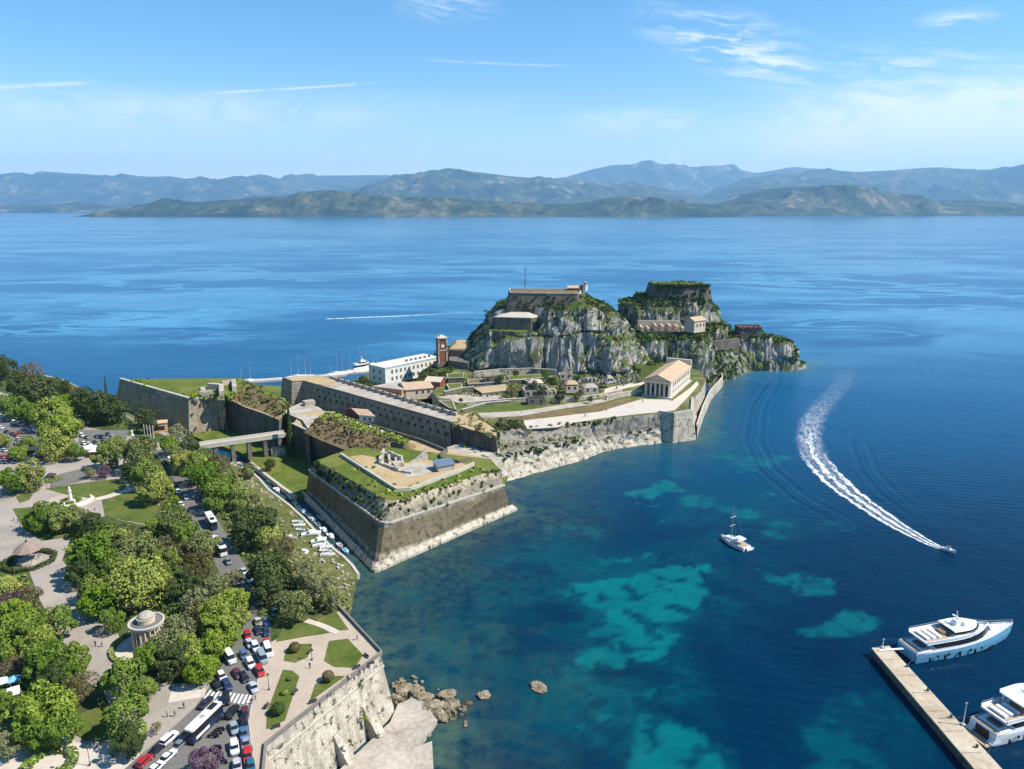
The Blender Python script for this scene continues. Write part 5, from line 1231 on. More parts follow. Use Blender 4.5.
# ruined and small houses below the cliff
def ruin(lb, x0, x1, y, z, h, dep, roof=None, wm='wall_pale', name='house', cat='house'):
    a, b = P(x0, y, z), P(x1, y, z); d = (b - a); t = thing(name, lb, cat, tuple((a + b) / 2), world=True)
    L = d.length; m_ = MB(); r = .12; ca, sa = math.cos(r), math.sin(r)
    for (cx, cy, sx, sy) in ((0, 0, L, .6), (0, dep, L, .6), (-L / 2, dep / 2, .6, dep), (L / 2, dep / 2, .6, dep)):
        m_.box(((a.x + b.x) / 2 + cx * ca - cy * sa, (a.y + b.y) / 2 + cx * sa + cy * ca, z), (sx, sy, h * rng.uniform(.8, 1.05)), r)
    m_.obj('wall', M[wm], t)
    for i in range(max(2, int(L / 3))):
        u = -L / 2 + L * (i + .5) / max(2, int(L / 3)); MB().box(((a.x + b.x) / 2 + u * ca + .34 * sa, (a.y + b.y) / 2 + u * sa - .34 * ca, z + h * .45), (1.0, .12, 1.4), r).obj('window', M['dark'], t)
    if roof: MB().box(((a.x + b.x) / 2 - dep / 2 * sa, (a.y + b.y) / 2 + dep / 2 * ca, z + h), (L + .5, dep + .8, 1.1), r, .55).obj('roof', M[roof], t)
    return t
ruin('grey roofless ruin with window holes in front of the cliff', 525, 549, 398.5, WZ, 5.0, 8)
ruin('low pale outbuilding just below the grey roofless ruin', 528, 546, 405, WZ, 3.6, 5, None, 'wall_grey')
ruin('small cream roofed cottage behind the grey ruin', 529, 543, 391, WZ + 2, 4.2, 6, 'cream')
ruin('tiny ochre cottage to the right of the grey ruin', 548, 556, 397, WZ, 3.2, 5, None, 'cream')
ruin('ochre cottage with flat front between two dark bushes', 566, 578, 393, WZ + 1, 4.6, 6, 'tile', 'cream')
ruin('low beige cottage near the grey lane, nearest to the temple', 584, 598, 394, WZ, 3.4, 6, 'concrete', 'cream')
ruin('broken pale wall of a ruin at the foot of the boulder slope', 560, 572, 380, WZ + 3, 3.6, 5, None)
ruin('white hut in the green slope above the lane', 607, 613, 383, WZ + 3, 2.6, 4, 'concrete', 'white')
# more retaining walls at the cliff foot
for lb, pts, h, mt in [('long pale retaining wall at the foot of the white cliff', [(474, 377), (500, 374.5), (530, 373.5), (556, 375)], 3.2, 'wall_pale'), ('grey garden wall below the long pale retaining wall', [(508, 384), (524, 383.5), (530, 386)], 2.2, 'wall_grey'), ('pale garden wall along the grey lane', [(552, 402.5), (575, 400.5), (600, 397), (622, 392)], 1.4, 'wall_pale'), ('low stone wall beside the green lawn', [(462, 412), (486, 405), (510, 403)], 1.2, 'wall_grey'), ('stone wall in front of the forecourt', [(466, 405.5), (500, 402.5), (528, 401)], 1.6, 'wall_pale'), ('pale wall flanking the temple square on its left', [(606, 400), (622, 397), (636, 394.5)], 2.2, 'wall_pale'), ('wall stepping down from the red house', [(444, 396), (462, 392), (474, 391)], 2.4, 'wall_grey')]:
    t = thing('retaining_wall', lb, 'wall', tuple(P(*pts[0], WZ)), world=True); MB().strip(PP(pts, WZ), .9, WZ - .5, h + .5).obj('masonry', M[mt], t); MB().strip(PP(pts, WZ), 1.1, WZ + h - .02, .2).obj('coping', M['coping'], t)
ruin('long low ruin with many openings under the cliff', 484, 500, 383, WZ + 1.5, 3.2, 5, None, 'wall_grey')
ruin('small ruin beside the dark bushes at the lane', 556, 566, 401.5, WZ, 2.6, 4, None)
ruin('pale ruined gable between cliff boulders', 588, 596, 384, WZ + 2, 3.0, 4, None)
rs7 = np.random.RandomState(77); rub = MB()
for i in range(150):
    x_, y_ = rs7.uniform(560, 640), 0; y_ = 384 - (x_ - 560) * .13 + rs7.normal() * 4; p = P(x_, y_, WZ + 1.5); rub.box((p.x, p.y, p.z - .8), (rs7.uniform(.6, 2.2), rs7.uniform(.6, 2), rs7.uniform(.8, 2.2)), rs7.uniform(0, 3), rs7.uniform(.3, .8))
o = rub.obj('rubble', M['rock']); tag(o, 'grey boulder rubble strewn on the slope under the crag', None, None, 'stuff')
# marina mole and quay behind the fortress
mq = MB().strip(PP([(240, 381.5), (275, 379), (300, 377.5), (345, 374)], 1.0), 6, -2, 3.2); o = mq.obj('breakwater', M['coping']); tag(o, 'straight white breakwater of the marina behind the fortress', 'breakwater')
mq = MB().strip(PP([(340, 372.5), (372, 370)], 1.0), 9, -2, 3.0); o = mq.obj('marina_quay', M['concrete']); tag(o, 'low marina quay left of the white barracks', 'quay')
# ================================================================== trees
def crown_mesh(name, mat, seed, n=4200, lobes=13, leaf=.056, flat_=1.0, open_=0., cone=False):
    rs = np.random.RandomState(seed)
    L = []
    for i in range(lobes):
        d = rs.normal(size=3); d /= np.linalg.norm(d)
        d[2] = d[2] * .95 + .05
        L.append((d * rs.uniform(.40, .66), rs.uniform(.26, .46)))
    for i in range(lobes):
        d = rs.normal(size=3); d /= np.linalg.norm(d); d[2] = abs(d[2]) * .9 - .2; L.append((d * rs.uniform(.72, .92), rs.uniform(.13, .24)))
    L.append((np.array([0, 0, .0]), .60)); L.append((np.array([0, 0, -.25]), .5))
    C_, N_ = [], []
    while len(C_) < n:
        c, r = L[rs.randint(len(L))]
        d = rs.normal(size=3); d /= np.linalg.norm(d)
        if cone:
            z = rs.uniform(-1, 1); rr = .30 * (1 - (z + 1) / 2) ** .8 + .03; t = rs.uniform(0, 6.283); p = np.array([rr * math.cos(t), rr * math.sin(t), z]); d = np.array([math.cos(t), math.sin(t), .3])
        else:
            p = c + d * r * rs.uniform(.80, 1.06)
            if any(np.linalg.norm(p - c2) < r2 * .86 for c2, r2 in L) and rs.rand() > .12: continue
            p[2] *= flat_
            if d[2] < -.75 and rs.rand() < .6: continue
        if open_ and rs.rand() < open_ * (fbm(np.array([p[0] * 3]), np.array([p[1] * 3]), p[2] * 3 + seed, 2)[0] > .5): continue
        C_.append(p); q = d * 1.0 + rs.normal(size=3) * .55 + np.array([0, 0, .2]); N_.append(q / np.linalg.norm(q))
    P_ = np.array(C_); Nn = np.array(N_)
    ref = rs.normal(size=(n, 3)); U = np.cross(Nn, ref); U /= np.linalg.norm(U, axis=1)[:, None]; Wv = np.cross(Nn, U)
    s = (leaf * rs.uniform(.6, 1.3, n))[:, None]; a = s * rs.uniform(.7, 1.2, n)[:, None]
    V = np.stack([P_ - U * s, P_ - Wv * a * .8 + Nn * s * .15, P_ + U * s, P_ + Wv * a * .8 + Nn * s * .15], 1).reshape(-1, 3)
    me = bpy.data.meshes.new(name); me.from_pydata(V.tolist(), [], np.arange(n * 4).reshape(-1, 4).tolist()); me.materials.append(mat); return me
def trunk_mesh(seed, limbs=5):
    rs = random.Random(seed); m = MB()
    m.tube((0, 0, -1.9), (.03, .02, -.75), .085, .06, 7); m.tube((.03, .02, -.75), (.02, 0, .1), .06, .03, 6)
    for i in range(limbs):
        t = 6.28 * i / limbs + rs.uniform(-.4, .4); m.tube((.03, .02, -.8 + .1 * rs.random()), (.5 * math.cos(t), .5 * math.sin(t), -.1 + .4 * rs.random()), .038, .012, 5)
    me = bpy.data.meshes.new('trunk'); me.from_pydata(m.v, [], m.f); me.materials.append(M['trunk']); return me
TK = [trunk_mesh(i) for i in range(3)]
def variants(mat, seed, k, **kw): return [crown_mesh('crown', mat, seed + i, **kw) for i in range(k)]
CR = {'b': variants(M['l_bright'], 10, 3), 'm': variants(M['l_mid'], 20, 4), 'd': variants(M['l_dark'], 30, 3, n=3600, leaf=.054), 'o': variants(M['l_olive'], 40, 3, n=2900, open_=.45),
      'p': variants(M['l_pale'], 50, 2, n=2500, open_=.5), 'n': variants(M['l_brown'], 60, 2, n=2200, open_=.6, leaf=.046), 'u': variants(M['l_purple'], 70, 2, n=2100, open_=.5),
      'l': variants(M['l_bright'], 80, 1, n=4600, lobes=18, leaf=.048), 'c': variants(M['l_dark'], 90, 1, n=1500, leaf=.05, cone=True)}
KT = {'b': 'bright green tree', 'm': 'mid green tree', 'd': 'dark evergreen tree', 'o': 'olive grey tree', 'p': 'pale blossoming tree', 'n': 'brown budding tree', 'u': 'purple blossoming tree', 'l': 'big pale green rounded tree', 'c': 'slim dark cypress'}
TG = 'trees of the esplanade park'
tcount = {}
def tree(px, py, r, k, place, gz=GZ, group=TG, tall=1.0):
    r = r * 1.13 if r > 6 else r
    zc = gz + 6
    for it in range(3):
        p = P(px, py, zc); d = (p - Vector((0, 0, CAMZ))).length; R = r * d / FPX; zc = gz + max(R * .92, R * .8 + .9) * tall
    p = P(px, py, zc)
    t = thing('cypress' if k == 'c' else 'tree', (KT[k] + ' ' + place), 'tree', (p.x, p.y, gz), 0, group)
    t.rotation_euler.z = rng.uniform(0, 6.28)
    i = tcount.get(k, 0); tcount[k] = i + 1; i += rng.randint(0, 7)
    tr = bpy.data.objects.new('trunk', TK[i % 3]); C.objects.link(tr); tr.parent = t; tr.location = (0, 0, zc - gz); tz = (zc - gz + .3) / 1.9; tr.scale = (R * .9, R * .9, tz)
    c = bpy.data.objects.new('crown', CR[k][i % len(CR[k])]); C.objects.link(c); c.parent = t; c.location = (0, 0, zc - gz)
    rz = R * (3.4 if k == 'c' else rng.uniform(1.0, 1.3)); c.scale = (R * (1.6 if k == 'c' else 1.06), R * (1.6 if k == 'c' else 1.06), rz)
    if k == 'c': c.location.z = rz * .95
    return t
TREES = [
 (6, 368, 9, 'd', 'at the far left end of the northern shore row'), (31, 373, 8, 'n', 'showing bare twigs against the sea at the far left'), (21, 387, 11, 'd', 'behind the far left car park, left of three'), (39, 391, 14, 'd', 'behind the far left car park, largest of three'), (55, 391, 11, 'd', 'behind the far left car park, right of three'),
 (77, 394, 7, 'n', 'with orange brown crown standing out against the sea'), (86, 405, 13, 'd', 'at the left of the dark clump before the sea'), (101, 407, 15, 'd', 'tallest in the dark clump before the sea'), (113, 411, 11, 'd', 'at the right of the dark clump before the sea'), (107, 396, 3.2, 'c', 'poking above the dark clump before the sea'),
 (5, 401, 7, 'm', 'beside the far left car park at the frame edge'), (17, 407, 10, 'm', 'behind parked cars, second from the frame edge'), (33, 412, 10, 'm', 'behind parked cars, third from the frame edge'), (40, 420, 7, 'o', 'over the parked cars at the far left'),
 (52, 415, 13, 'b', 'at the back left of the tall clump by the car park'), (63, 407, 11, 'b', 'topmost in the tall clump by the car park'), (58, 429, 14, 'b', 'in the middle of the tall clump by the car park'), (69, 428, 10, 'o', 'on the right flank of the tall clump by the car park'), (55, 446, 12, 'b', 'at the front of the tall clump by the car park'),
 (18, 453, 6.5, 'b', 'beside a red car in the car park'), (27, 445, 7, 'm', 'between the car park rows'), (75, 452, 7, 'm', 'standing alone left of the white stall'), (3, 440, 6, 'b', 'cut by the frame edge in the car park'),
 (109, 456, 11, 'm', 'to the right of the white stall'), (115, 444, 8, 'm', 'behind the one right of the white stall'), (123, 444, 5, 'm', 'small, in front of the flagpoles'), (137, 455, 15, 'o', 'large, in front of the statue square'), (146, 447, 8, 'o', 'smaller, right in front of the flagpoles'), (145, 475, 13, 'm', 'at the right end of the wide monument lawn'), (154, 488, 13, 'b', 'beside the road at the end of the pale path'), (134, 471, 9, 'd', 'shading the end of the wide monument lawn'),
 (12, 480, 11, 'm', 'left of a pair on the plaza'), (31, 477, 11, 'm', 'right of a pair on the plaza'), (104.5, 471, 6, 'u', 'at the edge of the wide monument lawn'), (90, 472, 4.5, 'o', 'small and grey beside the purple one'),
 (144, 417, 8, 'd', 'under the dark wall of the north bastion'), (150, 424, 7, 'd', 'behind the flagpoles at the bastion foot'), (172, 445, 9, 'b', 'at the bridge approach beside the road'), (177, 432, 7, 'p', 'against the lit corner of the north bastion'), (189, 446, 8, 'd', 'right at the town end of the bridge'), (181, 461, 10, 'b', 'overhanging the road below the bridge'), (196, 462, 10, 'b', 'below the town end of the bridge'), (206, 459, 10, 'o', 'in front of the first bridge pier'), (219, 463, 9, 'n', 'in front of the second bridge pier'), (209, 479, 14, 'm', 'between the road and the bridge piers'), (226, 487, 12, 'm', 'on the slope below the bridge piers'), (194, 473, 10, 'm', 'leaning over the traffic by the bridge'),
 (232, 478, 4, 'd', 'very small, on the bare patch near the bridge'), (238, 499, 10, 'm', 'above the moat slope left of the boats'), (214, 497, 13, 'm', 'beside the road opposite a white bus'), (255, 499, 5, 'n', 'very small, on the grass beside the moat boats'), (252, 525, 20, 'd', 'huge, above the moat bank'), (266, 536, 12, 'b', 'on the moat side of the huge evergreen'),
 (271, 574, 20, 'd', 'huge, shading the middle of the road'), (266, 591, 14, 'd', 'just below the huge one on the road'), (279, 551, 13, 'n', 'between the two huge evergreens'), (288, 545, 7, 'n', 'small, beside the laid up boats'), (302, 574, 12, 'p', 'thin and almost bare near the moat mouth'), (321, 588, 14, 'p', 'nearest the water at the moat mouth'), (296, 606, 14, 'o', 'at the head of the promenade'), (330, 600, 9, 'o', 'leaning over the sea at the promenade corner'), (284, 602, 8, 'p', 'small, between road and promenade head'), (310, 596, 9, 'o', 'between the two pale trees at the moat mouth'),
 (175, 521, 13, 'o', 'beside the upper road, left of the white topped bus'), (166, 545, 9, 'n', 'in the middle of the park grove'), (189, 536, 12, 'm', 'left of the long white roofed bus'), (204, 544, 13, 'o', 'touching the long white roofed bus'), (199, 565, 12, 'n', 'beside the shaded road, in the grove'), (197, 586, 11, 'd', 'deep in the grove behind the rotunda'), (216, 586, 11, 'o', 'at the kerb of the shaded road'), (232, 579, 8, 'p', 'overhanging the shaded road'), (195, 602, 12, 'p', 'in the grove to the right behind the rotunda'), (234, 602, 13, 'b', 'at the kerb above the traffic queue'), (213, 614, 14, 'b', 'in the grove left of the traffic queue'), (240, 618, 9, 'b', 'by the red car at the head of the queue'), (168, 589, 10, 'd', 'directly behind the rotunda'), (152, 524, 6, 'b', 'small, at the corner of the right hand lawn'), (159, 572, 9, 'm', 'to the right of the big pale round tree'), (166, 560, 10, 'm', 'above the big pale round tree'), (180, 553, 9, 'n', 'in the grove centre near a bare patch'),
 (46, 517, 12, 'm', 'left on the lawn above the bandstand'), (64, 518, 12, 'm', 'in the middle of the lawn above the bandstand'), (31, 521, 7, 'b', 'smallest on the lawn above the bandstand'), (88, 524, 10, 'd', 'at the right end of the lawn above the bandstand'), (78, 519, 9, 'o', 'greyish on the lawn above the bandstand'),
 (93, 558, 17, 'm', 'at the left edge of the grove by the plaza'), (82, 573, 11, 'd', 'lowest at the left edge of the grove by the plaza'), (115, 545, 15, 'm', 'at the top of the grove below the monument'), (137, 547, 16, 'o', 'wide, above the big pale round tree'), (123, 534, 9, 'o', 'small and pale, just below the monument circle'), (98, 600, 15, 'b', 'beside the plaza road left of the rotunda'), (91, 589, 10, 'm', 'between grove edge and plaza road'), (137, 586, 22, 'l', 'in the centre of the park grove'), (117, 573, 13, 'm', 'left of the big pale round tree'), (112, 620, 9, 'm', 'nearest the rotunda on its left'),
 (4, 589, 11, 'b', 'at the left frame edge below the bandstand'), (13, 600, 8, 'u', 'below the bandstand'), (28, 596, 10, 'n', 'with dark crown below the bandstand'), (9, 618, 15, 'b', 'at the left frame edge in the near grove'), (27, 627, 12, 'b', 'in the upper part of the near left grove'), (54, 624, 13, 'm', 'at the plaza side of the near left grove'), (15, 641, 17, 'm', 'darker, at the left frame edge of the near grove'), (39, 647, 13, 'b', 'in the middle of the near left grove'), (46, 661, 16, 'm', 'above the white awnings'), (66, 659, 15, 'm', 'where the plaza road narrows'), (52, 676, 12, 'd', 'in the deepest shade of the near left grove'), (12, 667, 8, 'n', 'at the left frame edge above the awnings'), (82, 686, 13, 'n', 'where the near grove meets the narrow road'), (72, 674, 9, 'm', 'between the brown one and the plaza road'),
 (125, 682, 17, 'm', 'near the path from the rotunda'), (140, 690, 11, 'm', 'on the sandy square side, above the lone lawn'), (125, 720, 18, 'm', 'tall, over the sunlit lawn'), (126, 742, 13, 'd', 'beside the parked cars in the near corner'), (44, 712, 21, 'b', 'very large, in the bottom left corner'), (57, 729, 15, 'm', 'at the foot of the very large corner tree'), (34, 733, 14, 'm', 'left at the foot of the very large corner tree'), (2, 700, 8, 'm', 'cut by the frame beside the awnings'), (4, 745, 10, 'p', 'cut by the bottom left corner of the picture'),
 (167, 645, 15, 'p', 'in flower right beside the rotunda'), (150, 657, 12, 'm', 'just below the rotunda'), (176, 660, 14, 'd', 'dark, over the sandy square'), (190, 648, 15, 'b', 'in the lower grove beside the kerb'), (216, 642, 13, 'b', 'at the kerb beside the white van'), (200, 668, 13, 'b', 'nearest the zebra crossing'), (228, 632, 11, 'b', 'at the kerb beside the head of the queue'), (181, 628, 12, 'p', 'in flower above the lower grove'), (156, 727, 4.5, 'n', 'tiny, on the sandy square'), (204, 761, 12, 'u', 'over the parked motorbikes'),
]
for a in TREES: tree(*a)
FG = 'trees inside the fortress'
for x, y, r, k, pl, z in [(270, 464, 6, 'd', 'round, on the grass at the bridge foot', 1.6), (291, 449, 6.5, 'c', 'below the gatehouse wall', 1.6), (248, 471, 7, 'o', 'by the moat under the bridge', 1.6),
     (352, 386, 6, 'd', 'left of three behind the long wall', 3), (361, 386, 8, 'd', 'middle of three behind the long wall', 3), (371, 389, 8, 'd', 'right of three behind the long wall', 3), (511, 392, 6, 'n', 'with ochre crown on the lower ward', WZ), (533, 386, 5.5, 'd', 'in front of the cliff, behind the ruin', WZ + 2), (541, 392, 6, 'd', 'right beside the roofless ruin', WZ), (560, 397, 5.5, 'd', 'by the grey lane', WZ), (577, 396, 4.5, 'o', 'small, by the grey lane', WZ), (552, 381, 5, 'd', 'at the foot of the boulder slope', WZ + 3), (590, 399, 3.5, 'd', 'small, beside the beige cottage', WZ),
     (500, 379, 4, 'm', 'on the terrace under the cliff', WZ + 1), (516, 373, 4, 'd', 'at the cliff foot, leftmost', WZ + 3), (545, 374, 4.5, 'm', 'at the cliff foot, rightmost', WZ + 3), (461, 400, 2.5, 'd', 'very small, on the forecourt', WZ)]:
    tree(x, y, r, k, pl, z, FG)
def bush(px, py, r, mk, lb, gz, group=None, fl=.9, name='bush'):
    zc = gz + 1
    for i in range(3): p = P(px, py, zc); R = r * (p - Vector((0, 0, CAMZ))).length / FPX; zc = gz + R * fl
    p = P(px, py, zc)
    me = bush_mesh[mk]; o = bpy.data.objects.new(name, me); C.objects.link(o); o.location = (p.x, p.y, zc); o.scale = (R, R, R * fl); o.rotation_euler = (0, 0, rng.uniform(0, 6))
    return tag(o, lb, 'bush', group)
def dense_ball(name, mat, seed, n=1300, leaf=.10, jag=.06):
    rs = np.random.RandomState(seed); d = rs.normal(size=(n, 3)); d /= np.linalg.norm(d, axis=1)[:, None]
    P_ = d * (1 - jag * rs.rand(n))[:, None]; Nn = d + rs.normal(size=(n, 3)) * .3; Nn /= np.linalg.norm(Nn, axis=1)[:, None]
    U = np.cross(Nn, rs.normal(size=(n, 3))); U /= np.linalg.norm(U, axis=1)[:, None]; Wv = np.cross(Nn, U); s = (leaf * rs.uniform(.7, 1.2, n))[:, None]
    V = np.stack([P_ - U * s, P_ - Wv * s, P_ + U * s, P_ + Wv * s], 1).reshape(-1, 3)
    me = bpy.data.meshes.new(name); me.from_pydata(V.tolist(), [], np.arange(n * 4).reshape(-1, 4).tolist()); me.materials.append(mat); return me
bush_mesh = {'g': dense_ball('bush', M['l_mid'], 1), 'd': dense_ball('bush', M['l_dark'], 2), 'n': dense_ball('bush', M['l_clip'], 3), 'w': crown_mesh('bush', M['l_dark'], 99, n=1500), 'm': crown_mesh('bush', M['l_mid'], 98, n=1500), 'o': crown_mesh('bush', M['l_olive'], 97, n=1300)}
BG = 'clipped round bushes on the promenade'
bush(294.5, 647, 5, 'n', 'reddish clipped ball bush on the small lawn by the kerb', GZ + .19, BG); bush(328, 676, 5.5, 'n', 'reddish clipped ball bush on the narrow triangular lawn', GZ + .19, BG); bush(278, 708.5, 6, 'd', 'dark green clipped ball bush on the long lawn', GZ + .19, BG)
bush(284.5, 692, 3.4, 'g', 'low green cushion bush in the middle of the long lawn', GZ + .19, BG, .6); bush(289.5, 678.5, 2.6, 'n', 'flowering cushion bush at the top of the long lawn', GZ + .19, BG, .6)
WG = 'wild bushes on the fortress walls'
for x, y, r, mk, lb, z in [(505, 425, 11, 'w', 'large dark bush spilling over the left end of the lower ward', 11), (517, 424, 8, 'w', 'dark rounded bush at the start of the white path', 12), (495, 430, 7, 'm', 'green bush hanging beside the shaded end block', 11), (488, 436, 5, 'o', 'grey green bush on the ledge below the end block', 9), (513, 431, 5, 'o', 'grey green bush on the ledge under the dark rounded bush', 9), (523, 428, 4, 'w', 'small dark bush right against the white path end', 13.5), (529, 431, 4, 'o', 'grey bush hanging over the sea wall below the path end', 12), (478, 428, 5, 'w', 'dark bush on the ochre top of the end block', 16), (455, 424, 4, 'o', 'dry bush at the corner of the long wall', 16),
     (608, 309, 5.5, 'w', 'dark bush on the right shoulder of the land crag', 44), (597, 305, 4, 'w', 'dark bush just right of the lighthouse', 50), (531, 311, 4, 'm', 'green bush above the gun battery roof', 44), (492, 345, 8, 'm', 'green bush on the left flank of the land crag', 22), (484, 352, 7, 'w', 'dark bush lowest on the left flank of the land crag', 16), (499, 352, 6, 'm', 'green bush beside the pale cliff on the left flank', 18)]:
    bush(x, y, r, mk, lb, z, WG)

# undergrowth below the park trees
def undergrowth(lb, pts, z, count, mat, seed, r0=.5, r1=1.4, n=9):
    pl = [(p.x, p.y) for p in PP(pts, z)]; rs = np.random.RandomState(seed); a = np.array(pl); out = []
    while len(out) < count:
        q = rs.uniform(a.min(0), a.max(0), (400, 2)); ok = polydist(q[:, 0], q[:, 1], pl) > 1.2
        nz = fbm(q[:, 0] / 9, q[:, 1] / 9, seed + .3, 3) > .46
        out += q[ok & nz].tolist()
    o = growth(None, [(x, y, z + .3) for x, y in out[:count]], r0, r1, n, mat, 'undergrowth', seed, (.22, .5)); return tag(o, lb, None, None, 'stuff')
PK1 = [(62, 560), (72, 535), (100, 524), (120, 524), (145, 527), (165, 505), (170, 470), (178, 490), (190, 520), (203, 540), (214, 560), (226, 585), (236, 610), (240, 630), (230, 650), (210, 682), (172, 680), (170, 640), (150, 628), (125, 636), (112, 612), (88, 590)]
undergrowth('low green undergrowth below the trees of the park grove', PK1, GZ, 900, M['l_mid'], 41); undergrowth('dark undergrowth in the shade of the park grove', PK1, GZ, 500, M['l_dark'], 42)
PK2 = [(-30, 565), (25, 563), (40, 602), (62, 642), (82, 680), (80, 712), (60, 735), (-30, 725)]
undergrowth('low green undergrowth in the near left grove', PK2, GZ, 380, M['l_mid'], 43)
PK3 = [(246, 636), (263, 600), (244, 560), (222, 522), (200, 484), (196, 452), (218, 474), (235, 492), (250, 512), (263, 534), (280, 556), (300, 579), (322, 600), (330, 610), (290, 618)]
undergrowth('rough undergrowth between the road and the moat slope', PK3, GZ, 420, M['l_olive'], 44); undergrowth('green undergrowth between the road and the moat slope', PK3, GZ, 420, M['l_mid'], 45)
PK4 = [(-40, 366), (0, 370), (60, 381), (100, 399), (118, 413), (150, 428), (140, 436), (110, 430), (80, 423), (50, 406), (0, 390), (-40, 384)]
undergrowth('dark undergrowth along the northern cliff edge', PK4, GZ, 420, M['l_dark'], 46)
bp_ = []
for i in range(620):
    k = rng.randint(0, n_e := len(edge) - 2); u = rng.random(); v = rng.random() ** 1.3
    p = edge[k].lerp(edge[k + 1], u).lerp(foot[k].lerp(foot[k + 1], u), v * .9); bp_.append((p.x, p.y, p.z + .1 - 1.5 * 4 * v * (1 - v) * .5))
tag(growth(None, bp_, .4, 1.2, 9, M['l_olive'], 'undergrowth', 47, (.2, .45)), 'grey green weeds on the slope above the moat', None, None, 'stuff')
WD = [(560, 383), (600, 378), (640, 372), (646, 379), (606, 392), (575, 396), (560, 394), (505, 399), (470, 397), (445, 395), (445, 376), (500, 374)]
undergrowth('low scrub between the ruins of the lower ward', WD, WZ, 330, M['l_mid'], 48, .4, 1.0); undergrowth('dry weeds between the ruins of the lower ward', WD, WZ, 260, M['l_brown'], 49, .3, .8)

lt = MB()
for i in range(90):
    k = rng.randint(0, len(edge) - 2); u = rng.random(); p = foot[k].lerp(foot[k + 1], u).lerp(quay[k].lerp(quay[k + 1], u), rng.uniform(0, .85)); lt.box((p.x, p.y, p.z - .1), (rng.uniform(.3, 1.6), rng.uniform(.3, .8), rng.uniform(.3, .7)), rng.uniform(0, 3))
tag(lt.obj('clutter', M['concrete']), 'pale clutter and stones littering the moat bank', None, None, 'stuff')
# ================================================================== cars and buses
def rect(l, w, z, cx=0., r=.25):
    h, k = l / 2, w / 2
    return [(cx - h, -k + r, z), (cx - h + r, -k, z), (cx + h - r, -k, z), (cx + h, -k + r, z), (cx + h, k - r, z), (cx + h - r, k, z), (cx - h + r, k, z), (cx - h, k - r, z)]
def make_car(name, cat, L, Wd, h1, h2, cab0, cab1, top0, top1):
    """h1 bonnet height, h2 roof height; cab/top: window line and roof, as x ranges"""
    t = thing(name, 'x', cat)
    MB().loft([rect(L - .2, Wd - .2, .28), rect(L, Wd, .5, 0, .35), rect(L, Wd, h1 - .15, 0, .4), rect(L - .25, Wd - .2, h1, 0, .4)]).obj('body', M['paint_car'], t)
    g0 = rect(cab1 - cab0, Wd - .22, h1 - .02, (cab0 + cab1) / 2, .2); g1 = rect(top1 - top0, Wd - .5, h2 - .06, (top0 + top1) / 2, .2)
    MB().loft([g0, g1]).obj('windows', M['glass'], t)
    MB().loft([rect(top1 - top0 + .04, Wd - .46, h2 - .07, (top0 + top1) / 2, .2), rect(top1 - top0 - .2, Wd - .6, h2 + .02, (top0 + top1) / 2, .2)]).obj('roof', M['paint_car'], t)
    for sx in (-1, 1):
        for sy in (-1, 1): MB().tube((sx * L * .31, sy * (Wd / 2 - .22), .33), (sx * L * .31, sy * (Wd / 2 + .01), .33), .33, .33, 10).obj('wheel', M['rubber'], t)
    for w_ in [c_ for c_ in t.children if c_.name.startswith('wheel')]:
        v_ = sum((v.co for v in w_.data.vertices), Vector()) / len(w_.data.vertices); sg_ = 1 if v_.y > 0 else -1; MB().tube((v_.x, v_.y + sg_ * .10, v_.z), (v_.x, v_.y + sg_ * .125, v_.z), .2, .2, 8).obj('rim', M['metal'], w_)
    for sy in (-1, 1): MB().box((L / 2 - .06, sy * (Wd / 2 - .32), h1 - .34), (.16, .36, .18)).obj('headlight', M['metal'], t)
    return t
PROTO = {'h': make_car('parked_car', 'car', 4.0, 1.8, .92, 1.48, -1.95, 1.0, -1.65, .35), 's': make_car('parked_car', 'car', 4.5, 1.82, .92, 1.43, -1.6, 1.15, -1.0, .35),
         'j': make_car('parked_car', 'car', 4.5, 1.92, 1.08, 1.72, -2.15, 1.1, -1.95, .55), 'v': make_car('parked_van', 'van', 5.4, 2.05, 1.35, 2.35, -2.6, 1.9, -2.6, 1.3)}
proto_used = {}
CC = {'white': (.72, .72, .71), 'silver': (.42, .44, .46), 'black': (.012, .012, .014), 'dark': (.03, .032, .04), 'red': (.42, .018, .02), 'maroon': (.09, .02, .03), 'blue': (.06, .13, .24), 'grey': (.17, .18, .18), 'navy': (.02, .04, .10), 'teal': (.02, .12, .17), 'paleblue': (.24, .29, .34)}
CG = 'cars along the park road and car parks'
def car(px, py, k, col, ang, lb, z=GZ + .03):
    """ang: heading in the picture plane, as a second pixel offset (dx,dy)"""
    p = P(px, py + 1.5, z + .4); q = P(px + ang[0], py + 1.5 + ang[1], z + .4); rz = math.atan2(q.y - p.y, q.x - p.x)
    o = PROTO[k]
    if k in proto_used: o = dup(o, (p.x, p.y, z), rz)
    else: proto_used[k] = 1; o.location = (p.x, p.y, z); o.rotation_euler = (0, 0, rz)
    o['label'] = lb; o['group'] = CG
    c = CC[col]; c = tuple(max(0, i * rng.uniform(.92, 1.08)) for i in c)
    for ch in o.children: ch.color = (*c, 1)
    o.scale = (.82,) * 3
    return o
N1, N2, N3, N4 = (3, 9), (5, 10), (-10, 10), (1, 9)
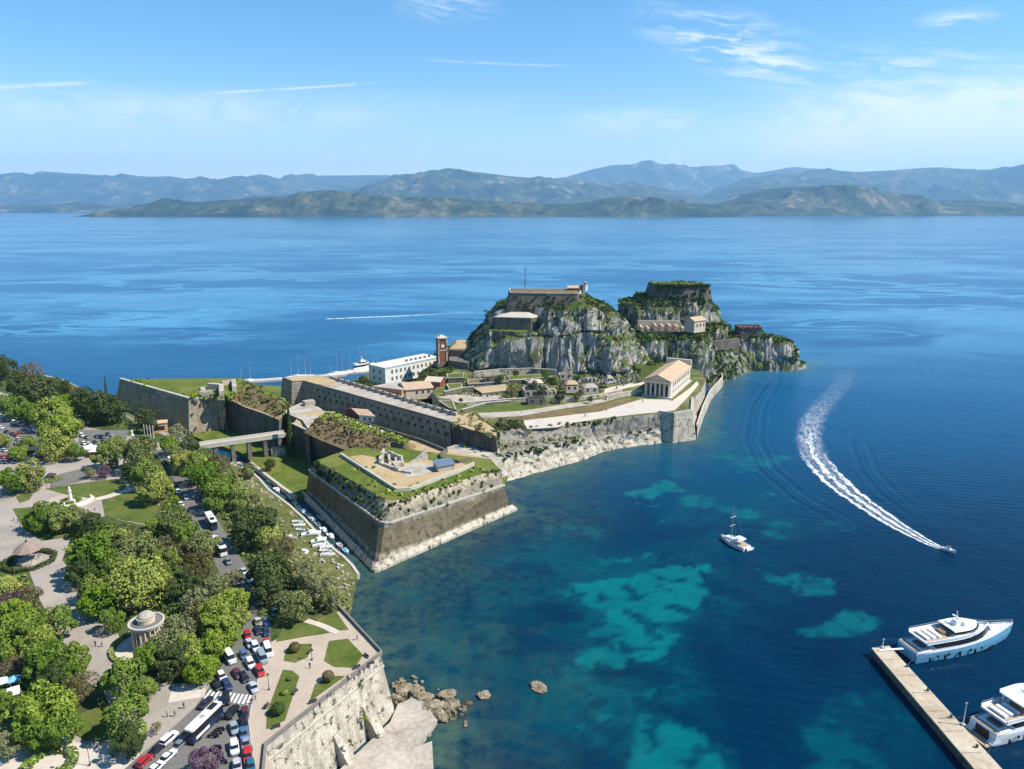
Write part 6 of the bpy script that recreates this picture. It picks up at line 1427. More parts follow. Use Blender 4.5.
CARS = [
 (247.7, 634, 'h', 'red', N1, 'bright red hatchback at the head of the queue under the trees'), (258.4, 628.5, 's', 'dark', N1, 'dark saloon right of the bright red hatchback, half in shade'), (266.5, 620, 's', 'blue', N1, 'blue car in deep shade between the trees'), (266, 630, 's', 'navy', N1, 'navy car in the shade, second up in the kerb lane'),
 (249.6, 642, 's', 'silver', N2, 'silver saloon just behind the bright red hatchback'), (255.5, 646, 'j', 'white', N2, 'white estate car beside the silver saloon near the queue head'), (267, 642.5, 'h', 'red', N1, 'crimson small car in the kerb lane, in half shade'), (243.8, 653.5, 'h', 'blue', N2, 'sky blue hatchback in the left lane'), (262.3, 657, 'v', 'paleblue', N2, 'pale blue van in the kerb lane'), (268, 650, 'v', 'white', N1, 'white van squeezed at the kerb behind the pale blue van'),
 (250.6, 662.5, 'j', 'white', N2, 'white hatchback in the middle lane beside the pale blue van'), (237.3, 672, 's', 'maroon', (6, 9), 'dark maroon saloon in the left lane'), (244.3, 676, 'h', 'black', (6, 9), 'small black car right behind the maroon saloon'), (260, 670, 'j', 'red', N2, 'deep red car parked in the kerb lane'), (230, 657, 'v', 'white', (6, 10), 'tall white box van half under the trees'), (221.9, 675, 'h', 'white', (5, 8), 'white small car by the trees near the zebra crossing'), (217.4, 683.5, 's', 'black', (5, 8), 'black car next to the trees, waiting at the zebra crossing'), (227, 684.5, 'j', 'navy', (5, 8), 'navy off roader waiting at the zebra crossing'), (253.5, 686, 's', 'silver', N2, 'silver saloon just above the zebra crossing at the kerb'),
 (226, 698, 'j', 'black', N4, 'black car driving across the zebra crossing'), (205.7, 701.4, 's', 'dark', (8, -8), 'dark car behind the blue and white bus'), (232, 711, 'j', 'black', (7, -9), 'large black car past the zebra crossing, beside the bus'), (245, 712, 'h', 'maroon', N4, 'dark maroon car parked first below the zebra crossing'), (244, 721, 'h', 'black', N4, 'black car parked second below the zebra crossing'), (234, 726.5, 's', 'paleblue', (3, 9), 'pale blue saloon in the outer lane below the crossing'), (243.7, 732, 's', 'blue', N4, 'blue grey saloon parked third below the zebra crossing'), (245.7, 742, 's', 'paleblue', N4, 'silver blue saloon parked fourth below the crossing, above the red one'), (234.4, 746.5, 'j', 'white', (1, 9), 'white hatchback in the outer lane near the bottom'), (247.7, 754.5, 'j', 'red', N4, 'dark red car parked at the kerb near the bottom'), (237, 764.5, 's', 'silver', N4, 'silver car at the bottom edge in the outer lane'), (250.6, 764.5, 'h', 'teal', N4, 'teal car at the bottom edge beside the kerb'),
 (169, 737.5, 'j', 'white', (9, -8), 'white car right in front of the bus front'), (180.3, 742.5, 's', 'grey', (9, -8), 'grey saloon in the second lane before the bus'), (157.5, 747.5, 's', 'black', (9, -8), 'black car parked behind the white one, by the verge'), (167.6, 755.5, 's', 'white', (9, -8), 'white car with black roof glass near the bottom'), (155.5, 767, 's', 'white', (9, -8), 'white car cut by the bottom edge'), (144.5, 759.5, 'h', 'red', (9, -8), 'small red car parked by the verge in the near corner'),
 (244, 570, 's', 'silver', (6, 9), 'silver car in sun on the shaded middle road'), (249, 578, 's', 'white', (6, 9), 'white car next behind the silver one on the shaded road'), (253, 588, 's', 'dark', (4, 9), 'dark car in full shade on the middle road'), (258, 598, 's', 'navy', (4, 9), 'navy car in full shade, below the dark one'), (258, 620.5, 's', 'silver', N1, 'silver car in shade left of the blue car'), (274.5, 611, 'h', 'silver', N1, 'silver car parked under the pale tree by the kerb'),
 (178, 490, 's', 'white', (6, 10), 'white car on the upper road beside the park'), (181, 503, 's', 'white', (6, 10), 'white car beside the lawn end of the upper road'), (186, 496, 's', 'silver', (6, 10), 'silver car between two white ones on the upper road'), (174.6, 483, 's', 'blue', (5, 10), 'blue car in shade on the upper road'), (164.5, 461, 's', 'dark', (4, 9), 'dark car at the top of the road near the bridge'), (190, 484, 's', 'black', (6, 10), 'black car in shade, right lane of the upper road'), (199, 498, 's', 'navy', (6, 10), 'navy car in shade above the white topped bus'), (228, 560, 's', 'grey', (6, 9), 'grey car beside the end of the long bus')]
for a in CARS: car(*a)
LOT = [(1, 415, 'white'), (5, 417, 'dark'), (14, 421, 'white'), (20, 423, 'silver'), (28.5, 427.5, 'white'), (35, 429, 'white'), (42, 431, 'silver'), (1, 426, 'white'), (17, 434, 'red'), (7, 430.5, 'dark'), (12.5, 432.5, 'dark'), (19, 438.5, 'silver'), (16.5, 442.5, 'paleblue'), (30.5, 440, 'white'), (35, 441.5, 'dark'), (4.7, 449, 'silver'), (3, 455.5, 'red'), (9.5, 456, 'red'), (2.5, 460.5, 'grey'), (44.5, 449, 'silver'),
       (82, 434, 'white'), (87, 436, 'grey'), (97, 435, 'blue'), (102, 436, 'dark'), (84, 442, 'white'), (89, 442.5, 'white'), (95, 442, 'dark'), (103, 441, 'black'), (98.5, 446, 'paleblue'), (92.5, 446, 'silver'), (108, 433, 'navy'), (113, 435, 'silver')]
for i, (x, y, c) in enumerate(LOT):
    nb = ['by the far hedge', 'by the far hedge, second spot', 'in the far row under trees', 'in the far row next to a white one', 'in the middle of the far row', 'near the right end of the far row', 'at the right end of the far row', 'at the frame edge in the middle row', 'standing out in the middle row', 'left of the red one in the middle row', 'touching the red one in the middle row', 'below the red one', 'in the near row beside the small tree', 'in front of the tall clump', 'beside the white one before the tall clump', 'at the frame edge, near row', 'at the frame edge, lowest row', 'next to the first red one in the lowest row', 'in the bottom left of the car park', 'under the tall clump by the kiosks'] if i < 20 else ['first in the back row behind the stall', 'second in the back row behind the stall', 'third in the back row', 'fourth in the back row', 'in the front row above the stall', 'second in the front row above the stall', 'third in the front row', 'last in the front row', 'parked askew right of the stall', 'parked askew directly behind the stall', 'in the shade of the dark clump', 'below the dark clump, rightmost']
    nm = {'paleblue': 'pale blue', 'dark': 'dark grey'}.get(c, c)
    lot = 'far left car park' if i < 20 else 'small car park'
    k = nb[i] if i < 20 else nb[i - 20]
    car(x, y, 'hsj'[i % 3], c, (7, 3) if i % 2 else (6, 4), f'{nm} car {k}, {lot}')

def make_bus(px, py, ang, L, side, lb):
    p = P(px, py, GZ + 1.5); q = P(px + ang[0], py + ang[1], GZ + 1.5); rz = math.atan2(q.y - p.y, q.x - p.x)
    t = thing('bus', lb, 'bus', (p.x, p.y, GZ + .03), rz, 'buses on the park road'); Wd = 2.1
    MB().loft([rect(L - .1, Wd - .1, .35, 0, .3), rect(L, Wd, .6, 0, .3), rect(L, Wd, 1.5, 0, .3)]).obj('body', side, t)
    MB().loft([rect(L - .05, Wd - .06, 1.5, 0, .3), rect(L - .2, Wd - .14, 2.75, 0, .3)]).obj('windows', M['glass'], t)
    MB().loft([rect(L - .1, Wd - .06, 2.75, 0, .3), rect(L - .2, Wd - .1, 3.05, 0, .3), rect(L - .7, Wd - .5, 3.15, 0, .3)]).obj('roof', M['white'], t)
    MB().box((L * .28, 0, 3.12), (1.8, 1.1, .22)).obj('roof_unit', M['black'], t); MB().box((-L * .05, 0, 3.12), (.8, .8, .1)).obj('roof_hatch', M['metal'], t)
    for sx in (-.3, .28):
        for sy in (-1, 1): MB().tube((sx * L, sy * (Wd / 2 - .3), .48), (sx * L, sy * (Wd / 2 + .02), .48), .48, .48, 12).obj('wheel', M['rubber'], t)
    for xx, l in ((-L * .12, 2.2), (-L * .33, 1.4)):
        for sy in (-1, 1): MB().box((xx, sy * (Wd / 2 + .01), .75), (l, .03, .6)).obj('side_panel', M['white'], t)
    for sy in (-1, 1): MB().box((-L / 2 - .12, sy * (Wd / 2 - .1), 2.0), (.14, .3, .5)).obj('mirror', M['black'], t)
    return t
bluebody = flat('dark blue bus paint', (.012, .03, .09), .3, .5, .05)
make_bus(204.5, 722.5, (10, -9.7), 8.6, bluebody, 'dark blue city bus with a white roof, just below the zebra crossing')
make_bus(211, 521, (6, 10), 9, bluebody, 'blue bus with white roof in the shade of the upper road')
make_bus(219, 546, (6, 9), 10, M['white'], 'long white bus half hidden by trees on the middle road')
make_bus(172, 463, (4, 9), 9, M['white'], 'white coach at the top of the road near the bridge')

# motorbikes
def make_bike():
    t = thing('motorbike', 'x', 'motorbike')
    for s_ in (-.65, .65): MB().tube((s_, -.06, .31), (s_, .06, .31), .31, .31, 12).obj('wheel', M['rubber'], t)
    MB().loft([[(-.7, -.1, .45), (.5, -.1, .4), (.5, .1, .4), (-.7, .1, .45)], [(-.8, -.16, .72), (.35, -.14, .82), (.35, .14, .82), (-.8, .16, .72)]]).obj('body', M['paint_car'], t)
    MB().box((-.4, 0, .74), (.75, .3, .12)).obj('seat', M['black'], t)
    MB().tube((.62, 0, .35), (.42, 0, 1.0), .05).tube((.42, -.34, 1.02), (.42, .34, 1.02), .03).obj('handlebar', M['iron'], t)
    return t
mbk = make_bike(); MK = [(190, 745), (193, 742), (212, 738), (215, 736), (218, 733.5), (220, 731), (214, 752), (217, 749), (218.5, 755), (221, 760), (222.5, 764)]
for i, (x, y) in enumerate(MK):
    p = P(x, y, GZ + .03); o = mbk if i == 0 else dup(mbk, p)
    o.location = p; o.rotation_euler = (0, 0, rng.uniform(.2, .7) + 2.5); o['group'] = 'motorbikes parked by the purple tree'
    o['label'] = ['dark motorbike left of the purple tree, upper one', 'maroon motorbike left of the purple tree', 'motorbike lowest in the slanting row above the purple tree', 'motorbike second lowest in the row above the purple tree', 'motorbike third in the row above the purple tree', 'motorbike topmost in the row above the purple tree', 'navy motorbike right of the purple tree, highest of five', 'motorbike right of the purple tree, touching the navy one', 'motorbike in the middle of those right of the purple tree', 'maroon motorbike low at the right of the purple tree', 'motorbike nearest the bottom edge, right of the purple tree'][i]
    for ch in o.children: ch.color = (*[(.06, .01, .02), (.02, .02, .05), (.02, .02, .02)][i % 3], 1)

# ================================================================== boats
def hull_mesh(L, B, Hh, name='hull', mat=None, bow=.35, tr=.8, n=10):
    """open hull: bow towards +x, transom at -x"""
    out, inn = [], []
    for i in range(n + 1):
        u = i / n; x = -L / 2 + L * u; w = B / 2 * (tr + (1 - tr) * min(1, u / .4)) if u < .4 else B / 2 * (1 - ((u - .4) / .6) ** 2.2); w = max(w, .02); sh = Hh * (1 + bow * u * u)
        out.append([(x, -w, sh), (x, -w * .75, .0), (x, 0, -.25), (x, w * .75, .0), (x, w, sh)])
        k = .86; xi = x * .96; inn.append([(xi, -w * k, sh), (xi, -w * k * .8, Hh * .35), (xi, 0, Hh * .3), (xi, w * k * .8, Hh * .35), (xi, w * k, sh)])
    return out, inn
def put_hull(m, L, B, Hh, bow=.35, tr=.8):
    out, inn = hull_mesh(L, B, Hh, bow=bow, tr=tr)
    m.loft(out, False, False); m.loft(inn, False, False); n = len(out) - 1
    for i in range(n):
        for s_ in (0, 4): m.add([out[i][s_], out[i + 1][s_], inn[i + 1][s_], inn[i][s_]], [(0, 1, 2, 3)])
    m.add(out[0], [(0, 1, 2, 3, 4)]); m.add(inn[0], [(0, 1, 2, 3, 4)]); m.add([out[0][0], inn[0][0], inn[0][4], out[0][4]], [(0, 1, 2, 3)]); m.add(out[n], [(0, 1, 2, 3, 4)])
    return m
def dinghy(kind):
    t = thing('moored_boat', 'x', 'boat')
    L, B = (5.0, 1.9) if kind != 'c' else (6.6, 2.4)
    put_hull(MB(), L, B, .75).obj('hull', M['gel'], t)
    MB().box((-.2, 0, .42), (.4, B * .8, .08)).obj('thwart', M['wood'], t); MB().box((-1.4, 0, .42), (.4, B * .78, .08)).obj('thwart', M['wood'], t)
    if kind == 'c':
        MB().loft([rect(2.4, B * .72, .45, .4, .2), rect(2.0, B * .6, 1.5, .25, .2)]).obj('cabin', M['gel'], t); MB().loft([rect(2.05, B * .63, 1.05, .27, .2), rect(2.0, B * .62, 1.3, .26, .2)]).obj('windows', M['glass'], t)
    if kind == 'k': MB().loft([rect(3.6, B * .8, .78, -.3, .3), rect(3.0, B * .3, 1.15, -.3, .1)]).obj('cover', M['bluehull'], t)
    MB().box((-L / 2 - .1, 0, .2), (.4, .4, 1.0)).obj('outboard_engine', M['black'], t)
    return t
DB = {k: dinghy(k) for k in 'ock'}; db_used = set()
def boat(px, py, z, kind, ang, lb, group, sc=1.):
    p = P(px, py, z); q = P(px + ang[0], py + ang[1], z); rz = math.atan2(q.y - p.y, q.x - p.x); o = DB[kind]
    if kind in db_used: o = dup(o, (p.x, p.y, z), rz, lb)
    else: db_used.add(kind); o.location = (p.x, p.y, z); o.rotation_euler = (0, 0, rz); o['label'] = lb
    o['group'] = group; o.scale = (sc,) * 3
MG = 'small boats moored in the moat'
mb1 = [(262, 478.2, 'o', 'by the bridge end'), (266, 482.5, 'o', 'second from the bridge'), (274, 491.8, 'c', 'third from the bridge, lying across'), (287, 498.5, 'k', 'with blue cover, fourth from the bridge'), (292, 505, 'o', 'where the sunlit water ends'), (295.5, 509.5, 'o', 'just past the sunlit water'), (300.5, 513.5, 'c', 'with a cabin, opposite the bastion corner'), (306, 517.5, 'o', 'near the middle of the quay'), (310, 521.5, 'c', 'with a cabin, middle of the quay'), (315, 526.5, 'o', 'below the middle of the quay'), (321, 532, 'c', 'in the shade beside the laid up boats'), (328, 538.3, 'c', 'largest, beside the laid up boats'), (337, 547.5, 'o', 'second last before the open sea'), (343, 553, 'k', 'with blue cover, last before the open sea')]
for x, y, k, w in mb1: boat(x + 3.2, y - .8, 0.05, k, (5, 5.2), f'white boat at the town quay, {w}', MG, .85)
mb2 = [(271, 474.8, 'o', 'nearest the bridge'), (277, 480, 'o', 'second from the bridge'), (281.8, 483.7, 'k', 'with blue cover'), (286, 487.3, 'o', 'second before the corner'), (290, 490.7, 'c', 'with a cabin'), (294.5, 494, 'o', 'last before the bastion wall')]
for x, y, k, w in mb2: boat(x - 2.6, y + .6, 0.05, k, (5, 4.2), f'white boat at the fortress quay of the moat, {w}', MG, .85)
boat(320.8, 518.5, .05, 'o', (4, 4), 'lone boat in the dark water under the bastion wall', MG)
boat(240, 465, .05, 'o', (4, 3), 'white boat half under the bridge arches', MG)
LB = 'boats laid up on the moat bank'
for x, y, k, w, s_ in [(298, 522.5, 'o', 'uppermost of the row', 1.), (299.5, 526, 'o', 'second of the row', 1.), (300.5, 530.5, 'o', 'third of the row', .9), (310.5, 534.5, 'c', 'largest, with a cabin', 1.25), (318, 541, 'c', 'with a cabin, just below the largest', 1.05), (319.5, 546, 'o', 'third below the largest', 1.1), (327, 547.8, 'o', 'closest to the quay wall', 1.), (327, 551.8, 'o', 'second lowest of the row', 1.1), (326.5, 555.5, 'o', 'lowest of the row', 1.1)]:
    boat(x + rng.uniform(-1, 1), y, 1.95, k, (9, rng.uniform(-3.2, 1.0)), f'laid up white boat on the bank, {w}', LB, s_ * .8)
boat(285, 537.5, 2.6, 'o', (6, -1), 'white boat lying alone in the grass left of the row', LB, .9); boat(293, 538.5, 2.4, 'o', (6, 2), 'small white boat in the grass beside the lone one', LB, .8)
# round inflatable
p = P(302, 553, 2.2); t = thing('inflatable_boat', 'round white inflatable with a dark middle on the moat bank', 'boat', tuple(p))
MB().lathe((0, 0, 0), [(1.1, .1), (1.8, .0), (2.1, .3), (1.8, .62), (1.15, .5), (1.1, .1)], 20).obj('tube', M['gel'], t, True); MB().lathe((0, 0, .12), [(.02, 0), (1.15, 0), (1.15, .05), (.02, .05)], 16).obj('floor', M['shutter'], t)

# ---- motor yachts at the pier
def deckring(L, B, z, x0, bowp=2.2, tr=.85, n=12, k=1.):
    pts = []
    for s_ in (-1, 1):
        seq = range(n + 1) if s_ < 0 else range(n, -1, -1)
        for i in seq:
            u = i / n; w = B / 2 * (tr + (1 - tr) * min(1, u / .35)) if u < .35 else B / 2 * max(.03, (1 - ((u - .35) / .65) ** bowp)); pts.append((x0 + L * u, s_ * w * k, z))
    return pts
def sheer(r, x0, L, rise): return [(x, y, z + rise * max(0, (x - x0) / L) ** 2) for x, y, z in r]
def yacht(name, lb, loc, rz, hullmat, L=34., B=7.4, aft='closed'):
    t = thing(name, lb, 'yacht', loc, rz, 'motor yachts at the pier')
    x0 = -L / 2
    hull = [deckring(L * .94, B * .78, -.6, x0 + .3), deckring(L * .95, B * .92, .0, x0 + .2), deckring(L * .985, B * .98, 1.6, x0 + .05), sheer(deckring(L, B, 2.5, x0), x0, L, 1.5)]
    hl_ = MB().loft(hull, True).obj('hull', hullmat, t)
    up_ = [sheer(deckring(L, B, 2.5, x0, k=.995), x0, L, 1.5), sheer(deckring(L - .3, B - .3, 3.15, x0 + .15), x0, L, 1.5)]
    MB().loft(up_, False).obj('bulwark', M['gel'], t)
    MB().sheet(sheer(deckring(L - .5, B - .5, 2.75, x0 + .2), x0, L, 1.4)).obj('main_deck', M['gel'], t); MB().sheet(deckring(L * .15, B * .9, 2.8, x0 + .4, 9., .98, 6)).obj('aft_teak', M['teak'], t)
    for sy in (-1, 1):
        for i in range(6): MB().tube((x0 + 6 + i * 3.4, sy * B * .48, 1.45), (x0 + 6 + i * 3.4, sy * B * .502, 1.45), .34, .34, 10).obj('porthole', M['glass'], hl_)
    def tier(name, l, b, z0, z1, xa, mat, taper=.9, tr=.95): return MB().loft([deckring(l, b, z0, xa, 2.6, tr, 8), deckring(l * taper, b * .94, z1, xa + .05 * l * (1 - taper), 2.6, tr, 8)]).obj(name, mat, t)
    tier('main_saloon', L * .62, B * .90, 2.7, 3.45, x0 + L * .17, M['gel'], .99); tier('saloon_windows', L * .615, B * .905, 3.4, 4.75, x0 + L * .17, M['glass'], .95); tier('upper_deck', L * .66, B * .90, 4.72, 5.1, x0 + L * .085, M['gel'], .97)
    MB().sheet([(x, y, 5.13) for x, y, z in deckring(L * .22, B * .74, 5.13, x0 + L * .10, 8., .95, 8)]).obj('upper_teak', M['teak'], t)
    MB().strip([Vector((x, y, 4.75)) for x, y, z in deckring(L * .66, B * .88, 4.75, x0 + L * .087, 2.6, .95, 10)], 15e-2, 5.08, .55).obj('upper_bulwark', M['gel'], t)
    tier('bridge', L * .30, B * .68, 5.1, 5.65, x0 + L * .36, M['gel'], .99); tier('bridge_windows', L * .30, B * .685, 5.6, 6.6, x0 + L * .36, M['glass'], .88); tier('bridge_roof', L * .29, B * .78, 6.6, 6.9, x0 + L * .34, M['gel'], .97)
    MB().loft([rect(3.2, 2.2, 6.9, x0 + L * .44, .4), rect(2.0, 1.2, 8.0, x0 + L * .43, .3)]).obj('mast_base', M['gel'], t)
    MB().tube((x0 + L * .44, 0, 7.6), (x0 + L * .425, 0, 10.6), .22, .1).obj('mast', M['gel'], t)
    MB().box((x0 + L * .43, 0, 8.8), (.4, 2.6, .2)).obj('radar_bar', M['gel'], t)
    bm = bmesh.new(); bmesh.ops.create_uvsphere(bm, u_segments=12, v_segments=8, radius=.6); m_ = MB(); m_.add([(v.co.x + x0 + L * .47, v.co.y - 1.0, v.co.z + 7.5) for v in bm.verts], [[v.index for v in f.verts] for f in bm.faces]); bm.free(); m_.obj('radar_dome', M['gel'], t, True)
    for k in range(3): MB().box((x0 + L * (.13 + .055 * k), 0, 5.15), (1.0, B * .5, .5)).obj('sun_lounger', M['gel'], t)
    MB().box((x0 + L * .8, 0, 3.3), (3.4, 2.6, .7), 0, .8).obj('foredeck_seat', M['gel'], t)
    rl = [Vector((x, y, 3.9 + 1.2 * ((x - x0) / L) ** 2)) for x, y, z in deckring(L - .4, B - .4, 0, x0 + .2) if x > x0 + L * .62]
    m_ = MB()
    for a, b in zip(rl, rl[1:]): m_.tube(a, b, .05, .05, 4); m_.tube(a, a - Vector((0, 0, .9)), .04, .04, 4)
    m_.obj('bow_rail', M['metal'], t)
    for k in range(5): MB().tube((x0 + L * (.10 + .14 * k), -B * .53, .5), (x0 + L * (.10 + .14 * k), -B * .53, 1.7), .24, .24, 8).obj('fender', M['black'], t)
    for sy in (-1, 1): MB().tube((x0 + .4, sy * B * .4, 3.0), (x0 - 6.0, sy * B * .8, 2.1), .05, .05, 4).obj('mooring_rope', M['iron'], t)
    MB().box((x0 + L * .11, 0, 2.85), (1.5, B * .4, .45)).obj('aft_sofa', M['shutter'], t); MB().box((x0 + L * .30, 0, 5.15), (1.6, 2.2, .75)).obj('table', M['wood'], t); MB().box((x0 + L * .33, 0, 5.15), (.7, B * .56, .6)).obj('sofa', M['shutter'], t)
    MB().loft([rect(3.2, 1.3, 4.0, x0 + L * .72, .3), rect(2.6, .9, 4.55, x0 + L * .72, .3)]).obj('tender', M['shutter'], t)
    m_ = MB()
    rr_ = [Vector((x, y, 5.65)) for x, y, z in deckring(L * .66, B * .88, 0, x0 + L * .087, 2.6, .95, 8)]
    for a, b in zip(rr_, rr_[1:]): m_.tube(a + Vector((0, 0, .45)), b + Vector((0, 0, .45)), .04, .04, 4); m_.tube(a, a + Vector((0, 0, .45)), .03, .03, 4)
    m_.obj('upper_rail', M['metal'], t)
    if aft == 'open':
        MB().box((x0 - 1.0, 0, .35), (2.6, B * .8, .3)).obj('swim_platform', M['teak'], t); MB().box((x0 + .0, 0, .7), (.25, B * .42, 2.0)).obj('beach_club_door', M['dark'], t)
        for sy in (-1, 1):
            m_ = MB()
            for k in range(6): m_.box((x0 - .7 + k * .42, sy * B * .34, .6), (.5, 1.2, .35 * (k + 1)))
            m_.obj('stern_stairs', M['gel'], t)
        tier('sun_deck', L * .34, B * .86, 7.3, 7.6, x0 + L * .24, M['gel'], .97)
        MB().strip([Vector((x, y, 7.5)) for x, y, z in deckring(L * .34, B * .84, 0, x0 + L * .24, 2.6, .95, 10)], .15, 7.55, .6).obj('sun_deck_bulwark', M['gel'], t)
        for sx in (.27, .5):
            for sy in (-1, 1): MB().box((x0 + L * sx, sy * B * .34, 5.0), (.3, .3, 2.6)).obj('deck_post', M['gel'], t)
    else:
        MB().box((x0 - .05, 0, .35), (.3, B * .72, 2.2)).obj('transom_door', M['bluehull'], t)
    return t
s0, s1 = P(906, 657, 0), P(1010, 637, 0); dv = s1 - s0
y1 = yacht('motor_yacht', 'sky blue hulled motor yacht with white decks moored at the pier head', tuple((s0 + s1) / 2 + Vector((0, 0, 0))), math.atan2(dv.y, dv.x), M['bluehull'], dv.length, 7.4)
p0 = P(981, 738, 0); az_ = math.radians(19)
y2 = yacht('motor_yacht', 'white motor yacht with stepped open stern, cut by the right edge', (p0.x + 15.5 * math.cos(az_), p0.y + 15.5 * math.sin(az_), 0), az_, M['gel'], 31., 7.2, 'open')
m_ = MB(); q = P(901, 651, 2.3); m_.box((q.x - 2.2, q.y + .6, 2.3), (6.5, .6, .12), .1); o = m_.obj('gangway', M['gel']); tag(o, 'narrow white gangway from the blue yacht to the pier', 'gangway')
# pier
pl = PP([(872, 648.5), (889, 646.5), (1001, 769)], 2.0) + [Vector((98.5, 70, 2)), Vector((91, 70, 2))] + PP([(974.5, 769)], 2.0)
pl[1] = pl[1]; t = thing('pier', 'long narrow stone pier with a pale worn deck and dark sides', 'pier', (93, 140, 0), world=True)
MB().prism(pl, -2, 1.8).obj('side_wall', M['wall_dark'], t); MB().prism(offset(pl, .12), 1.8, 2.15).obj('deck', M['pierdeck'], t)
jn = MB()
for k in range(14):
    y_ = 158 - k * 6.3; jn.box((93.3 - (158 - y_) * .0, y_, 2.152), (4.6, .10, .012), .05)
jn.obj('joint', M['iron'], t)
for k in range(5): MB().lathe((95.2 + .04 * k, 155 - k * 9, 2.15), [(.28, 0), (.2, .4), (.34, .5), (.3, .65)], 8).obj('bollard', M['iron'], t)
for px_, py_, h_, lb in ((963, 725, 5.2, 'thin white lamp post on the pier beside the white yacht'), (882.5, 648, 2.3, 'short beacon post at the pier head')):
    p = P(px_, py_, 2.15); t = thing('lamp_post', lb, 'lamp post', tuple(p)); MB().tube((0, 0, 0), (0, 0, h_), .14, .09).obj('pole', M['white'], t); MB().box((0, 0, 0), (.8, .8, .35)).obj('base', M['coping'], t); MB().box((0, 0, h_), (.5, .3, .25)).obj('lamp', M['metal'], t)
# sailing boat at anchor
s0, s1 = P(747, 551, 0), P(720.5, 538, 0); dv = s1 - s0; L = dv.length
t = thing('sailing_boat', 'white sailing boat with bare mast lying at anchor in the bay', 'sailing boat', tuple((s0 + s1) / 2), math.atan2(dv.y, dv.x))
MB().loft([deckring(L * .9, 3.2, -.4, -L / 2 + .3), deckring(L, 4.2, 1.3, -L / 2), deckring(L - .3, 4.0, 1.45, -L / 2 + .1)]).obj('hull', M['gel'], t)
MB().sheet(deckring(L - .6, 3.7, 1.47, -L / 2 + .3)).obj('deck', M['teak'], t); MB().loft([rect(5.2, 2.4, 1.47, 1., .5), rect(4.4, 1.8, 2.1, .9, .4)]).obj('coachroof', M['gel'], t)
MB().loft([rect(3.2, 2.8, 3.3, -2.6, .4), rect(2.6, 2.0, 3.6, -2.6, .4)]).obj('awning', M['gel'], t); 
for sx in (-1, 1):
    for sy in (-1, 1): MB().tube((-2.6 + 1.4 * sx, 1.2 * sy, 1.4), (-2.6 + 1.4 * sx, 1.2 * sy, 3.3), .05).obj('awning_post', M['metal'], t)
MB().tube((1.0, 0, 1.4), (1.0, 0, 13.0), .13, .07).obj('mast', M['metal'], t)
for z in (6.5, 9.5): MB().tube((1.0, -1.3, z), (1.0, 1.3, z), .08, .08).obj('spreader', M['white'], t)
MB().tube((1.0, 0, 2.8), (-3.2, 0, 2.9), .22, .18).obj('boom', M['white'], t)
m_ = MB(); m_.tube((L / 2 - .2, 0, 1.5), (1, 0, 12.9), .035, .035, 4); m_.tube((-L / 2 + .3, 0, 1.5), (1, 0, 12.9), .035, .035, 4)
for sy in (-1, 1): m_.tube((.8, 1.8 * sy, 1.5), (1, 0, 12.9), .03, .03, 4)
m_.obj('rigging', M['metal'], t)
p = P(750, 550, 0.1); t = thing('inflatable_boat', 'grey white inflatable tender tied behind the sailing boat', 'boat', tuple(p), .5); put_hull(MB(), 3.4, 1.6, .5).obj('hull', M['gel'], t); MB().box((-1.7, 0, .1), (.3, .3, .8)).obj('outboard_engine', M['black'], t)
# speed boat and wake
s0 = P(948.5, 551, 0.3); d_ = (P(960, 555, .3) - s0); t = thing('speedboat', 'small white speedboat at the head of a long foaming wake', 'speedboat', tuple(s0), math.atan2(d_.y, d_.x))
put_hull(MB(), 6.5, 2.4, 1.0, .5).obj('hull', M['gel'], t); MB().loft([rect(1.8, 1.4, .7, .3, .2), rect(1.1, 1.1, 1.7, .1, .2)]).obj('console', M['gel'], t); MB().loft([rect(2.2, 1.8, 2.2, -.1, .3), rect(2.0, 1.6, 2.32, -.1, .3)]).obj('sun_top', M['shutter'], t)
for sy in (-1, 1): MB().tube((-.1, .7 * sy, .7), (-.1, .7 * sy, 2.2), .05).obj('top_post', M['metal'], t)
MB().box((-3.4, 0, .4), (.5, .9, 1.2)).obj('outboard_engine', M['black'], t); t.scale = (.68,) * 3
def foam_mat(name, fn_alpha, colr=(.82, .85, .87)):
    return material(name, lambda t: dict(color=colr, rough=.8, spec=.2, alpha=fn_alpha(t)))
def ribbon(name, pts, widths, mat, lb, n=160, z=.06):
    L = resample(PP(pts, z), n); wv = np.interp(np.linspace(0, 1, n), np.linspace(0, 1, len(widths)), widths); k = 9
    vs, fs, uu, vv = [], [], [], []
    for i in range(n):
        a, b = L[max(0, i - 3)], L[min(n - 1, i + 3)]; d = (b - a).normalized(); nn = Vector((-d.y, d.x, 0))
        for j in range(k):
            s_ = j / (k - 1) * 2 - 1; p = L[i] + nn * s_ * wv[i] / 2; vs.append((p.x, p.y, z + .05 * (1 - abs(s_)))); uu.append(i / (n - 1)); vv.append(s_)
    for i in range(n - 1):
        for j in range(k - 1): fs.append((i * k + j, i * k + j + 1, (i + 1) * k + j + 1, (i + 1) * k + j))
    me = bpy.data.meshes.new(name); me.from_pydata(vs, [], fs)
    for nm, a in (('along', uu), ('across', vv)): at = me.attributes.new(nm, 'FLOAT', 'POINT'); at.data.foreach_set('value', np.array(a, np.float32))
    me.materials.append(mat); o = bpy.data.objects.new(name, me); C.objects.link(o); return tag(o, lb, None, None, 'stuff')
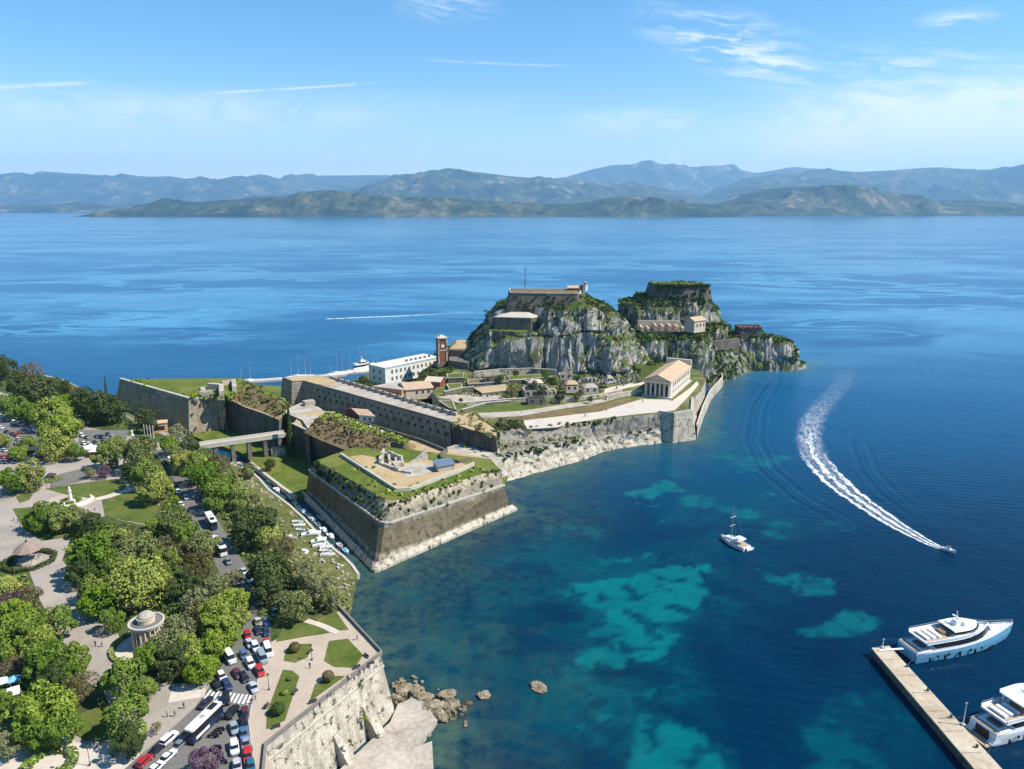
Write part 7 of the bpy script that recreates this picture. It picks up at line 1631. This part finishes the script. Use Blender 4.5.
def wake_a(t):
    u = t.attr('along'); v = t.attr('across'); p = t.pos()
    n = t.noise(t.comb(t.mul(u, 95.), t.mul(v, 5.), 0.), 1., 6, .68, .4); n2 = t.noise(p, .16, 5, .65)
    n5 = t.noise(t.comb(t.mul(u, 60.), t.mul(v, 1.5), 3.), 1., 5, .65); av = t.m('ABSOLUTE', t.add(t.add(v, t.mul(t.sub(n2, .5), .5)), t.mul(t.sub(n5, .5), .6)))
    streak = t.mx(t.map(av, .26, .03), t.mul(t.map(t.m('ABSOLUTE', t.sub(av, .70)), .22, .05), t.map(u, .44, .26)))
    body = t.mul(t.map(av, 1.0, .3), t.map(u, .30, .55, .16, .42))
    a = t.mx(t.mul(streak, t.map(u, .62, .30, .0, 1.)), body)
    fade = t.mul(t.map(u, .86, .46), t.map(u, .62, .38, .26, 1.))
    return t.m('MINIMUM', t.mul(t.mul(a, fade), t.map(n, .36, .60, .10, 1.3)), 1.0)
wk = [(947, 551), (925, 541), (900, 527), (872, 509), (848, 492), (828, 474), (814, 456), (809, 440), (811, 423), (820, 408), (834, 393), (844, 381), (846, 370), (838, 359), (822, 349), (800, 340), (775, 333)]
ribbon('wake_foam', wk, [2.2, 5, 7.5, 9.5, 11.5, 13, 14, 14.5, 14.5, 15, 16, 17, 18, 18, 16, 14, 12], foam_mat('white wake foam', wake_a), 'long curving white wake of the speedboat', 260)
ribbon('wake_foam', [(326, 319), (360, 317.5), (400, 316), (440, 314), (490, 311.5)], [4, 6, 6, 7, 9], foam_mat('distant wake foam', lambda t: t.mul(t.mul(t.map(t.m('ABSOLUTE', t.attr('across')), 1., .2), t.map(t.attr('along'), 1., .3)), t.map(t.noise(t.pos(), .3, 4), .3, .55))), 'thin white wake line far out behind the crag')
# marina sailing boats
def marina_boat(px, py, mast_top, lb, L=11., first=[None]):
    p = P(px, py, 0.); hz_ = Q(px, mast_top, p.y).z
    if first[0] is None:
        t = thing('moored_sailing_boat', lb, 'sailing boat', tuple(p))
        MB().loft([deckring(10, 2.6, -.4, -5), deckring(11, 3.4, 1.2, -5.5), deckring(10.8, 3.2, 1.3, -5.4)]).obj('hull', M['gel'], t)
        MB().loft([rect(4.6, 2.0, 1.3, .6, .4), rect(4., 1.6, 1.9, .6, .4)]).obj('coachroof', M['gel'], t)
        MB().tube((.6, 0, 1.2), (.6, 0, 15), .20, .13, 5).obj('mast', M['metal'], t); MB().tube((.6, 0, 2.4), (-3.6, 0, 2.5), .25, .2, 5).obj('boom', M['white'], t)
        MB().tube((.6, -1.2, 9), (.6, 1.2, 9), .10, .10, 4).obj('spreader', M['metal'], t)
        first[0] = t
    else: t = dup(first[0], tuple(p), 0, lb)
    t.location = p; t.rotation_euler = (0, 0, 1.0 + rng.uniform(-.15, .15)); t['group'] = 'sailing boats in the marina'
    k = max(.6, (hz_) / 15.); t.scale = (1, 1, k)
for x, y, tp, w in [(241, 383, 369, 'leftmost of all, with a short mast'), (250, 382, 362, 'left of the bastion end, with a tall mast'), (291, 379, 361, 'behind the left end of the long wall'), (298, 378.5, 354, 'tallest of three behind the ochre bastion top'), (305, 378, 357, 'right of three behind the ochre bastion top'), (310, 377.5, 361, 'just right of the three close masts'), (330, 375.5, 362, 'low masted in the middle of the marina'), (337, 375, 353, 'left of the cluster by the quay'), (342, 374.5, 357, 'second in the cluster by the quay'), (350, 373.5, 352, 'third in the cluster by the quay'), (360, 372, 347, 'tallest mast beside the white barracks'), (366.5, 371.5, 353, 'closest to the white barracks corner'), (377, 369, 354, 'behind the white barracks roof, first'), (387, 367, 353, 'behind the white barracks roof, second')]:
    marina_boat(x, y, tp, f'white sailing boat {w}')
p = P(363, 371.5, 0); o = yacht('motor_yacht', 'small white motor yacht at the marina quay beside the barracks', (p.x, p.y + 3, 0), .7, M['gel'], 17, 4.8); o['group'] = 'motor boats of the marina'

# ================================================================== park furniture
# rotunda
c = P(149.5, 645, GZ); t = thing('rotunda', 'round white columned rotunda with a flat ring roof and small dome', 'rotunda', tuple(c))
MB().lathe((0, 0, 0), [(4.6, 0), (4.6, .35), (4.3, .35), (4.3, .6)], 40).obj('steps', M['coping'], t)
for i in range(20):
    a = 6.283 * i / 20; MB().lathe((3.85 * math.cos(a), 3.85 * math.sin(a), .6), [(.24, 0), (.20, 5.2), (.30, 5.3), (.30, 5.5)], 8).obj('column', M['cream'], t)
MB().lathe((0, 0, 0), [(2.3, .6), (2.3, 6.1)], 32).obj('inner_wall', M['cream'], t)
MB().lathe((0, 0, 0), [(3.5, 6.1), (4.25, 6.1), (4.25, 6.6), (4.55, 6.7), (4.55, 7.0), (4.0, 7.0), (4.0, 6.75), (2.2, 6.75)], 40).obj('entablature', M['coping'], t)
MB().lathe((0, 0, 0), [(4.0, 6.76), (2.2, 6.9)], 40).obj('flat_roof', M['asphalt'], t)
MB().lathe((0, 0, 0), [(2.2, 6.7), (2.2, 8.0), (2.35, 8.05), (2.35, 8.25)], 32).obj('drum', M['cream'], t)
MB().lathe((0, 0, 0), [(2.1, 8.25), (1.95, 8.7), (1.5, 9.2), (.8, 9.55), (.0, 9.65)], 32).obj('dome', M['concrete'], t, True)
t.scale = (.82, .82, .86)
o = MB().lathe((c.x, c.y, GZ + .02), [(3.6, 0), (6.8, 0), (6.8, .02), (3.6, .02)], 48).obj('path', M['whitepath']); struct(o, 'pale ring path around the rotunda')
def hedge(name, lb, cpos, r, n, w, h, a0=0., a1=6.2832, mat='l_dark', cnt=1600, cat='hedge', edges=8):
    rs = np.random.RandomState(len(bpy.data.objects)); vs, fs = [], []
    for i in range(cnt):
        a = rs.uniform(a0, a1); rr = r
        if edges: k = math.pi / edges; rr = r * math.cos(k) / math.cos((a % (2 * k)) - k)
        f = rs.choice(3, p=[.5, .25, .25]); u = rs.uniform(-.5, .5) * w if f == 0 else (.5 * w if f == 1 else -.5 * w); z = h if f == 0 else rs.uniform(0, h)
        p = np.array([(rr + u) * math.cos(a), (rr + u) * math.sin(a), z]) + rs.normal(size=3) * .06
        nrm = np.array([0, 0, 1.]) if f == 0 else np.array([math.cos(a), math.sin(a), 0]) * (1 if f == 1 else -1); nrm = nrm + rs.normal(size=3) * .35; nrm /= np.linalg.norm(nrm)
        U = np.cross(nrm, rs.normal(size=3)); U /= np.linalg.norm(U); V_ = np.cross(nrm, U); s = rs.uniform(.16, .32); o = len(vs); vs += [p - U * s, p - V_ * s, p + U * s, p + V_ * s]; fs.append((o, o + 1, o + 2, o + 3))
    me = bpy.data.meshes.new(name); me.from_pydata([tuple(v) for v in vs], [], fs); me.materials.append(M[mat]); o = bpy.data.objects.new(name, me); C.objects.link(o); o.location = cpos; return tag(o, lb, cat)
hedge('hedge', 'low round hedge enclosing the rotunda path', c, 7.4, 1, .8, .6, 1.6, 7.2, 'l_mid', 2200, 'hedge', 0)
# bandstand
c = P(29.5, 562, GZ); t = thing('bandstand', 'octagonal bandstand with a pinkish tiled tent roof on thin columns', 'bandstand', tuple(c))
MB().lathe((0, 0, 0), [(3.5, 0), (3.5, .7), (3.35, .7), (3.35, .8)], 8).obj('base', M['concrete'], t)
for i in range(8):
    a = 6.283 * i / 8; MB().tube((3.2 * math.cos(a), 3.2 * math.sin(a), 1.1), (3.2 * math.cos(a), 3.2 * math.sin(a), 4.4), .10, .10, 6).obj('column', M['iron'], t)
m_ = MB()
for i in range(8):
    a, b = 6.283 * i / 8, 6.283 * (i + 1) / 8; m_.tube((3.2 * math.cos(a), 3.2 * math.sin(a), 2.0), (3.2 * math.cos(b), 3.2 * math.sin(b), 2.0), .05, .05, 4)
m_.obj('railing', M['iron'], t)
MB().lathe((0, 0, 0), [(3.9, 4.2), (4.15, 4.35), (2.2, 5.9), (.5, 6.9), (.0, 7.0)], 8).obj('roof', flat('faded pink roof tiles', (.27, .20, .155), .9, .1, .25, 1.5), t)
MB().lathe((0, 0, 6.9), [(.25, 0), (.35, .4), (.05, 1.0)], 8).obj('finial', M['iron'], t); t.scale = (.86,) * 3
hedge('hedge', 'dark eight sided hedge around the bandstand', c, 6.2, 1, 1.2, .9)
# column monument
c = P(71, 501, GZ); t = thing('monument', 'white column monument on a round bed in the park circle', 'monument', tuple(c))
MB().lathe((0, 0, 0), [(2.0, 0), (2.0, .4), (1.2, .4), (1.2, .9), (.85, 1.0)], 20).obj('base', M['coping'], t); MB().lathe((0, 0, .9), [(.75, 0), (.6, 3.8), (.85, 4.0), (.85, 4.3)], 16).obj('column', M['white'], t); MB().lathe((0, 0, 5.2), [(.4, 0), (.5, .8), (.35, 1.5), (.28, 1.8), (.0, 2.2)], 10).obj('statue', M['white'], t); t.scale = (.72,) * 3
hedge('flower_bed', 'round clipped bed around the foot of the column monument', c, 2.4, 1, 1.2, .4, mat='l_mid', cnt=700, cat='flower bed', edges=0)
o = MB().lathe((c.x, c.y, GZ + .03), [(.1, 0), (8.5, 0), (8.5, .03), (.1, .03)], 40).obj('path', M['tanpave']); struct(o, 'round pale paving of the monument circle')
cw_ = c + Vector((3, -3, 0)); t = thing('exedra', 'low curved white wall with statues beside the column monument', 'wall', tuple(c))
arc = [Vector((6.6 * math.cos(a), 6.6 * math.sin(a), 0)) for a in np.linspace(-1.9, .35, 16)]
MB().strip(arc, .6, 0, 1.0).obj('wall', M['white'], t)
for i in (1, 4, 7, 10, 13): MB().lathe((arc[i].x, arc[i].y, 1.0), [(.25, 0), (.2, .5), (.3, .9), (.15, 1.2), (.0, 1.4)], 8).obj('statue', M['white'], t)
# statue and flagpoles at the bridge square
c = P(133, 441, GZ); t = thing('statue', 'pale statue on a tall pedestal in the square before the bridge', 'statue', tuple(c)); MB().box((0, 0, 0), (2.6, 2.6, .8)).obj('step', M['coping'], t); MB().box((0, 0, .8), (1.6, 1.6, 3.6), 0, .85).obj('pedestal', M['white'], t); MB().lathe((0, 0, 4.4), [(.5, 0), (.55, 1.2), (.65, 2.0), (.25, 2.3), (.3, 2.6), (.0, 2.9)], 10).obj('figure', M['white'], t); t.scale = (.68,) * 3
for i, (x, y) in enumerate([(145, 437), (148, 437.3), (151, 437.6), (154, 438)]):
    c = P(x, y, GZ)
    if i == 0: t0 = thing('flagpole', 'x', 'flagpole', tuple(c)); MB().tube((0, 0, 0), (0, 0, 5.5), .14, .10, 6).obj('pole', M['white'], t0); MB().box((0, 0, 0), (.6, .6, .3)).obj('base', M['coping'], t0); t = t0
    else: t = dup(t0, c)
    t['group'] = 'flagpoles by the north bastion'; t['label'] = ['leftmost white flagpole in the row of four', 'second white flagpole from the left', 'third white flagpole from the left', 'rightmost white flagpole in the row of four'][i]
# lamp posts
lp0 = None
for x, y, lb in [(47, 489, 'street lamp at the corner of the wide lawn'), (52, 486, 'street lamp on the plaza beside the kiosk bed'), (20, 527, 'street lamp on the plaza above the bandstand'), (96, 520, 'street lamp beside the monument circle'), (38, 610, 'street lamp by the purple tree on the plaza'), (68, 769, 'street lamp at the bottom edge by the hedge'), (90, 765, 'street lamp at the bottom edge on the pale path'), (269, 690, 'street lamp on the promenade near the zebra crossing'), (312, 660, 'dark lamp standard in the middle of the promenade'), (160, 690, 'street lamp on the sandy square')]:
    c = P(x, y, GZ + .15)
    if lp0 is None:
        t = lp0 = thing('street_lamp', 'x', 'street lamp', tuple(c)); MB().tube((0, 0, 0), (0, 0, 4.2), .09, .06, 6).obj('pole', M['iron'], t); MB().lathe((0, 0, 4.2), [(.12, 0), (.30, .2), (.26, .6), (.05, .75)], 8).obj('lantern', M['iron'], t); MB().lathe((0, 0, 0), [(.25, 0), (.22, .5), (.09, .6)], 8).obj('base', M['iron'], t)
    else: t = dup(lp0, c)
    t.scale = (.78,) * 3; t['label'] = lb; t['group'] = 'street lamps'
# benches
b0 = None
for i, (x, y, r, lb) in enumerate([(366, 657, -.8, 'bench at the seaward tip of the five sided lawn'), (357, 668.5, .6, 'bench at the lower corner of the five sided lawn'), (371, 665, .6, 'bench against the sea wall parapet near the corner'), (313, 703, .5, 'bench at the lower end of the triangular lawn'), (295.5, 693, 1.3, 'bench at the right side of the long lawn'), (310.5, 652.5, 1.2, 'bench right of the small lawn'), (276, 728, .5, 'bench at the lower end of the long lawn'), (267, 707, 1.4, 'bench at the kerb side of the long lawn')]):
    c = P(x, y, GZ + .14)
    if b0 is None:
        t = b0 = thing('park_bench', 'x', 'bench', tuple(c)); MB().box((0, 0, .42), (2.2, .55, .08)).obj('seat', M['iron'], t); MB().box((0, .26, .5), (2.2, .07, .45)).obj('backrest', M['iron'], t)
        for s_ in (-.9, .9): MB().box((s_, 0, 0), (.1, .5, .42)).obj('leg', M['iron'], t)
    else: t = dup(b0, c)
    t.rotation_euler = (0, 0, r); t.scale = (.75,) * 3; t['label'] = 'dark ' + lb; t['group'] = 'benches on the promenade'
# kiosks, stall and awnings
def kiosk(x, y, w, d, h, wm, rm, lb, rz=.2, nm='kiosk', rt=.2):
    c = P(x, y, GZ); t = thing(nm, lb, nm, tuple(c), rz)
    if wm: MB().box((0, 0, 0), (w, d, h)).obj('wall', M[wm], t); MB().box((0, -d / 2 - .03, .9), (w * .7, .08, h * .45)).obj('window', M['dark'], t)
    else:
        for sx in (-1, 1):
            for sy in (-1, 1): MB().tube((sx * w * .45, sy * d * .45, 0), (sx * w * .45, sy * d * .45, h), .07).obj('post', M['metal'], t)
    MB().loft([rect(w + .8, d + .8, h, 0, .1), rect(w + .8, d + .8, h + .15, 0, .1), rect(w * rt, d * rt, h + .9, 0, .05)]).obj('roof', M[rm], t); return t
M['canvas'] = flat('white canvas', (.74, .73, .70), .8, .1, .05); M['orange_c'] = flat('orange panel', (.70, .28, .04), .7, .2)
kiosk(89.5, 455, 5, 4.5, 3, None, 'canvas', 'white canopy of the market stall next to the small car park', .2, 'canopy'); kiosk(95, 456.5, 2.6, 2.6, 2.4, 'orange_c', 'canvas', 'small orange kiosk beside the white canopy')
kiosk(34, 455, 7.5, 5, 2.8, 'shutter', 'iron', 'dark roofed kiosk at the edge of the far left car park'); kiosk(44, 459, 5.5, 4, 2.6, 'shutter', 'metal', 'grey roofed kiosk beside the dark roofed one'); kiosk(67, 456, 3.5, 3, 3.2, 'cream', 'concrete', 'little cream kiosk between tree clump and white canopy')
kiosk(16, 690, 1.5, 1.2, 2.4, None, 'bluehull', 'pale blue awning among the near left trees', .6, 'awning'); kiosk(12, 703, 2.4, 2.2, 2.4, None, 'canvas', 'white cafe awning among the near left trees', .6, 'awning'); kiosk(4, 692, 1.4, 1.4, 2.4, None, 'canvas', 'white awning cut by the left frame edge', .6, 'awning')
kiosk(51, 478, 2.2, 2.2, 1.0, 'shutter', 'iron', 'little dark planter like kiosk on the tarmac apron'); kiosk(160, 431, 6, 4, 4, 'orange', 'tile', 'orange walled hut below the north bastion corner', .4, 'hut')
hedge('flower_bed', 'oval planted bed on the plaza tarmac', P(52, 480, GZ), 2.4, 1, 2.4, .7, mat='l_mid', cnt=400, cat='flower bed', edges=0)
# broad ground hut and gravel by the bridge
hedge('hedge', 'low clipped hedge by the path at the bottom edge', P(50, 766, GZ), 3.6, 1, 1.6, .9, mat='l_mid', cnt=700, edges=0)

# ================================================================== people
def person_mesh(pose):
    V = {'pel': (0, 0, .92), 'wai': (0, 0, 1.08), 'che': (0, 0, 1.30), 'nek': (0, 0, 1.47), 'hed': (.02, 0, 1.60), 'top': (.02, 0, 1.72)}
    st = .22 if pose else .05
    for s_, n in ((1, 'l'), (-1, 'r')):
        f = st * s_
        V.update({'hip' + n: (0, .10 * s_, .88), 'kne' + n: (f * .6, .10 * s_, .48), 'ank' + n: (f, .10 * s_, .08), 'toe' + n: (f + .14, .11 * s_, .04), 'sho' + n: (0, .19 * s_, 1.40), 'elb' + n: (-f * .5, .25 * s_, 1.13), 'wri' + n: (-f * .6 + .08, .25 * s_, .88), 'han' + n: (-f * .6 + .10, .25 * s_, .78)})
    Ed = [('pel', 'wai'), ('wai', 'che'), ('che', 'nek'), ('nek', 'hed'), ('hed', 'top')]
    for n in 'lr': Ed += [('pel', 'hip' + n), ('hip' + n, 'kne' + n), ('kne' + n, 'ank' + n), ('ank' + n, 'toe' + n), ('che', 'sho' + n), ('sho' + n, 'elb' + n), ('elb' + n, 'wri' + n), ('wri' + n, 'han' + n)]
    R = {'pel': .13, 'wai': .12, 'che': .15, 'nek': .055, 'hed': .10, 'top': .07, 'hip': .10, 'kne': .065, 'ank': .045, 'toe': .04, 'sho': .07, 'elb': .045, 'wri': .035, 'han': .04}
    ks = list(V); me = bpy.data.meshes.new('skel'); me.from_pydata([V[k] for k in ks], [(ks.index(a), ks.index(b)) for a, b in Ed], [])
    o = bpy.data.objects.new('skel', me); C.objects.link(o); md = o.modifiers.new('s', 'SKIN'); md2 = o.modifiers.new('u', 'SUBSURF'); md2.levels = 1
    for i, k in enumerate(ks): r = R.get(k, R[k[:3]]); me.skin_vertices[0].data[i].radius = (r, r); me.skin_vertices[0].data[i].use_root = (k == 'pel')
    dg = bpy.context.evaluated_depsgraph_get(); out = bpy.data.meshes.new_from_object(o.evaluated_get(dg)); out.name = 'person'
    bpy.data.objects.remove(o)
    for m in (M['cloth'], M['dark'], M['skin'], M['black']): out.materials.append(m)
    for p_ in out.polygons:
        c = p_.center; p_.material_index = 3 if c.z > 1.63 or c.z < .09 else (2 if c.z > 1.44 or (abs(c.y) > .2 and c.z < 1.12) else (1 if c.z < .95 else 0))
    return out
PM = [person_mesh(0), person_mesh(1)]
PEOPLE = [(95.7, 646.5, (.05, .05, .06), 'person in dark clothes, left of two walking by the rotunda', 0), (102, 646.8, (.15, .10, .08), 'person in brown, right of two walking by the rotunda', 0), (184, 708.5, (.04, .05, .10), 'person in navy top crossing the sandy square', 0), (175, 716.5, (.03, .03, .04), 'person in black walking on the sandy square', 0), (167.5, 717, (.7, .7, .7), 'person in white shirt on the sandy square', 0),
 (357.4, 640, (.30, .32, .34), 'person in grey by the parapet at the top of the promenade', .14), (364, 673, (.05, .06, .07), 'person in dark clothes leaning near the parapet corner', .14), (360, 676, (.25, .08, .06), 'person in red near the parapet corner', .14), (347.5, 680.5, (.10, .14, .12), 'person in green standing by the triangular lawn', .14), (350, 681, (.6, .6, .58), 'person in pale top beside the one in green', .14), (331, 697.5, (.18, .16, .2), 'person in mauve walking along the sea wall', .14), (320, 708.5, (.04, .04, .05), 'person in black at the lower sea wall parapet', .14), (310, 668.5, (.03, .03, .03), 'person in black in the middle of the promenade crossing', .14), (268, 709, (.12, .2, .16), 'person in teal on the promenade by the long lawn', .14), (255.5, 700, (.3, .22, .16), 'person in tan waiting at the zebra crossing', .14), (252, 704, (.2, .05, .06), 'person in maroon stepping onto the zebra crossing', .03), (252, 752, (.5, .15, .08), 'person in orange by the dark red car', .14),
 (18, 523, (.2, .2, .3), 'person in blue grey on the plaza above the bandstand', 0), (14, 521, (.5, .45, .4), 'person in beige on the plaza above the bandstand', 0), (65, 550, (.4, .38, .36), 'person in pale grey on the plaza right of the bandstand', 0), (15, 575, (.1, .16, .12), 'person in dark green below the bandstand hedge', 0), (40, 604, (.6, .58, .55), 'person in white on the plaza road by the near grove', 0), (52, 484, (.1, .1, .12), 'person in black by the wide monument lawn', 0), (20, 468, (.3, .1, .08), 'person in rust red on the plaza below the car park', 0), (222, 715, (.03, .03, .05), 'person in black walking beside the bus', .03), (222.5, 720.5, (.05, .05, .07), 'person in charcoal on the road behind the large black car', .03)]
for i, (x, y, col, lb, dz_) in enumerate(PEOPLE):
    o = bpy.data.objects.new('person', PM[i % 2]); C.objects.link(o); o.location = P(x, y, GZ + dz_ + .01); o.rotation_euler = (0, 0, rng.uniform(0, 6.28)); o.color = (*col, 1); o.scale = (.9,) * 3; tag(o, lb, 'person', 'people strolling')
for x, y, col, lb in [(642.7, 402.5, (.05, .05, .07), 'person in dark clothes in front of the temple'), (606.4, 411.8, (.12, .08, .2), 'person in purple on the broad white path'), (585, 417, (.5, .1, .1), 'person in red near the edge of the white path'), (521, 413, (.6, .3, .3), 'person in pink on the grey lane')]:
    o = bpy.data.objects.new('person', PM[1]); C.objects.link(o); o.location = P(x, y, WZ + .06); o.color = (*col, 1); o.scale = (1.06,) * 3; o.rotation_euler = (0, 0, 1.); tag(o, lb, 'person', 'people strolling')
